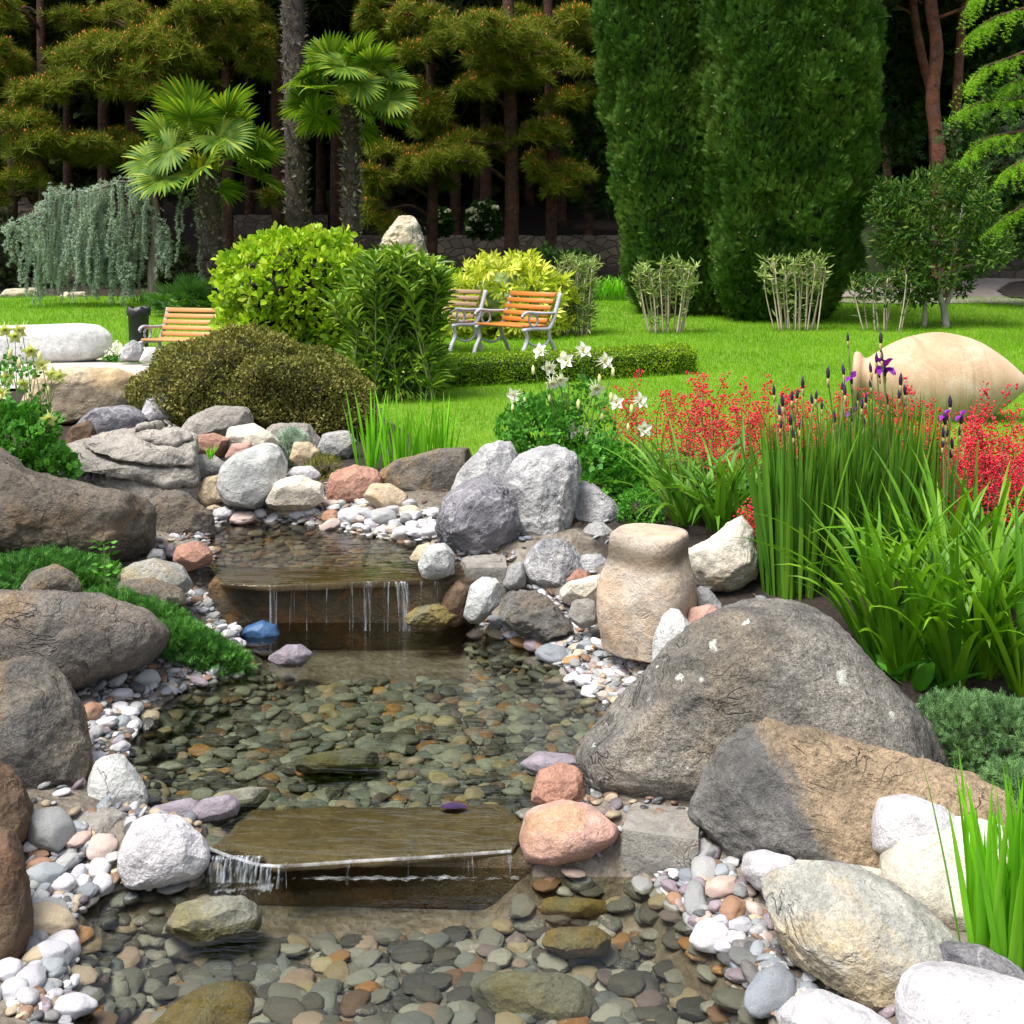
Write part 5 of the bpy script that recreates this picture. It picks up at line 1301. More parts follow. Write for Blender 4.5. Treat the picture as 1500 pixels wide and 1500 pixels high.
# red trunks on the right
def red_pine(label, pts, Y, r0, r1, fork=None):
    b = W(*pts[0], Y); t = thing("pine_tree", label, "pine tree", (b[0], Y, float(base_h(b[0], Y))), "red-barked pines behind the shrub tree")
    tr, c = trunk_geo(pts, Y, r0, r1, 12)
    gb = tr
    for k in range(3):
        p = c[-3 - k * 2]; tube(gb, curve_pts([p, p + [U(-1, 1), U(-.5, .5), .3], p + [U(-2, 2), U(-1, 1), .9]], 7), np.linspace(.05, .015, 7), 5)
    p = W(pts[2][0], 4, Y); tube(gb, curve_pts([p, p + [-.25, -.1, .12], p + [-.5, -.1, .35]], 6), np.linspace(.03, .012, 6), 5)
    tr.build("trunk", M['red_bark'], t, smooth=True)
    for k in range(2): add_crown(t, c[-1][0] + U(-1, 1), Y + U(1, 2), 9.3 + k * 1.9, U(.95, 1.2), "crown")
red_pine("thick orange-red pine trunk with a gentle bend behind the shrub tree", [(1378, 330), (1376, 240), (1366, 150), (1372, 70), (1362, -10), (1358, -160)], 25.5, .17, .13)
red_pine("slimmer red pine trunk leaning left behind the thick one", [(1372, 300), (1366, 170), (1350, 80), (1338, 10), (1320, -160)], 27, .12, .09)
red_pine("red pine trunk right of the thick bent one", [(1398, 330), (1400, 180), (1405, 90), (1411, -10), (1416, -160)], 27, .125, .1)

# far wood and dark understory
def far_wood():
    g = Geo(); n = 30000
    x = U(-34, 34, n); Y = U(43, 56, n); z = base_h(x, Y) + U(0, 1, n) ** 1.15 * np.where((x > -3) & (x < 9), 9.5, 17)
    s = U(.5, 1.2, n)
    inst(g, *spray_template(5, .9, .35, .6), frames(rvec(n), rvec(n), s), np.stack([x, Y, z], 1))
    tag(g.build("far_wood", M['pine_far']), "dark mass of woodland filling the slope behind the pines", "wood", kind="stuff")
far_wood()
def dark_shrub(label, outline, Y, D, n, size, mat='dark_conifer', tmpl=SPRAYS, name="shrub", group=None, **kw):
    core = Geo(); g, C, v = mound(outline, Y, D, n, tmpl, size, core=core, **kw)
    return plant(name, label, "shrub", (C[0], Y, float(base_h(C[0], Y))), [("foliage", g, mat, False), ("solid_core", core, 'inner', True)], group)
dark_shrub("dark evergreen between the cypresses and the red pines", [(1285, -60), (1340, -80), (1352, 60), (1350, 180), (1330, 250), (1290, 240), (1282, 100)], 33, .9, 1500, .45, depth_in=.4, lump=.3)
dark_shrub("dark bushy evergreen behind the red pine trunks", [(1385, -60), (1460, -80), (1480, 60), (1450, 140), (1400, 120), (1380, 40)], 31, 1.0, 1800, .4, depth_in=.4, lump=.3)
dark_shrub("shaded evergreen under the drooping cedar boughs", [(1400, 180), (1450, 130), (1560, 120), (1600, 260), (1580, 380), (1440, 380), (1402, 300)], 22, .9, 3000, .22, depth_in=.35, lump=.25)
dark_shrub("dim green bush beside the left cypress in the forest", [(830, 150), (880, 130), (905, 200), (905, 300), (870, 330), (835, 280)], 33, .8, 1200, .3, depth_in=.5, lump=.3)
for k, (x0, y0, w, h, lab) in enumerate(((800, 385, 26, 22, "low dark green shrub left of the daylily border by the cypress"), (845, 388, 22, 20, "second low dark shrub beside the border daylilies"), (1245, 395, 24, 28, "dark low shrub between the right cypress and the path"))):
    dark_shrub(lab, [(x0 - w, y0 + h * .6), (x0 - w * .8, y0 - h * .5), (x0, y0 - h), (x0 + w * .8, y0 - h * .5), (x0 + w, y0 + h * .6), (x0, y0 + h)], 25.2, .35, 420, .16, mat='dark_conifer', depth_in=.3, lump=.25)
def hydrangea(label, cx, cy, w, h, Y, n):
    o = [(cx - w, cy + h), (cx - w, cy - h * .3), (cx - w * .4, cy - h), (cx + w * .5, cy - h), (cx + w, cy - h * .2), (cx + w, cy + h)]
    core = Geo(); g, C, v = mound(o, Y, w * Y / F, 500, LEAF4, .17, core=core, depth_in=.25)
    t = plant("hydrangea", label, "shrub", (C[0], Y, float(base_h(C[0], Y))), [("foliage", g, 'dark_conifer', False), ("solid_core", core, 'inner', True)])
    b, f = icosphere(1)
    for k in range(n):
        P = W(U(cx - w, cx + w), U(cy - h, cy + h * .7), Y - w * Y / F * .9); q = Geo(); m = 40
        u = rvec(m); u[:, 2] = abs(u[:, 2])
        leafy(q, P + u * .07, u, LEAF4, .05, .5, 0, 1.0); q.build("blossom", M['white_petal'], t)
dark_shrub("added dark shrub standing in for shade at the left edge behind the weeping cedar", [(-60, 440), (-50, 330), (-10, 300), (45, 320), (75, 370), (60, 440)], 27.5, .6, 1500, .18, mat='pine_far', depth_in=.3, lump=.25)  # this shrub and the next are added to darken the lit hillside
dark_shrub("added dark undergrowth standing in for shade between the weeping cedar and short palm", [(150, 440), (160, 370), (200, 340), (260, 350), (290, 390), (285, 440)], 28, .6, 1500, .18, mat='pine_far', depth_in=.3, lump=.25)
hydrangea("shaded shrub with pale flower heads in the dark forest right of the standing stone", 708, 322, 22, 24, 30, 14)
hydrangea("smaller shaded white-flowered shrub beside the standing stone", 645, 325, 15, 16, 30, 7)
# field stone walls in the wood
def field_wall(label, px0, px1, py0, py1, Y0, Y1, thick=.4):
    a0, a1 = W(px0, py1, Y0), W(px1, py1, Y1); h0 = (py1 - py0) * Y0 / F
    g = Geo(); n = 40; P = []
    for k in range(n + 1):
        c = a0 * (1 - k / n) + a1 * k / n; jt = U(-.03, .03)
        P += [c + [0, 0, -.6], c + [0, U(-.02, .02), h0 + jt], c + [0, thick, h0 + jt], c + [0, thick, -.6]]
    i = np.arange(n)[:, None] * 4; j = np.arange(3)[None]
    g.add(P, q=np.stack([i + j, i + j + 4, i + j + 5, i + j + 1], -1).reshape(-1, 4))
    tag(g.build("stone_wall", M['field_wall'], loc=a0), label, "wall")
field_wall("low dark fieldstone wall crossing the forest behind the benches", 520, 925, 345, 362, 31.5, 31.0)
field_wall("low stone wall in the shaded wood behind the palms", 300, 480, 315, 345, 32, 32)
field_wall("short low stone wall at the right edge beyond the path", 1415, 1600, 374, 394, 29.5, 29.0)

# ---- cypresses
def cypress(label, outline, Y, D, n, lim):
    core = Geo(); v, f, C, R = body(outline, Y, D, 5, .62, 0)
    Q = v - C
    d = fbm(Q * [1, 1, .55], 1.3, 4, int(R * 100)) * .22 + fbm(Q * [1, 1, .6], 3.4, 4, 8) * .20
    v = v + nrm(Q * [1, 1, .05]) * d[:, None]
    p, N = sample(v, f, n); ok = (p[:, 2] < lim) ; p, N = p[ok], N[ok]; m = len(p)
    p = p + nrm(C * [1, 1, 0] + p * [0, 0, 1] - p) * (rng.random(m) ** 2 * .22)[:, None]
    g = Geo(); h = rvec(m); h[:, 2] *= .3
    dd = nrm(N * .55 + UP * .8 + rng.normal(0, .30, (m, 3))); s = U(.08, .17, m)
    inst(g, *SPRAY, frames(dd, nrm(h + N * .5), s * 1.1, s, s), p)
    gc = Geo(); k = int(n * .007); pc, Nc = sample(v, f, k); sel = (noise_mask(pc) > 0) & (pc[:, 2] < lim); pc = pc[sel] + Nc[sel] * .05
    b, fb = icosphere(0)
    inst(gc, b, fb, np.repeat(np.eye(3)[None], len(pc), 0) * U(.010, .02, len(pc))[:, None, None], pc)
    core.add(C + (v - C) * [.84, .84, .985], t=f)
    tr = Geo(); x = C[0]; tube(tr, [[x, Y, float(base_h(x, Y)) - .1], [x, Y, 1.6]], [.2, .15], 8)
    plant("cypress_tree", label, "cypress", (x, Y, float(base_h(x, Y))), [("crown", g, 'cypress', False), ("solid_core", core, 'inner', True), ("cone_clumps", gc, 'cypress_cone', False), ("trunk", tr, 'pine_bark', True)])
def noise_mask(P): return np.array([noise.noise(Vector(p) * .9) for p in P])
cypress("left of the two tall columnar cypresses, narrower and behind the other", [(890, -40), (900, -170), (930, -230), (1010, -230), (1050, -170), (1060, 150), (1062, 300), (1066, 440), (1050, 486), (985, 484), (938, 470), (915, 400), (910, 330), (898, 200), (888, 60)], 20.6, 1.1, 70000, 12)
cypress("wider right one of the two tall columnar cypresses beside the bundled canes", [(1045, -60), (1062, -180), (1110, -250), (1210, -250), (1245, -180), (1262, -40), (1270, 60), (1272, 150), (1266, 290), (1245, 380), (1222, 440), (1190, 488), (1100, 488), (1058, 455), (1044, 390), (1037, 270), (1038, 140), (1046, 0)], 19.6, 1.5, 98000, 12)

# ---- palms
def frond_mesh(seed, L=.62, pet=.55, nseg=38, span=2.35, tipdroop=.35, w=.034, hinge=0.0):
    r = np.random.default_rng(seed); v, q = [], []
    for i in range(nseg):
        a = (i / (nseg - 1) - .5) * 2 * span
        l = L * (1 - .22 * (abs(a) / span) ** 1.5) * r.uniform(.93, 1.05); d = np.array([math.sin(a), math.cos(a), 0]); s = np.array([d[1], -d[0], 0])
        b = len(v); dr = tipdroop * r.uniform(.3, 1.6) * (2.4 if r.random() < .12 else 1)
        for k, t in enumerate((0.03, .3, .55, .8, 1.0)):
            ww = w * (.35, .8, 1.0, .72, .1)[k] * l / L; z = .10 * abs(math.sin(a)) * t - dr * l * max(0, t - .5) ** 2 * 2.2
            c = np.array([0, pet, 0]) + d * l * t + [0, 0, z]
            v += [c - s * ww + [0, 0, ww * .5], c, c + s * ww + [0, 0, ww * .5]]
        for k in range(4):
            a0 = b + k * 3
            q += [[a0, a0 + 1, a0 + 4, a0 + 3], [a0 + 1, a0 + 2, a0 + 5, a0 + 4]]
    v = np.array(v); ch, sh = math.cos(hinge), math.sin(hinge); yy, zz = v[:, 1] - pet, v[:, 2].copy()
    v[:, 1], v[:, 2] = pet + yy * ch + zz * sh, -yy * sh + zz * ch      # the blade bends down from the end of its stalk
    g = Geo(); g.add(v, q=q)
    tube(g, [[0, 0, 0], [0, pet * .5, .02], [0, pet + .03, 0]], [.018, .012, .01], 5)
    return g
FR = [frond_mesh(k, .56, .80, 34, 2.5, .16, .030, math.radians(h)) for k, h in enumerate((4, 14, 30, 45, 60, 38, 70, 22))]
FRM = [g.mesh("frond", M['palm']) for g in FR]; FRY = [frond_mesh(k + 9, .55, .6, 30, 2.1, .9, .03, .5).mesh("frond", M['palm_yellow']) for k in range(2)]
def palm_trunk(pts, r0, r1, n_stub, fib):
    c = curve_pts(pts, 46); g = Geo(); rad = np.linspace(r0, r1, 46) * (1 + .06 * np.sin(np.arange(46) * 2.1) + rng.normal(0, .02, 46)); rad[-6:] *= np.linspace(1, 1.25, 6)
    tube(g, c, rad, 14)
    v, t, q = g.arrays(); v = v + rng.normal(0, .008, v.shape); g2 = Geo(); g2.add(v, t=t, q=q)
    gs = Geo(); i = rng.integers(2, 45, n_stub); a = U(0, 2 * PI, n_stub); o = np.stack([np.cos(a), np.sin(a), 0 * a], 1)
    P = c[i] + o * (rad[i] * .93)[:, None] + np.stack([0 * a, 0 * a, U(-.06, .06, n_stub)], 1)
    s = U(.08, .17, n_stub)
    inst(gs, LEAF4[0] * [.45, 1, 1], LEAF4[1], frames(nrm(o * .9 + UP * U(-.2, 1.1, n_stub)[:, None] + rng.normal(0, .25, (n_stub, 3))), o, s), P)
    i = rng.integers(0, 46, fib); a = U(0, 2 * PI, fib); o = np.stack([np.cos(a), np.sin(a), 0 * a], 1)
    P = c[i] + o * (rad[i] * .97)[:, None] + np.stack([0 * a, 0 * a, U(-.06, .06, fib)], 1); s = U(.06, .15, fib)
    inst(gs, NEEDLE[0] * [.07, 1, 1], NEEDLE[1], frames(nrm(o * .6 + rng.normal(0, .55, (fib, 3)) - UP * .3), rvec(fib), s), P)
    return g2, gs, c
def palm(label, pts, r0, r1, scale, nf, zmin=-.75, stub=420, fib=1500, group=None):
    g, gs, c = palm_trunk(pts, r0, r1, stub, fib)
    t = thing("palm_tree", label, "palm", c[0], "fan palms at the forest edge")
    g.build("trunk", M['palm_bark'], t, smooth=True); gs.build("trunk_fibre", M['palm_fibre'], t)
    top = c[-1] + [0, 0, .06]
    for k in range(nf):
        u = (k + .5) / nf; el = zmin + (1.5 - zmin) * u; az = k * 2.39996 + U(-.2, .2)
        old = el < -.05 and rng.random() < .14
        o = place_mesh("frond", FRY[k % 2] if old else FRM[int(rng.integers(0, 2)) if el > .7 or el < .05 else int(rng.integers(0, 8))], t)
        sc = scale * U(.9, 1.1) * (1 if u < .85 else .8)
        Rm = Matrix.Rotation(az, 4, 'Z') @ Matrix.Rotation(el, 4, 'X') @ Matrix.Rotation(U(-.95, .95), 4, 'Y')
        o.matrix_local = Matrix.Translation(Vector(top - ROOT[t.name])) @ Rm @ Matrix.Diagonal((sc, sc, sc, 1))
    # boots and dry sheaths under the crown
    gb = Geo(); n = 60; a = U(0, 2 * PI, n); o = np.stack([np.cos(a), np.sin(a), 0 * a], 1)
    inst(gb, LEAF4[0] * [.3, 1, 1], LEAF4[1], frames(nrm(o * .7 + UP * .9), o, U(.2, .4, n) * scale), top + o * .07 - UP * U(.02, .3, n)[:, None])
    gb.build("leaf_bases", M['palm_yellow'], t)
palm("short fan palm with a wide shaggy crown behind the left bench", [W(315, 452, 21.5), W(313, 400, 21.5), W(308, 330, 21.5), W(303, 246, 21.5)], .22, .19, 1.30, 27, -.42)
palm("taller slim fan palm with a dense round crown before the pines", [W(515, 390, 22), W(514, 300, 22), W(515, 220, 22), W(513, 150, 22)], .17, .16, 1.15, 32, -.55)
palm("tallest palm, only its dark shaggy trunk in view beside the fan palms", [W(436, 390, 23), W(434, 250, 23), W(432, 100, 23), W(428, -60, 23), W(425, -260, 23)], .22, .25, 1.3, 26, -.5, 800, 2600)
def dwarf_palm():
    t = thing("dwarf_palm", "low spiky fan palm clump at the foot of the short palm", "palm", at(272, 20.8))
    C = at(272, 20.8) + [0, 0, .12]
    m = [frond_mesh(40 + k, L=.42, pet=.4, nseg=18, span=1.5, tipdroop=.1, w=.018).mesh("frond", M['fan_dark']) for k in range(3)]
    for k in range(36):
        el = math.asin(.02 + .95 * ((k + .5) / 36)); o = place_mesh("frond", m[k % 3], t); sc = U(.75, 1.0)
        o.matrix_local = Matrix.Translation(Vector((U(-.3, .3), U(-.2, .2), .1))) @ Matrix.Rotation(k * 2.4, 4, 'Z') @ Matrix.Rotation(el, 4, 'X') @ Matrix.Rotation(U(-.5, .5), 4, 'Y') @ Matrix.Diagonal((sc, sc, sc, 1))
dwarf_palm()

# ---- weeping blue cedar
def weeping_cedar():
    Y = 22.5; loc = at(228, Y); t = thing("weeping_cedar", "weeping blue-grey cedar with curtains of hanging twigs at the left lawn edge", "cedar", loc)
    tr = Geo(); gb = Geo(); g = Geo()
    c = curve_pts([loc + [0, 0, -.1], W(224, 400, Y), W(229, 340, Y), W(226, 295, Y), W(205, 272, Y)], 20); tube(tr, c, np.linspace(.13, .05, 20), 9)
    arms = [[(210, 275), (180, 266), (150, 275), (125, 282), (95, 285), (80, 280), (60, 310), (40, 345)], [(75, 285), (55, 315), (25, 328), (4, 340)], [(180, 268), (230, 262), (262, 285), (285, 300), (296, 330)],
            [(205, 275), (225, 310), (240, 345), (245, 370)], [(150, 275), (140, 300), (120, 335), (110, 360)], [(130, 282), (160, 320), (180, 345), (190, 390)], [(100, 283), (90, 320), (70, 350), (50, 370)], [(190, 270), (200, 300), (215, 330), (238, 350)]]
    clus = []
    for ai, a in enumerate(arms):
        dy = U(-.7, .7); P = curve_pts([W(x, y, Y + dy * (k > 0)) for k, (x, y) in enumerate(a)], 26); tube(gb, P, np.linspace(.032, .01, 26), 6)
        m0 = 120; i0 = rng.integers(0, 26, m0); clus.append(P[i0] + rng.normal(0, .06, (m0, 3)) + [0, 0, .02])
        sparse = ai in (1, 2, 3, 7)
        for k in range(26):
            for rep in range(1 if sparse and k % 2 else 2 if sparse else 3):
                if rng.random() < (.68 if sparse else .36): continue
                p = P[k] + [U(-.12, .12), U(-.28, .28), U(-.05, .08)]
                zend = p[2] - U(.5, 1.0) * ((1.5 if ai == 2 else .8) if sparse else 2.35); zend = max(zend, loc[2] + U(-.02, 1.1) if not sparse else loc[2] + .6)
                if zend > p[2] - .15: continue
                m = int((p[2] - zend) / .034) + 2; s = np.linspace(0, 1, m); dx, dyy = U(-.16, .16), U(-.1, .1)
                Q = np.stack([p[0] + dx * s + .03 * np.sin(s * 9 + k), p[1] + dyy * s, p[2] + (zend - p[2]) * s], 1)
                clus.append(Q)
                if m > 3: tube(gb, Q[:: max(1, m // 6)], .006, 3, False)
    P = np.concatenate(clus); n = len(P)
    for _ in range(2):
        k = tuft_template(9, 1, .17)
        inst(g, *k, frames(nrm(rvec(n) + [0, 0, -.25]), rvec(n), U(.045, .075, n)), P + rng.normal(0, .014, (n, 3)))
    tr.join(gb); tr.build("trunk", M['cedar_bark'], t, smooth=True); g.build("foliage", M['blue_cedar'], t)
weeping_cedar()

# ---- deodar at the right edge
def deodar():
    Y = 15.5; loc = at(1640, 16.5); t = thing("cedar_tree", "bright green cedar reaching drooping boughs in from the right edge", "cedar", loc)
    gb, g, tr = Geo(), Geo(), Geo()
    tube(tr, [loc - [0, 0, .1], loc + [0, 0, 3], loc + [0, 0, 6.5]], [.25, .2, .1], 10)
    paths = [[(1640, 20), (1540, 60), (1480, 85), (1440, 100), (1422, 122)], [(1640, 150), (1540, 185), (1475, 196), (1440, 205), (1416, 228)], [(1640, -20), (1530, 5), (1460, 25), (1430, 45)],
             [(1640, 90), (1560, 120), (1490, 145), (1440, 150), (1412, 162)], [(1640, 200), (1560, 215), (1500, 235), (1470, 255)], [(1640, 60), (1570, 85), (1510, 110), (1470, 128)], [(1640, 250), (1560, 270), (1500, 300), (1460, 330)], [(1640, -60), (1540, -40), (1450, -20), (1425, 5)]]
    TW = []
    for i, a in enumerate(paths):
        dy = U(-.5, .5); C = curve_pts([W(x, y, Y + dy + (x - 1416) * .004) for x, y in a], 46); tube(gb, C, np.linspace(.045, .008, 46), 5)
        for k in range(5, 46):
            for rep in range(3):
                sgn = 1 if (k + rep) % 2 else -1; L = U(.10, .55) * (1.15 - .6 * k / 46)
                if rng.random() < .25: continue
                tan = nrm(C[min(k + 1, 45)] - C[k - 1]); side = nrm(np.cross(tan, UP)) * sgn
                m = 9; s = np.linspace(0, 1, m)[:, None]
                Q = C[k] + side * s * L * U(-.2, .9) + tan * s * L * U(.25, .95) + rng.normal(0, .1, 3) * s * L - UP * s ** 1.5 * L * U(.25, 1.0)
                TW.append((Q[1:], np.repeat(nrm(Q[-1:] - Q[:1]), m - 1, 0)))
    P = np.concatenate([a for a, _ in TW]); D = np.concatenate([b for _, b in TW]); n = len(P)
    inst(g, *tuft_template(8, 1, .13), frames(nrm(D + rng.normal(0, .35, (n, 3))), rvec(n), U(.04, .07, n)), P)
    tr.join(gb); tr.build("trunk", M['pine_bark'], t, smooth=True); g.build("foliage", M['deodar'], t)
deodar()

# ---- small many-stemmed shrub tree
def shrub_tree():
    Y = 18.6; loc = at(1385, Y); t = thing("shrub_tree", "small glossy evergreen tree with pale forked stems behind the clay jar", "tree", loc)
    tr = Geo()
    for pts, r in (([(1386, 482), (1383, 455), (1376, 430), (1376, 390), (1365, 330)], .07), ([(1383, 452), (1395, 425), (1405, 395), (1440, 385)], .05), ([(1354, 482), (1355, 440), (1350, 400), (1340, 330)], .045), ([(1380, 430), (1400, 360), (1410, 300)], .04), ([(1356, 430), (1330, 400), (1310, 340)], .03)):
        tube(tr, curve_pts([W(x, y, Y + U(-.1, .1)) for x, y in pts], 14), np.linspace(r, r * .4, 14), 7)
    g = Geo(); clumps = []
    for cx, cy, r in ((1300, 285, 22), (1292, 310, 25), (1330, 290, 30), (1320, 340, 38), (1360, 280, 34), (1390, 262, 26), (1420, 270, 26), (1400, 310, 40), (1440, 300, 26), (1445, 345, 30), (1465, 365, 20), (1360, 340, 42), (1330, 390, 34), (1370, 395, 36), (1300, 360, 26), (1395, 355, 40), (1430, 380, 26), (1340, 425, 26), (1362, 425, 20), (1408, 415, 18), (1450, 375, 24), (1325, 430, 18)):
        C = W(cx, cy, Y + U(-.5, .5)); R = r * Y / F; n = int(90 + R * R * 2300)
        u = rvec(n); P = C + u * (U(.2, 1, n) ** .5)[:, None] * R
        clumps.append((P, u))
    for x, y in ((1292, 262), (1397, 242), (1355, 262), (1372, 250), (1462, 320), (1476, 350)):
        m = 26; s = np.linspace(0, 1, m); C0 = W(x + 4, y + 34, Y); C1 = W(x, y - 8, Y); P = C0 * (1 - s[:, None]) + C1 * s[:, None] + rng.normal(0, .03, (m, 3)); clumps.append((P, np.tile(UP, (m, 1)) + rng.normal(0, .5, (m, 3))))
    P = np.concatenate([a for a, _ in clumps]); N = np.concatenate([b for _, b in clumps])
    leafy(g, P, N, LEAF8, .10, .7, .45, .36)
    tr.build("trunk", M['grey_bark'], t, smooth=True); g.build("foliage", M['arbutus'], t)
shrub_tree()

# ---- cane bundles on the lawn
def canes(label, cx, w, top, Y, n, leaf='variegated', dens=1.0, lh=.35):
    n = int(n * 1.35)
    loc = at(cx, Y); t = thing("oleander_canes", label, "shrub", loc, "cut-back bundles of canes on the lawn")
    zt = CZ - (top - HZ) * Y / F; gs, g = Geo(), Geo(); PP, NN = [], []
    for k in range(n):
        a = (k + .5) / n * 2 - 1 + U(-.1, .1); bx = loc[0] + a * w * .62 * Y / F; tx = loc[0] + a * w * Y / F + U(-.05, .05)
        y0 = Y + U(-.22, .22); zz = zt - U(-.08, .75) * (zt - loc[2]) * .35
        P = curve_pts([[bx, y0, loc[2] - .05], [bx * .4 + tx * .6 + U(-.02, .02), y0, loc[2] * .45 + zz * .55], [tx, y0 + U(-.1, .1), zz]], 8)
        tube(gs, P, np.linspace(U(.011, .019), .009, 8), 6)
        m = int(22 * dens); s = rng.random(m) ** .8; q = P[-1] - (P[-1] - P[3]) * (s * lh * 1.6)[:, None]
        PP.append(q + rng.normal(0, .03, q.shape)); u = rvec(m); u[:, 2] = u[:, 2] * .5 + .35; NN.append(u)
        if rng.random() < .55:
            m2 = int(rng.integers(4, 12)); s2 = U(.15, .8, m2); q2 = P[0] + (P[-1] - P[0]) * s2[:, None]; PP.append(q2 + rng.normal(0, .02, q2.shape)); u = rvec(m2); u[:, 2] = u[:, 2] * .5 + .35; NN.append(u)
        for _ in range(2):
            e = P[-1] + [U(-.14, .14), U(-.1, .1), U(.02, .16)]; tube(gs, [P[-2], (P[-1] + e) / 2, e], [.009, .007, .005], 4)
            PP.append(np.repeat(e[None], 9, 0) + rng.normal(0, .025, (9, 3))); u = rvec(9); u[:, 2] = u[:, 2] * .5 + .4; NN.append(u)
    leafy(g, np.concatenate(PP), np.concatenate(NN), LEAF4, .14, .3, 0, .2)
    gs.build("canes", M['cane'], t, smooth=True); g.build("foliage", M[leaf], t)
canes("fan of bare tan canes with leafy tips before the left cypress", 976, 44, 396, 17.6, 13)
canes("tallest bundle of tan canes before the right cypress", 1166, 50, 385, 18, 15, dens=.6)
canes("sparse green-topped canes beside the shrub tree", 1290, 42, 404, 18, 8, 'arbutus', 1.0)
canes("grey-green leafy canes behind the orange bench", 842, 27, 388, 17.4, 9, 'variegated', 3.2, 1.0)
canes("second grey-green leafy cane clump right of the bench", 858, 14, 392, 17.6, 4, 'variegated', 3.0, .9)
# ------------------------------------------------------------------ shrubs of the garden
def shrub(name, label, outline, Y, D, n, tmpl, size, mat, group=None, core_mat='inner', **kw):
    core = Geo(); g, C, v = mound(outline, Y, D, n, tmpl, size, core=core, **kw)
    return plant(name, label, "shrub", (C[0], Y, float(gh(C[0], Y))), [("foliage", g, mat, False), ("solid_core", core, 'twig', True)], group)
shrub("shrub", "round bush of glossy yellow-green leaves behind the brown shrub mound", [(322, 450), (328, 408), (345, 375), (370, 355), (410, 346), (460, 343), (505, 355), (532, 378), (542, 425), (535, 475), (500, 515), (430, 515), (350, 500)], 13.2, .8, 8800, LEAF8, .085, 'euonymus', depth_in=.2, jitter=.55, up=.5, wide=.75, lump=.30, lump_scale=3.6)
shrub("cotoneaster_mound", "wide low mound of tiny olive brown leaves spilling over the rocks", [(194, 580), (212, 548), (244, 518), (300, 496), (350, 488), (400, 494), (450, 510), (502, 534), (537, 572), (555, 620), (548, 658), (500, 664), (450, 642), (400, 636), (350, 612), (300, 608), (270, 632), (240, 615), (212, 596)], 8.7, .62, 62000, LEAF4, .025, 'cotoneaster', depth_in=.10, jitter=.8, up=.3, lump=.2, core_mat='inner_olive', wide=.6, lump_scale=2.6, sub=5)

def oleander():
    Y = 10.9; loc = at(575, Y); t = thing("oleander_shrub", "upright dark green oleander with long narrow leaves left of the benches", "shrub", loc)
    gs, g = Geo(), Geo(); PP, DD, SS = [], [], []
    for k in range(85):
        tx = U(488, 658); ty = 375 + abs((tx - 580) / 80) ** 2 * 45 + U(-12, 85) * (rng.random() ** 1.3)
        b = loc + [U(-.42, .46), U(-.3, .3), -.05]; top = W(tx, ty, Y + U(-.5, .5))
        mid = b * .45 + top * .55 + [0, 0, .12]; P = curve_pts([b, mid, top], 16); tube(gs, P, np.linspace(.012, .005, 16), 5)
        for i in range(2, 16):
            for j in range(4 if i > 7 else 3):
                a = j * 1.7 + i * 1.1 + U(0, .6); o = np.array([math.cos(a), math.sin(a), U(-.2, 1.0)]); tn = nrm(P[min(i + 1, 15)] - P[i - 1])
                PP.append(P[i] + rng.normal(0, .006, 3)); DD.append(o + tn * .35); SS.append(U(.13, .23))
    low = 700; u = rvec(low); u[:, 2] = u[:, 2] * .6; P = loc + [0, 0, .3] + u * [.55, .42, .5] ; PP += list(P); DD += list(u + [0, 0, .1]); SS += list(U(.09, .15, low))
    PP, DD, SS = np.array(PP), np.array(DD), np.array(SS)
    inst(g, LEAF8[0] * [.2, 1, .8], LEAF8[1], frames(DD, nrm(UP + rng.normal(0, .4, PP.shape)), SS), PP)
    gs.build("stems", M['stem'], t, smooth=True); g.build("foliage", M['oleander'], t)
oleander()

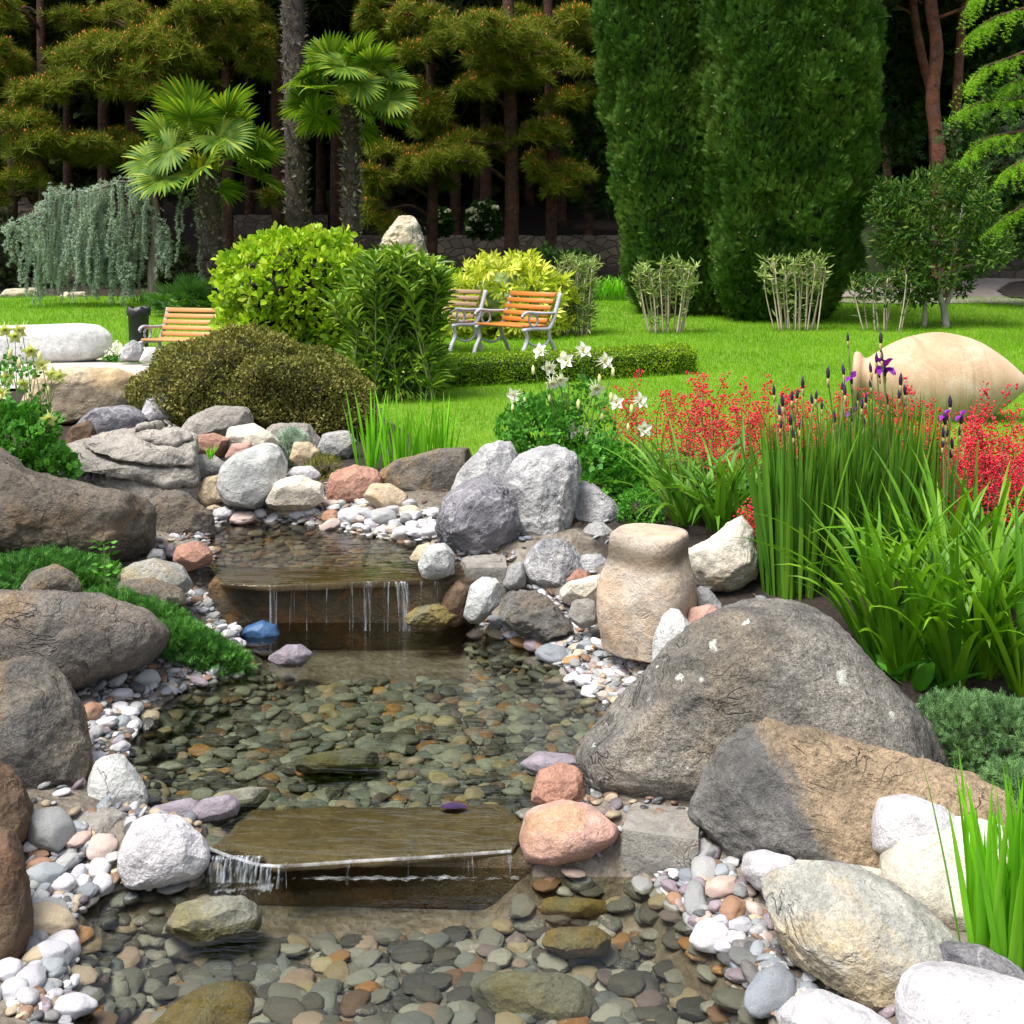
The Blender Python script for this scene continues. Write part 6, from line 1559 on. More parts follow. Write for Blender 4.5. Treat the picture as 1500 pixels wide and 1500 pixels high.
def hedge():
    Pc = curve_pts([[-1.35, 11.35, 0], [-.6, 12.0, 0], [.4, 12.35, 0], [1.3, 12.75, 0], [2.05, 13.1, 0]], 60)
    t = thing("box_hedge", "low clipped box hedge with bright yellow-green tips before the benches", "hedge", at(870, 12.6))
    w, h = .27, .30; g, core = Geo(), Geo(); n = 26000
    k = rng.random(n) * 58.99; i = k.astype(int); c = Pc[i] + (Pc[i + 1] - Pc[i]) * (k - i)[:, None]
    tan = nrm((Pc[i + 1] - Pc[i])); sd = np.stack([tan[:, 1], -tan[:, 0], 0 * k], 1)
    u = rng.random(n); top = u < .45; a = np.where(top, U(-1, 1, n), np.where(u < .85, 1, -1)); b = np.where(top, 1, U(0, 1, n))
    N = np.where(top[:, None], UP, sd * a[:, None]); rnd = np.minimum(1, 1.12 - .25 * np.abs(a) * np.maximum(b - .75, 0) * 4)
    P = c + sd * (a * w * rnd)[:, None]; P[:, 2] = gh(P[:, 0], P[:, 1]) + b * h * rnd
    e = rng.random(n) < .035; tipx = Pc[-1] + nrm(Pc[-1] - Pc[-2]) * .02
    P[e] = tipx + np.stack([U(-.01, .05, e.sum()), U(-w, w, e.sum()), U(0, h, e.sum())], 1); N[e] = nrm(Pc[-1] - Pc[-2]); P[e, 2] += gh(P[e, 0], P[e, 1])
    P += nrm(rvec(n)) * U(0, .028, n)[:, None] + (fbm(P[::1], 3.5, 2, 5) * .03)[:, None] * N
    leafy(g, P, N, LEAF4, .023, .75, .35, .7)
    V = []
    for j in range(60):
        tn = nrm(Pc[min(j + 1, 59)] - Pc[max(j - 1, 0)]); s2 = np.array([tn[1], -tn[0], 0]); z = float(gh(Pc[j, 0], Pc[j, 1]))
        for aa, bb in ((-1, 0), (-1, 1), (1, 1), (1, 0)): V.append(Pc[j] + s2 * aa * (w - .03) + [0, 0, z + bb * (h - .03)])
    jj = np.arange(59)[:, None] * 4; kk = np.arange(4)[None]; k2 = (kk + 1) % 4
    core.add(V, q=np.concatenate([np.stack([jj + kk, jj + k2, jj + 4 + k2, jj + 4 + kk], -1).reshape(-1, 4), [[0, 1, 2, 3], [239, 238, 237, 236]]]))
    g.build("foliage", M['box'], t); core.build("solid_core", M['inner'], t)
hedge()

def fatsia():
    Y = 17.2; core = Geo(); g, C, v = mound([(650, 490), (652, 425), (672, 398), (705, 380), (745, 374), (790, 382), (820, 400), (832, 430), (835, 490), (740, 505)], Y, .7, 430, PALMATE, .20, core=core, depth_in=.3, jitter=.55, up=.35, lump=.2, wide=1.0)
    u = []; 
    plant("fatsia_shrub", "bright yellow-green bush of big lobed leaves behind the benches", "shrub", (C[0], Y, float(gh(C[0], Y))), [("foliage", g, 'fatsia', False), ("solid_core", core, 'stem', True)])
fatsia()
shrub("shrub", "yellow-green low bush between the oleander and the lobed-leaf bush", [(600, 470), (605, 415), (625, 390), (655, 388), (680, 402), (690, 450), (680, 490), (620, 490)], 17.6, .5, 700, LEAF8, .085, 'euonymus', depth_in=.3, jitter=.6, up=.4, wide=.5)
def lavender():
    loc = at(678, 16.9); t = thing("lavender", "small purple-flowered lavender tuft behind the benches", "flower", loc); g, gf = Geo(), Geo(); n = 90
    base = loc + np.stack([U(-.3, .3, n), U(-.15, .15, n), np.full(n, .28)], 1); az = U(0, 2 * PI, n)
    P = blades(g, base, az, U(.28, .40, n), np.full(n, .008), U(.05, .35, n), U(0, .2, n))
    T = P[:, -1]; inst(gf, LEAF4[0] * [.35, 1, 1], LEAF4[1], frames(np.tile(UP, (n, 1)) + rng.normal(0, .2, (n, 3)), rvec(n), np.full(n, .09)), T - [0, 0, .05])
    g.build("leaves", M['variegated'], t); gf.build("flower_spikes", M['purple_petal'], t)
lavender()

def strap_clump(name, label, cat, bases, n, L, Wd, lean, droop, mat, p=2.0, spread=.06, twist=.5, seg=8, fold=.25, group=None, azr=None):
    loc = np.mean(bases, 0); t = thing(name, label, cat, loc, group); g = Geo()
    for b in bases:
        a0 = U(0, 2 * PI, n) if azr is None else U(azr[0], azr[1], n)
        r = U(0, spread, n)
        base = np.asarray(b) + np.stack([np.cos(a0) * r, np.sin(a0) * r, np.full(n, -.01)], 1)
        u = rng.random(n)
        blades(g, base, a0 + rng.normal(0, .25, n), U(*L, n), U(*Wd, n), lean[0] + (lean[1] - lean[0]) * u, droop[0] + (droop[1] - droop[0]) * rng.random(n), p, seg, U(-twist, twist, n), fold)
    g.build("leaves", M[mat], t)
    return t
strap_clump("daylily", "low green strap-leaved border plants by the left cypress", "plant", [at(x, 24.6) for x in (868, 882, 896, 910)], 40, (.5, .75), (.02, .035), (.1, .6), (.4, 1.3), 'fresh_blade', group=None)
strap_clump("iris_clump", "short clump of fresh sword leaves left of the brown flat-faced boulder", "iris", [at(545, 7.25), at(585, 7.2), at(620, 7.3), at(650, 7.35)], 26, (.26, .60), (.014, .024), (.0, .26), (.0, .22), 'fresh_blade', 3, .10, .8)
strap_clump("grass_tuft", "green grassy tuft at the foot of the weeping cedar trunk", "grass", [at(200, 23.5), at(215, 23.4)], 60, (.3, .5), (.008, .014), (.1, .7), (.3, 1), 'fan_dark', spread=.2)
strap_clump("grass_tuft", "thin dry upright grasses behind the lobed-leaf bush", "grass", [at(x, 19) for x in (668, 690, 722, 735)], 22, (.8, 1.25), (.006, .012), (.0, .25), (.0, .5), 'variegated', spread=.12)
strap_clump("blue_grass", "small blue-grey tuft among the rocks right of the white block", "grass", [on_ground(424, 684) + [0, 0, .02]], 60, (.09, .2), (.006, .01), (.0, .6), (.1, .7), 'blue_cedar', spread=.05)
strap_clump("grass_tuft", "tiny fresh green tuft on the grey flat rock", "grass", [W(307, 670, 6.86)], 24, (.05, .11), (.006, .01), (.0, .7), (.0, .5), 'fresh_blade', spread=.02)
shrub("heather", "small dull reddish heather patch by the red grooved rock", [(440, 700), (450, 680), (475, 668), (498, 675), (500, 695), (470, 712)], 7.15, .12, 900, NEEDLE, .05, 'red_heather' if 'red_heather' in M else 'cotoneaster', depth_in=.4, up=.5, wide=.12)
shrub("juniper", "grey-green juniper tuft behind the grooved red rock and brown mound", [(405, 668), (412, 640), (430, 630), (445, 645), (446, 672), (425, 684)], 7.5, .1, 700, SPRAY, .06, 'blue_cedar', depth_in=.5, up=.6)

# tall purple-bud irises
def bud_geo(g, gp, P, h, opened=False):
    d = nrm(np.array([[U(-.12, .12), U(-.12, .12), 1.0]]))
    v = [[0, 0, 0]]; pr = [(0, .25), (.2, .8), (.5, 1), (.8, .55), (1, .08)]
    tube(g, [P + d[0] * h * t for t, _ in pr], [h * .14 * r for _, r in pr], 6)
    if gp is not None: tube(gp, [P + d[0] * h * t for t in (-.5, -.25, 0, .15)], [h * .05, h * .10, h * .12, h * .05], 6)
def iris_clump(label, bases, n, L, stalks):
    loc = np.mean(bases, 0); t = thing("iris_clump", label, "iris", loc, "tall bud-bearing irises")
    g = Geo()
    for b in bases:
        a0 = U(0, 2 * PI, n); r = .13 * np.sqrt(rng.random(n)); base = b + np.stack([np.cos(a0) * r, np.sin(a0) * r * .8, np.full(n, -.02)], 1)
        u = rng.random(n) ** 1.2
        blades(g, base, a0 + rng.normal(0, .3, n), U(L[0], L[1], n), U(.015, .030, n), .01 + .18 * u, -.05 + .35 * u * rng.random(n), 2.4, 8, U(-1.3, 1.3, n), .1)
    g.build("leaves", M['iris'], t)
    for (px, py, k) in stalks:
        b = bases[int(np.argmin([abs(q[0] - (px - 750) * q[1] / F) for q in bases]))]
        top = W(px, py, b[1] + U(-.15, .1)); root = b + [U(-.06, .06), U(-.06, .06), 0]
        h = U(.05, .075); st = Geo(); end = top - [0, 0, h]
        c = curve_pts([root, root * .5 + end * .5 + [(end[0] - root[0]) * -.18, 0, .02], end], 10); tube(st, c, np.linspace(.006, .0035, 10), 5)
        so = st.build("flower_stem", M['stem'], t, smooth=True)
        for e2, h2 in [(end, h)] + ([(c[-2] + [U(-.02, .02), 0, 0], h * .8)] if rng.random() < .35 else []):
            gb, gs = Geo(), Geo(); bud_geo(gb, gs, e2, h2)
            gb.build("bud", M['bud'], so, smooth=True); gs.build("sheath", M['sheath'], so, smooth=True)
        if k:
            gf = Geo(); m = 9 if k > 1 else 4; a = np.arange(m) * 2 * PI / m + .4
            d = np.stack([np.cos(a), np.sin(a), np.where(np.arange(m) % 3 == 0, 1.2, -.45)], 1)
            inst(gf, LEAF8[0] * [.75, 1, 2.4], LEAF8[1], frames(nrm(d), nrm(UP + 0 * d + rng.normal(0, .3, d.shape)), np.full(m, .062 if k > 1 else .04)), np.repeat((top - [0, 0, h * .3])[None], m, 0))
            gf.build("flower", M['purple_petal'], so, smooth=True)
ST1 = [(1134, 562, 0), (1142, 590, 0), (1160, 570, 0), (1147, 575, 0), (1167, 568, 0), (1176, 550, 0), (1158, 605, 0), (1190, 575, 0), (1172, 612, 0)]
ST2 = [(1213, 535, 0), (1204, 585, 0), (1195, 570, 0), (1242, 486, 0), (1236, 532, 0), (1248, 548, 1), (1238, 560, 0), (1257, 572, 0), (1248, 598, 1), (1253, 585, 0), (1222, 600, 0), (1266, 610, 0)]
ST3 = [(1290, 484, 0), (1284, 515, 0), (1276, 530, 0), (1296, 532, 2), (1300, 575, 0), (1268, 575, 0), (1262, 580, 0), (1319, 545, 0), (1326, 562, 0), (1307, 628, 0), (1326, 640, 1), (1282, 655, 0), (1328, 688, 0), (1333, 700, 0)]
ST4 = [(1392, 577, 0), (1385, 602, 1), (1408, 604, 1), (1382, 622, 0), (1395, 640, 0)]
iris_clump("left tall iris clump with dark purple buds behind the huge boulder", [at(1160, 5.05), at(1172, 5.1)], 105, (.55, .88), ST1)
iris_clump("middle tall iris clump whose buds rise highest in front of the jar", [at(1222, 5.15), at(1258, 5.35)], 110, (.6, .92), ST2)
iris_clump("right tall iris clump with one open violet flower", [at(1292, 5.3), at(1330, 5.45)], 95, (.55, .9), ST3)
iris_clump("slender iris with two violet buds among the red flowers", [at(1398, 5.2)], 22, (.4, .75), ST4)

# daylilies
strap_clump("daylily", "arching dark green strap-leaved clump behind the horn-shaped rock", "daylily", [at(1005, 6.1), at(1050, 6.0), at(1090, 5.9)], 44, (.42, .78), (.018, .034), (.15, .8), (.5, 1.7), 'daylily_dark' if 'daylily_dark' in M else 'iris', 1.6, .07, .5, 9)
DL = [("big bright strap-leaved clump right behind the huge boulder", [(1285, 4.45), (1320, 4.3)]), ("bright arching strap-leaved clump above the right juniper", [(1395, 4.2), (1440, 4.3)]), ("bright strap-leaved clump at the right edge above the juniper", [(1500, 4.15), (1540, 4.4)]), ("bright strap-leaved clump before the red flowers at the right", [(1385, 4.75), (1450, 4.8)])]
for lab, bs in DL:
    strap_clump("daylily", lab, "daylily", [at(x, Y) for x, Y in bs], 40, (.42, .84), (.022, .042), (.04, .55), (.35, 1.7), 'daylily', 2.0, .06, .55, 10, .22, "bright daylilies")
strap_clump("iris_clump", "fresh upright sword leaves at the lower right edge before the pale boulder", "iris", [at(1440, 2.72), at(1475, 2.68), at(1510, 2.72)], 26, (.28, .56), (.016, .026), (.0, .26), (.0, .2), 'fresh_blade', 3, .045, .9)
strap_clump("hosta", "broad dark leaves low among the daylilies behind the huge boulder", "plant", [at(1300, 4.3), at(1345, 4.2)], 12, (.16, .28), (.05, .08), (.5, 1.1), (.2, .8), 'columbine', 1.6, .04, .3)

# coral bells
def panicle(seed, H):
    r = np.random.default_rng(seed); gs, g = Geo(), Geo()
    c = curve_pts([[0, 0, 0], [r.normal(0, .02), r.normal(0, .02), H * .55], [r.normal(0, .05), r.normal(0, .05), H]], 12); tube(gs, c, np.linspace(.0032, .0016, 12), 4)
    n = 56; s = r.uniform(.36, 1, n); P = np.stack([np.interp(s, np.linspace(0, 1, 12), c[:, k]) for k in range(3)], 1)
    w = .062 * (1.25 - s) + .006; u = nrm(r.normal(size=(n, 3))); P = P + u * [1, 1, .5] * w[:, None]
    b = np.array([[0, 0, .5], [.5, 0, 0], [-.25, .43, 0], [-.25, -.43, 0], [0, 0, -.7]]); f = np.array([[0, 1, 2], [0, 2, 3], [0, 3, 1], [4, 2, 1], [4, 3, 2], [4, 1, 3]])
    inst(g, b, f, frames(nrm(r.normal(size=(n, 3))), rvec(n), r.uniform(.009, .017, n)), P)
    return gs, g
PAN = []
for k in range(7):
    gs, g = panicle(60 + k, .55); PAN.append((gs.mesh("flower_stem", M['red_stem'], smooth=True), g.mesh("blossom", M['coral'])))
def coral_bells(label, px, Y, n, spread=.26, hs=(.75, 1.1)):
    loc = at(px, Y); t = thing("coral_bells", label, "flowers", loc, "coral red flowers in the border")
    g = Geo(); m = 70; a = U(0, 2 * PI, m); r = spread * np.sqrt(rng.random(m)); P = loc + np.stack([np.cos(a) * r, np.sin(a) * r, U(.05, .17, m)], 1)
    d = np.stack([np.cos(a), np.sin(a), U(-.1, .5, m)], 1)
    inst(g, PALMATE[0] * [1, .9, .6], PALMATE[1], frames(nrm(d), np.tile(UP, (m, 1)) + rng.normal(0, .3, (m, 3)), U(.04, .065, m)), P)
    g.build("leaves", M['heuchera'], t)
    for k in range(n):
        sm, bm = PAN[int(rng.integers(7))]; a, r = U(0, 2 * PI), spread * math.sqrt(rng.random()); sc = U(*hs)
        Mx = Matrix.Translation((math.cos(a) * r, math.sin(a) * r, .02)) @ Matrix.Rotation(U(0, 6.28), 4, 'Z') @ Matrix.Rotation(U(0, .36), 4, 'X') @ Matrix.Diagonal((1.1, 1.1, sc, 1))
        so = place_mesh("flower_stem", sm, t, Mx); place_mesh("blossom", bm, so, Matrix.Identity(4))
CB = [("coral red flower clump at the left end of the border by the columbine", 985, 7.3, 22), ("coral red flowers behind the dark strap-leaved clump", 1030, 7.0, 34), ("coral red clump beside the dark strap-leaved clump's right end", 1085, 6.7, 38), ("coral red flowers just left of the tall irises", 1120, 6.3, 30),
      ("coral red flowers seen through the left tall irises", 1190, 6.6, 30), ("coral red flowers seen between iris buds before the jar mouth", 1255, 6.8, 28), ("coral red flowers under the jar's middle", 1325, 6.7, 30),
      ("dense coral red clump right of the tall irises", 1375, 6.2, 44), ("dense coral red clump under the jar's pointed end", 1425, 6.3, 48), ("dense coral red clump at the right border edge", 1480, 6.2, 48), ("nearer coral red clump behind the bright strap leaves", 1410, 5.7, 44), ("coral red clump at the right edge above the strap leaves", 1470, 5.55, 44), ("farthest right coral red clump touching the picture edge", 1530, 5.9, 40),
      ("low coral red flowers at the left foot of the tall irises", 1112, 5.35, 12)]
for lab, px, Y, n in CB: coral_bells(lab, px, Y, int(n * (.55 if n > 40 else .8)), .32 if n > 12 else .12, (.6, 1.16) if px > 1240 else (.6, 1.25) if n > 12 else (.3, .75))
# one tall sprig before the jar
coral_bells("tall single coral sprig standing before the clay jar", 1395, 6.0, 3, .04, (1.35, 1.6))

# columbines
TRIF = None
def trifoliate():
    v, f = [], []
    for k, a0 in enumerate((-1.25, 0, 1.25)):
        for a, L in ((-.45, .62), (0, .8), (.45, .62)):
            aa = a0 + a; d = np.array([math.sin(aa), math.cos(aa), 0]); s = np.array([d[1], -d[0], 0]); b = len(v)
            st = np.array([math.sin(a0), math.cos(a0), 0]) * .28
            v.extend([st, st + d * L * .5 - s * .19 + [0, 0, .03], st + d * L * .8 - [0, 0, .04], st + d * L * .5 + s * .19 + [0, 0, .03]])
            f.extend([[b, b + 2, b + 1], [b, b + 3, b + 2]])
    return np.array(v), np.array(f)
TRIF = trifoliate()
def columbine_flower(g, gy, P, d, size):
    d = nrm(np.asarray(d, float)); ref = nrm(np.cross(d, [0.2, .3, 1])); r2 = np.cross(d, ref); m = 5
    for ring, (l, w, sp) in enumerate(((1.0, .62, .95), (.7, .62, .5))):
        a = np.arange(m) * 2 * PI / m + ring * PI / 5; o = np.cos(a)[:, None] * ref + np.sin(a)[:, None] * r2
        inst(g, LEAF8[0] * [w, 1, 1.6], LEAF8[1], frames(nrm(o * sp + d * (1 - sp * .6)), np.tile(d, (m, 1)), np.full(m, size * l)), np.repeat(P[None], m, 0))
        if ring:
            for k in range(m): tube(g, [P + o[k] * size * .12, P + o[k] * size * .25 - d * size * .5, P + o[k] * size * .5 - d * size * .95], [size * .07, size * .04, size * .015], 4)
    u = nrm(rvec(8) * .35 + d); inst(gy, NEEDLE[0] * [.12, 1, 1], NEEDLE[1], frames(u, rvec(8), np.full(8, size * .5)), np.repeat(P[None], 8, 0))
def columbine(label, base, Y, mounds, flowers, petal, fsize, nod=0.0):
    t = thing("columbine", label, "flower", base); g, gs = Geo(), Geo()
    for o, Yc, D, n, sz in mounds:
        mound(o, Yc, D, n, TRIF, sz, .45, .7, .5, .8, .25, 1.0, 4, g)
    g.build("leaves", M['columbine'], t)
    for i, (px, py, fac) in enumerate(flowers):
        P = W(px, py, Y + U(-.22, .22)); b = base + [U(-.12, .12) + (P[0] - base[0]) * .35, U(-.1, .1), .1]
        st = Geo(); c = curve_pts([b, b * .5 + P * .5 + [U(-.04, .04), 0, .03], P], 10); tube(st, c, np.linspace(.004, .002, 10), 4)
        so = st.build("flower_stem", M['stem'], t, smooth=True)
        q, y = Geo(), Geo()
        if fac == 'bud': 
            tube(q, [P, P - [0, 0, .02], P - [0, .004, .05], P - [0, 0, .06]], [.004, .012, .010, .002], 6); q.build("bud", M['yellow_petal'], so, smooth=True)
        else:
            columbine_flower(q, y, P, fac, fsize * U(.9, 1.1)); fo = q.build("flower", M[petal], so); y.build("stamens", M['stamen'], fo)
        for _ in range(2):
            k = int(rng.integers(3, 8)); e = c[k] + [U(-.07, .07), U(-.07, .07), U(.04, .12)]; tube(st, [c[k], (c[k] + e) / 2, e], [.002] * 3, 3)
    return t
fr = lambda x=0, z=0: (x, -1, z)
WF = [(793, 515, fr(-1, .6)), (853, 515, fr(.6, .8)), (830, 528, fr(-.5, .2)), (806, 538, fr(-.4, -.3)), (885, 530, fr(.7, .5)), (820, 556, fr(.3, -.4)), (872, 568, fr(.4, -.6)), (754, 578, fr(-.9, -.2)), (903, 590, fr(-.2, .3)), (936, 588, fr(.8, .6)), (843, 630, fr(-.1, .1)), (852, 634, fr(.2, .2)), (878, 646, fr(.15, .1)), (850, 666, fr(-.1, 0)), (943, 628, fr(.2, .1)), (808, 560, fr(.2, -.8)),
      (781, 535, 'bud'), (823, 515, 'bud'), (898, 538, 'bud'), (878, 548, 'bud'), (768, 580, 'bud'), (847, 585, 'bud'), (925, 592, 'bud'), (882, 605, 'bud'), (751, 592, 'bud'), (828, 585, 'bud'), (805, 575, 'bud'), (920, 620, 'bud'), (895, 575, 'bud')]
columbine("airy columbine with white star flowers above the white limestone boulder", at(850, 6.75), 6.65,
          [([(725, 665), (735, 610), (770, 585), (820, 580), (850, 610), (845, 660), (790, 680)], 6.75, .22, 420, .06), ([(800, 720), (830, 660), (880, 640), (935, 670), (955, 730), (930, 775), (850, 770)], 6.55, .26, 800, .06), ([(800, 640), (815, 565), (850, 540), (880, 560), (900, 620), (880, 660), (830, 660)], 6.8, .22, 170, .045)], WF, 'white_petal', .06)
LF = [(8, 482, fr(.2, -.6)), (22, 492, fr(.4, -.4)), (32, 482, fr(-.3, -.5)), (62, 535, fr(.2, .2)), (76, 548, fr(.6, -.2)), (46, 512, fr(.1, -.7)), (86, 552, fr(.8, 0)), (36, 560, fr(-.2, -.8)), (12, 552, fr(0, -.3)), (72, 612, fr(.3, -.6)), (4, 575, fr(-.3, 0)), (50, 540, 'bud'), (28, 525, 'bud'), (58, 515, 'bud'), (15, 510, 'bud'), (70, 565, 'bud'), (-15, 520, fr(0, 0))]
columbine("pale yellow columbine rising at the left edge before the tan block", at(42, 6.1), 6.1,
          [([(-60, 690), (-40, 620), (0, 595), (50, 598), (80, 630), (85, 670), (105, 695), (90, 712), (40, 690), (0, 680)], 6.1, .3, 900, .06), ([(-20, 610), (-5, 530), (30, 510), (60, 540), (72, 600), (40, 630)], 6.15, .2, 110, .045)], LF, 'yellow_petal', .05)

# junipers and ground cover
def juniper(label, pieces, mat, n, size, group=None):
    g, core = Geo(), Geo(); C = None
    for o, Y, D, w in pieces:
        _, c, v = mound(o, Y, D, int(n * w), SPRAY, size, .35, .55, .55, .8, .22, 1.0, 4, g, core, lump_scale=5)
        C = c if C is None else C
    plant("juniper", label, "shrub", (C[0], C[1], float(gh(C[0], C[1]))), [("foliage", g, mat, False), ("solid_core", core, 'twig', True)], group)
juniper("feathery creeping juniper running between the left boulders to the water", [([(-60, 870), (0, 820), (60, 812), (120, 826), (172, 852), (160, 884), (60, 880)], 5.15, .2, 1.0), ([(130, 862), (185, 868), (250, 896), (285, 932), (240, 952), (180, 920), (135, 890)], 5.0, .16, .8), ([(222, 912), (275, 915), (325, 948), (368, 978), (345, 1000), (290, 978), (240, 950)], 4.85, .13, .7)], 'juniper', 5200, .045)
juniper("grey-green spreading juniper right of the huge boulder", [([(1345, 1065), (1378, 1032), (1430, 1022), (1500, 1030), (1560, 1090), (1510, 1170), (1430, 1165), (1378, 1115)], 3.72, .22, 1.0), ([(1435, 1175), (1460, 1130), (1500, 1120), (1550, 1200), (1510, 1245), (1450, 1235)], 3.35, .14, .6)], 'juniper_grey', 6500, .036)
shrub("ground_cover", "bright green mossy tuft below the columbine by the light grey boulder", [(900, 760), (912, 725), (940, 712), (965, 728), (972, 765), (940, 785)], 6.15, .16, 1600, LEAF4, .022, 'columbine', depth_in=.4, up=.6, wide=.6)
def seedling():
    loc = W(155, 880, 5.05); t = thing("seedling", "thin young seedling standing up from the creeping juniper", "plant", loc); gs, g = Geo(), Geo()
    P = curve_pts([loc, W(154, 835, 5.05), W(152, 797, 5.05)], 8); tube(gs, P, np.linspace(.004, .002, 8), 4); PP, DD = [], []
    for k in (3, 4, 5, 6, 7):
        for s in (-1, 1): PP.append(P[k]); DD.append([s * .9, -.3, .25]); PP.append(P[k] + [s * .03, 0, .008]); DD.append([s, -.1, .3])
    leafy(g, np.array(PP), np.array(DD), LEAF4, .04, .2, 0, .5); gs.build("stem", M['stem'], t, smooth=True); g.build("leaves", M['columbine'], t)
seedling()
def candytuft():
    t = thing("candytuft", "drift of small white flowers between the long white stone and left bench", "flowers", at(228, 15.2)); g, gl = Geo(), Geo(); n = 2600
    x = U(155, 262, n); Y = U(14.0, 16.2, n); X = (x - 750) * Y / F; z = gh(X, Y) + .12 + .06 * np.sin(X * 9) * np.sin(Y * 7) + U(-.05, .05, n)
    P = np.stack([X, Y, z], 1)
    inst(g, *LEAF4, frames(rvec(n) + UP * .3, np.tile(UP, (n, 1)) + rng.normal(0, .5, (n, 3)), U(.03, .055, n)), P)
    inst(gl, *LEAF4, frames(rvec(n), rvec(n), U(.03, .06, n)), P - [0, 0, .07])
    g.build("flowers", M['white_petal'], t); gl.build("leaves", M['columbine'], t)
candytuft()

# ------------------------------------------------------------------ made things
def bench(label, loc, rz, L, wood, sc=1.0):
    t = thing("park_bench", label, "bench", loc, "slatted benches with cast iron ends"); t.rotation_euler = (0, 0, rz)
    def end(x):
        g = Geo()
        def bar(p, r=.02, n=12): 
            c = curve_pts([[0, a, b] for a, b in p], n); tube(g, c, r, 8)
        bar([(-.30, 0), (-.27, .12), (-.20, .26), (-.23, .39)], .024); bar([(.30, 0), (.25, .14), (.17, .28), (.15, .40)], .024)
        bar([(-.27, .39), (-.1, .405), (.05, .395), (.17, .40)], .026); bar([(.16, .39), (.23, .50), (.29, .66), (.36, .86)], .026)
        bar([(-.22, .27), (-.12, .20), (0, .175), (.1, .2), (.18, .28)], .016)
        bar([(-.27, .585), (-.2, .62), (-.05, .605), (.1, .60), (.27, .60)], .02); bar([(-.27, .585), (-.285, .56), (-.26, .548)], .015, 6)
        a = np.linspace(0, 2 * PI, 20); tube(g, np.stack([0 * a, -.10 + .072 * np.cos(a), .515 + .078 * np.sin(a)], 1), .014, 7, False)
        v, tt, q = g.arrays(); v = v * [1.35, 1, 1] + [x, 0, 0]
        g2 = Geo(); g2.add(v, t=tt, q=q); return g2
    off = ROOT[t.name].copy(); ROOT[t.name] = np.zeros(3)
    for x in (-L / 2, L / 2): end(x).build("end_frame", M['cast_iron'], t, smooth=True)
    def slat(g, y, z, w, th, tilt):
        R = np.array(Matrix.Rotation(tilt, 3, 'X')); e = .006; lx = L - .05
        pr = [(-w / 2 + e, -th / 2), (w / 2 - e, -th / 2), (w / 2, -th / 2 + e), (w / 2, th / 2 - e), (w / 2 - e, th / 2), (-w / 2 + e, th / 2), (-w / 2, th / 2 - e), (-w / 2, -th / 2 + e)]
        v = np.array([[x, a, b] for x in (-lx / 2, lx / 2) for a, b in pr]) @ R.T + [0, y, z]
        g.add(v, q=[[i, (i + 1) % 8, 8 + (i + 1) % 8, 8 + i] for i in range(8)] + [[0, 7, 6, 5], [0, 5, 4, 1], [1, 4, 3, 2], [8, 13, 14, 15], [8, 9, 12, 13], [9, 10, 11, 12]])
    s, b = Geo(), Geo()
    for k in range(6): slat(s, -.245 + k * .075, .437 - .008 * math.sin(k * .6), .062, .03, 0)
    for k in range(5):
        u = k / 4; y, z = np.interp(u, [0, .5, 1], [.195, .245, .325]), .50 + .335 * u; slat(b, y - .03, z, .062, .026, math.radians(90 - 17))
    s.build("seat", M[wood], t); b.build("backrest", M[wood], t)
    ROOT[t.name] = off
    return t
p = W(752, 522, 14.4); p[2] = float(gh(p[0], p[1]))
bench("varnished orange slatted bench nearest the box hedge", p + [.02, .1, 0], math.radians(-52), 1.02, 'bench_wood')
q = W(630, 524, 15.3); q[2] = float(gh(q[0], q[1]))
bench("weathered brown slatted bench half behind the oleander", q + [.02, .1, 0], math.radians(-46), 1.45, 'bench_worn')
q = W(279, 520, 15.4); q[2] = float(gh(q[0], q[1]))
bench("pale orange bench beside the litter bin behind the brown mound", q, math.radians(-20), 1.3, 'bench_pale')

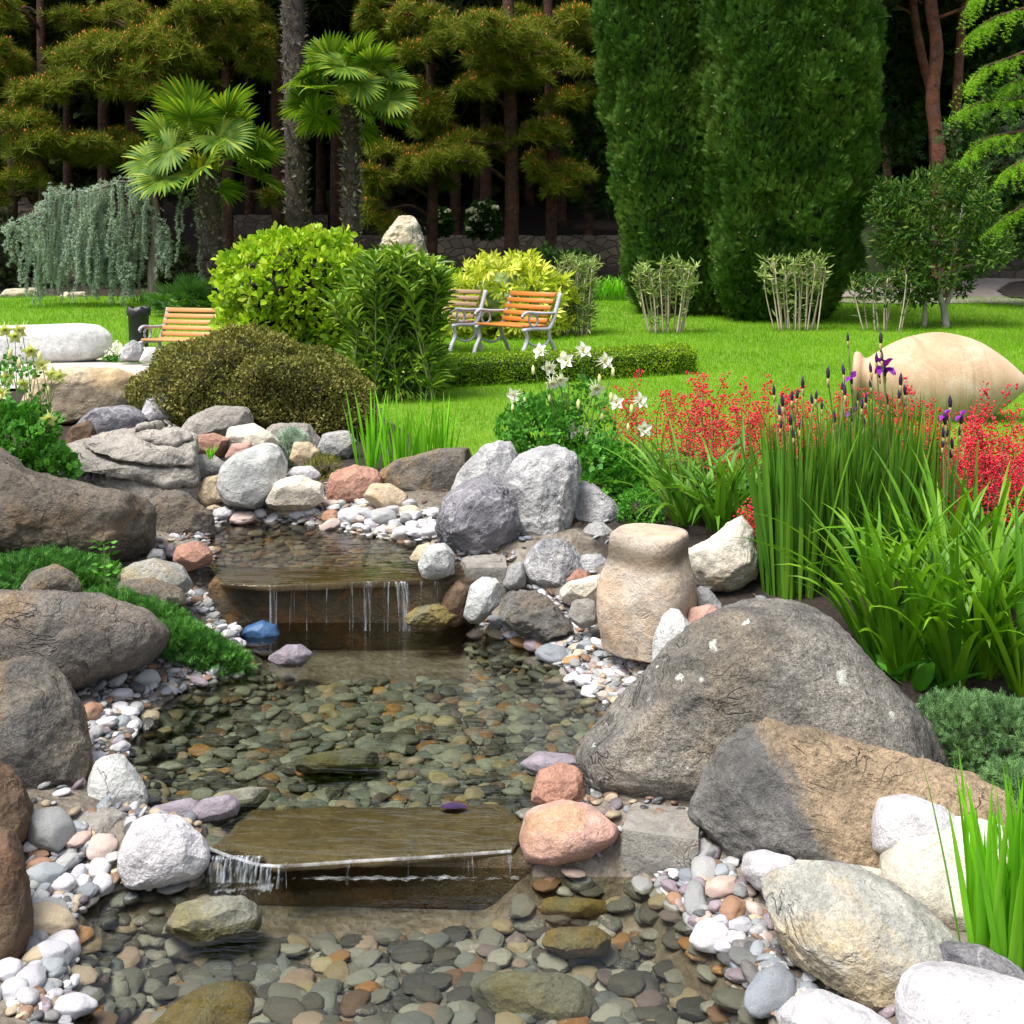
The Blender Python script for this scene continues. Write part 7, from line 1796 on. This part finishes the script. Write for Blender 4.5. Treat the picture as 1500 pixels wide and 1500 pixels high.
def litter_bin():
    loc = at(203, 16.8); t = thing("litter_bin", "dark open litter bin with a black bag beside the left bench", "bin", loc); g, gb = Geo(), Geo(); n = 28; a = np.arange(n) * 2 * PI / n
    prof = [(.0, .02), (.135, .02), (.145, .06), (.165, .74), (.178, .745), (.18, .79), (.165, .79), (.155, .74), (.14, .3), (0, .28)]
    v = np.concatenate([np.stack([r * np.cos(a), r * np.sin(a), np.full(n, z)], 1) for r, z in prof]); i = np.arange(len(prof) - 1)[:, None] * n; j = np.arange(n)[None]; j2 = (j + 1) % n
    q = np.stack([i + j, i + j2, i + n + j2, i + n + j], -1).reshape(-1, 4); g.add(v * [.95, .95, .84] + loc, q=q)
    w = np.concatenate([np.stack([r * np.cos(a), r * np.sin(a), z + .022 * np.sin(a * 5 + r * 40) + .01 * np.sin(a * 11)], 1) for r, z in ((.158, .70), (.163, .80), (.186, .80), (.19, .70), (.187, .66))])
    i = np.arange(4)[:, None] * n; gb.add(w * [.95, .95, .84] + loc, q=np.stack([i + j, i + j2, i + n + j2, i + n + j], -1).reshape(-1, 4))
    g.build("body", M['bin'], t, smooth=True); gb.build("bin_bag", M['bag'], t, smooth=True)
litter_bin()

def clay_jar():
    Y = 9.45; s = Y / F; c0 = W(1252, 552, Y + .42); c1 = W(1506, 562, Y - .1); ax = nrm(c1 - c0); L = np.linalg.norm(c1 - c0)
    prof = [(0.0, 30), (.0, 36), (.008, 38), (.03, 37.5), (.042, 35), (.06, 30), (.085, 30), (.13, 38), (.2, 50), (.28, 60.5), (.36, 67), (.45, 71), (.54, 71), (.63, 67), (.72, 59.5), (.8, 48.5), (.88, 34), (.94, 21), (.985, 10), (1.0, 0)]
    cut = 4
    u = nrm(np.cross(ax, UP)); w = np.cross(u, ax); n = 96; a = np.arange(n) * 2 * PI / n
    def lathe(pr, inner=False):
        P = np.array(pr, float); v = np.concatenate([c0 + ax * t * L + (np.cos(a)[:, None] * u + np.sin(a)[:, None] * w) * r * s for t, r in P])
        i = np.arange(len(P) - 1)[:, None] * n; j = np.arange(n)[None]; j2 = (j + 1) % n
        return v, np.stack([i + j, i + n + j, i + n + j2, i + j2], -1).reshape(-1, 4)
    dn = curve_pts([(t, r, 0) for t, r in prof[cut:]], 60)[:, :2]; dn[:, 1] = np.maximum(dn[:, 1], 0)
    t = thing("clay_jar", "big pale clay storage jar lying on its side on the lawn", "jar", (c0 + c1) / 2 - [0, 0, 71 * s])
    g = Geo(); v, q = lathe(dn); v = v + nrm(v - (c0 + c1) / 2) * (fbm(v, 2.2, 3, 9) * .008)[:, None]; g.add(v, q=q)
    v, q = lathe([(.75, 0), (.7, 40), (.45, 66), (.28, 56), (.13, 34), (.07, 25), (.042, 26)]); g.add(v, q=q)
    g.build("body", M['jar'], t, smooth=True)
    g = Geo(); v, q = lathe([(.042, 26), (.0, 29), (-.006, 33), (0, 37.5), (.012, 39), (.03, 38), (.043, 34.5)]); g.add(v, q=q); g.build("rim", M['jar'], t, smooth=True)
clay_jar()
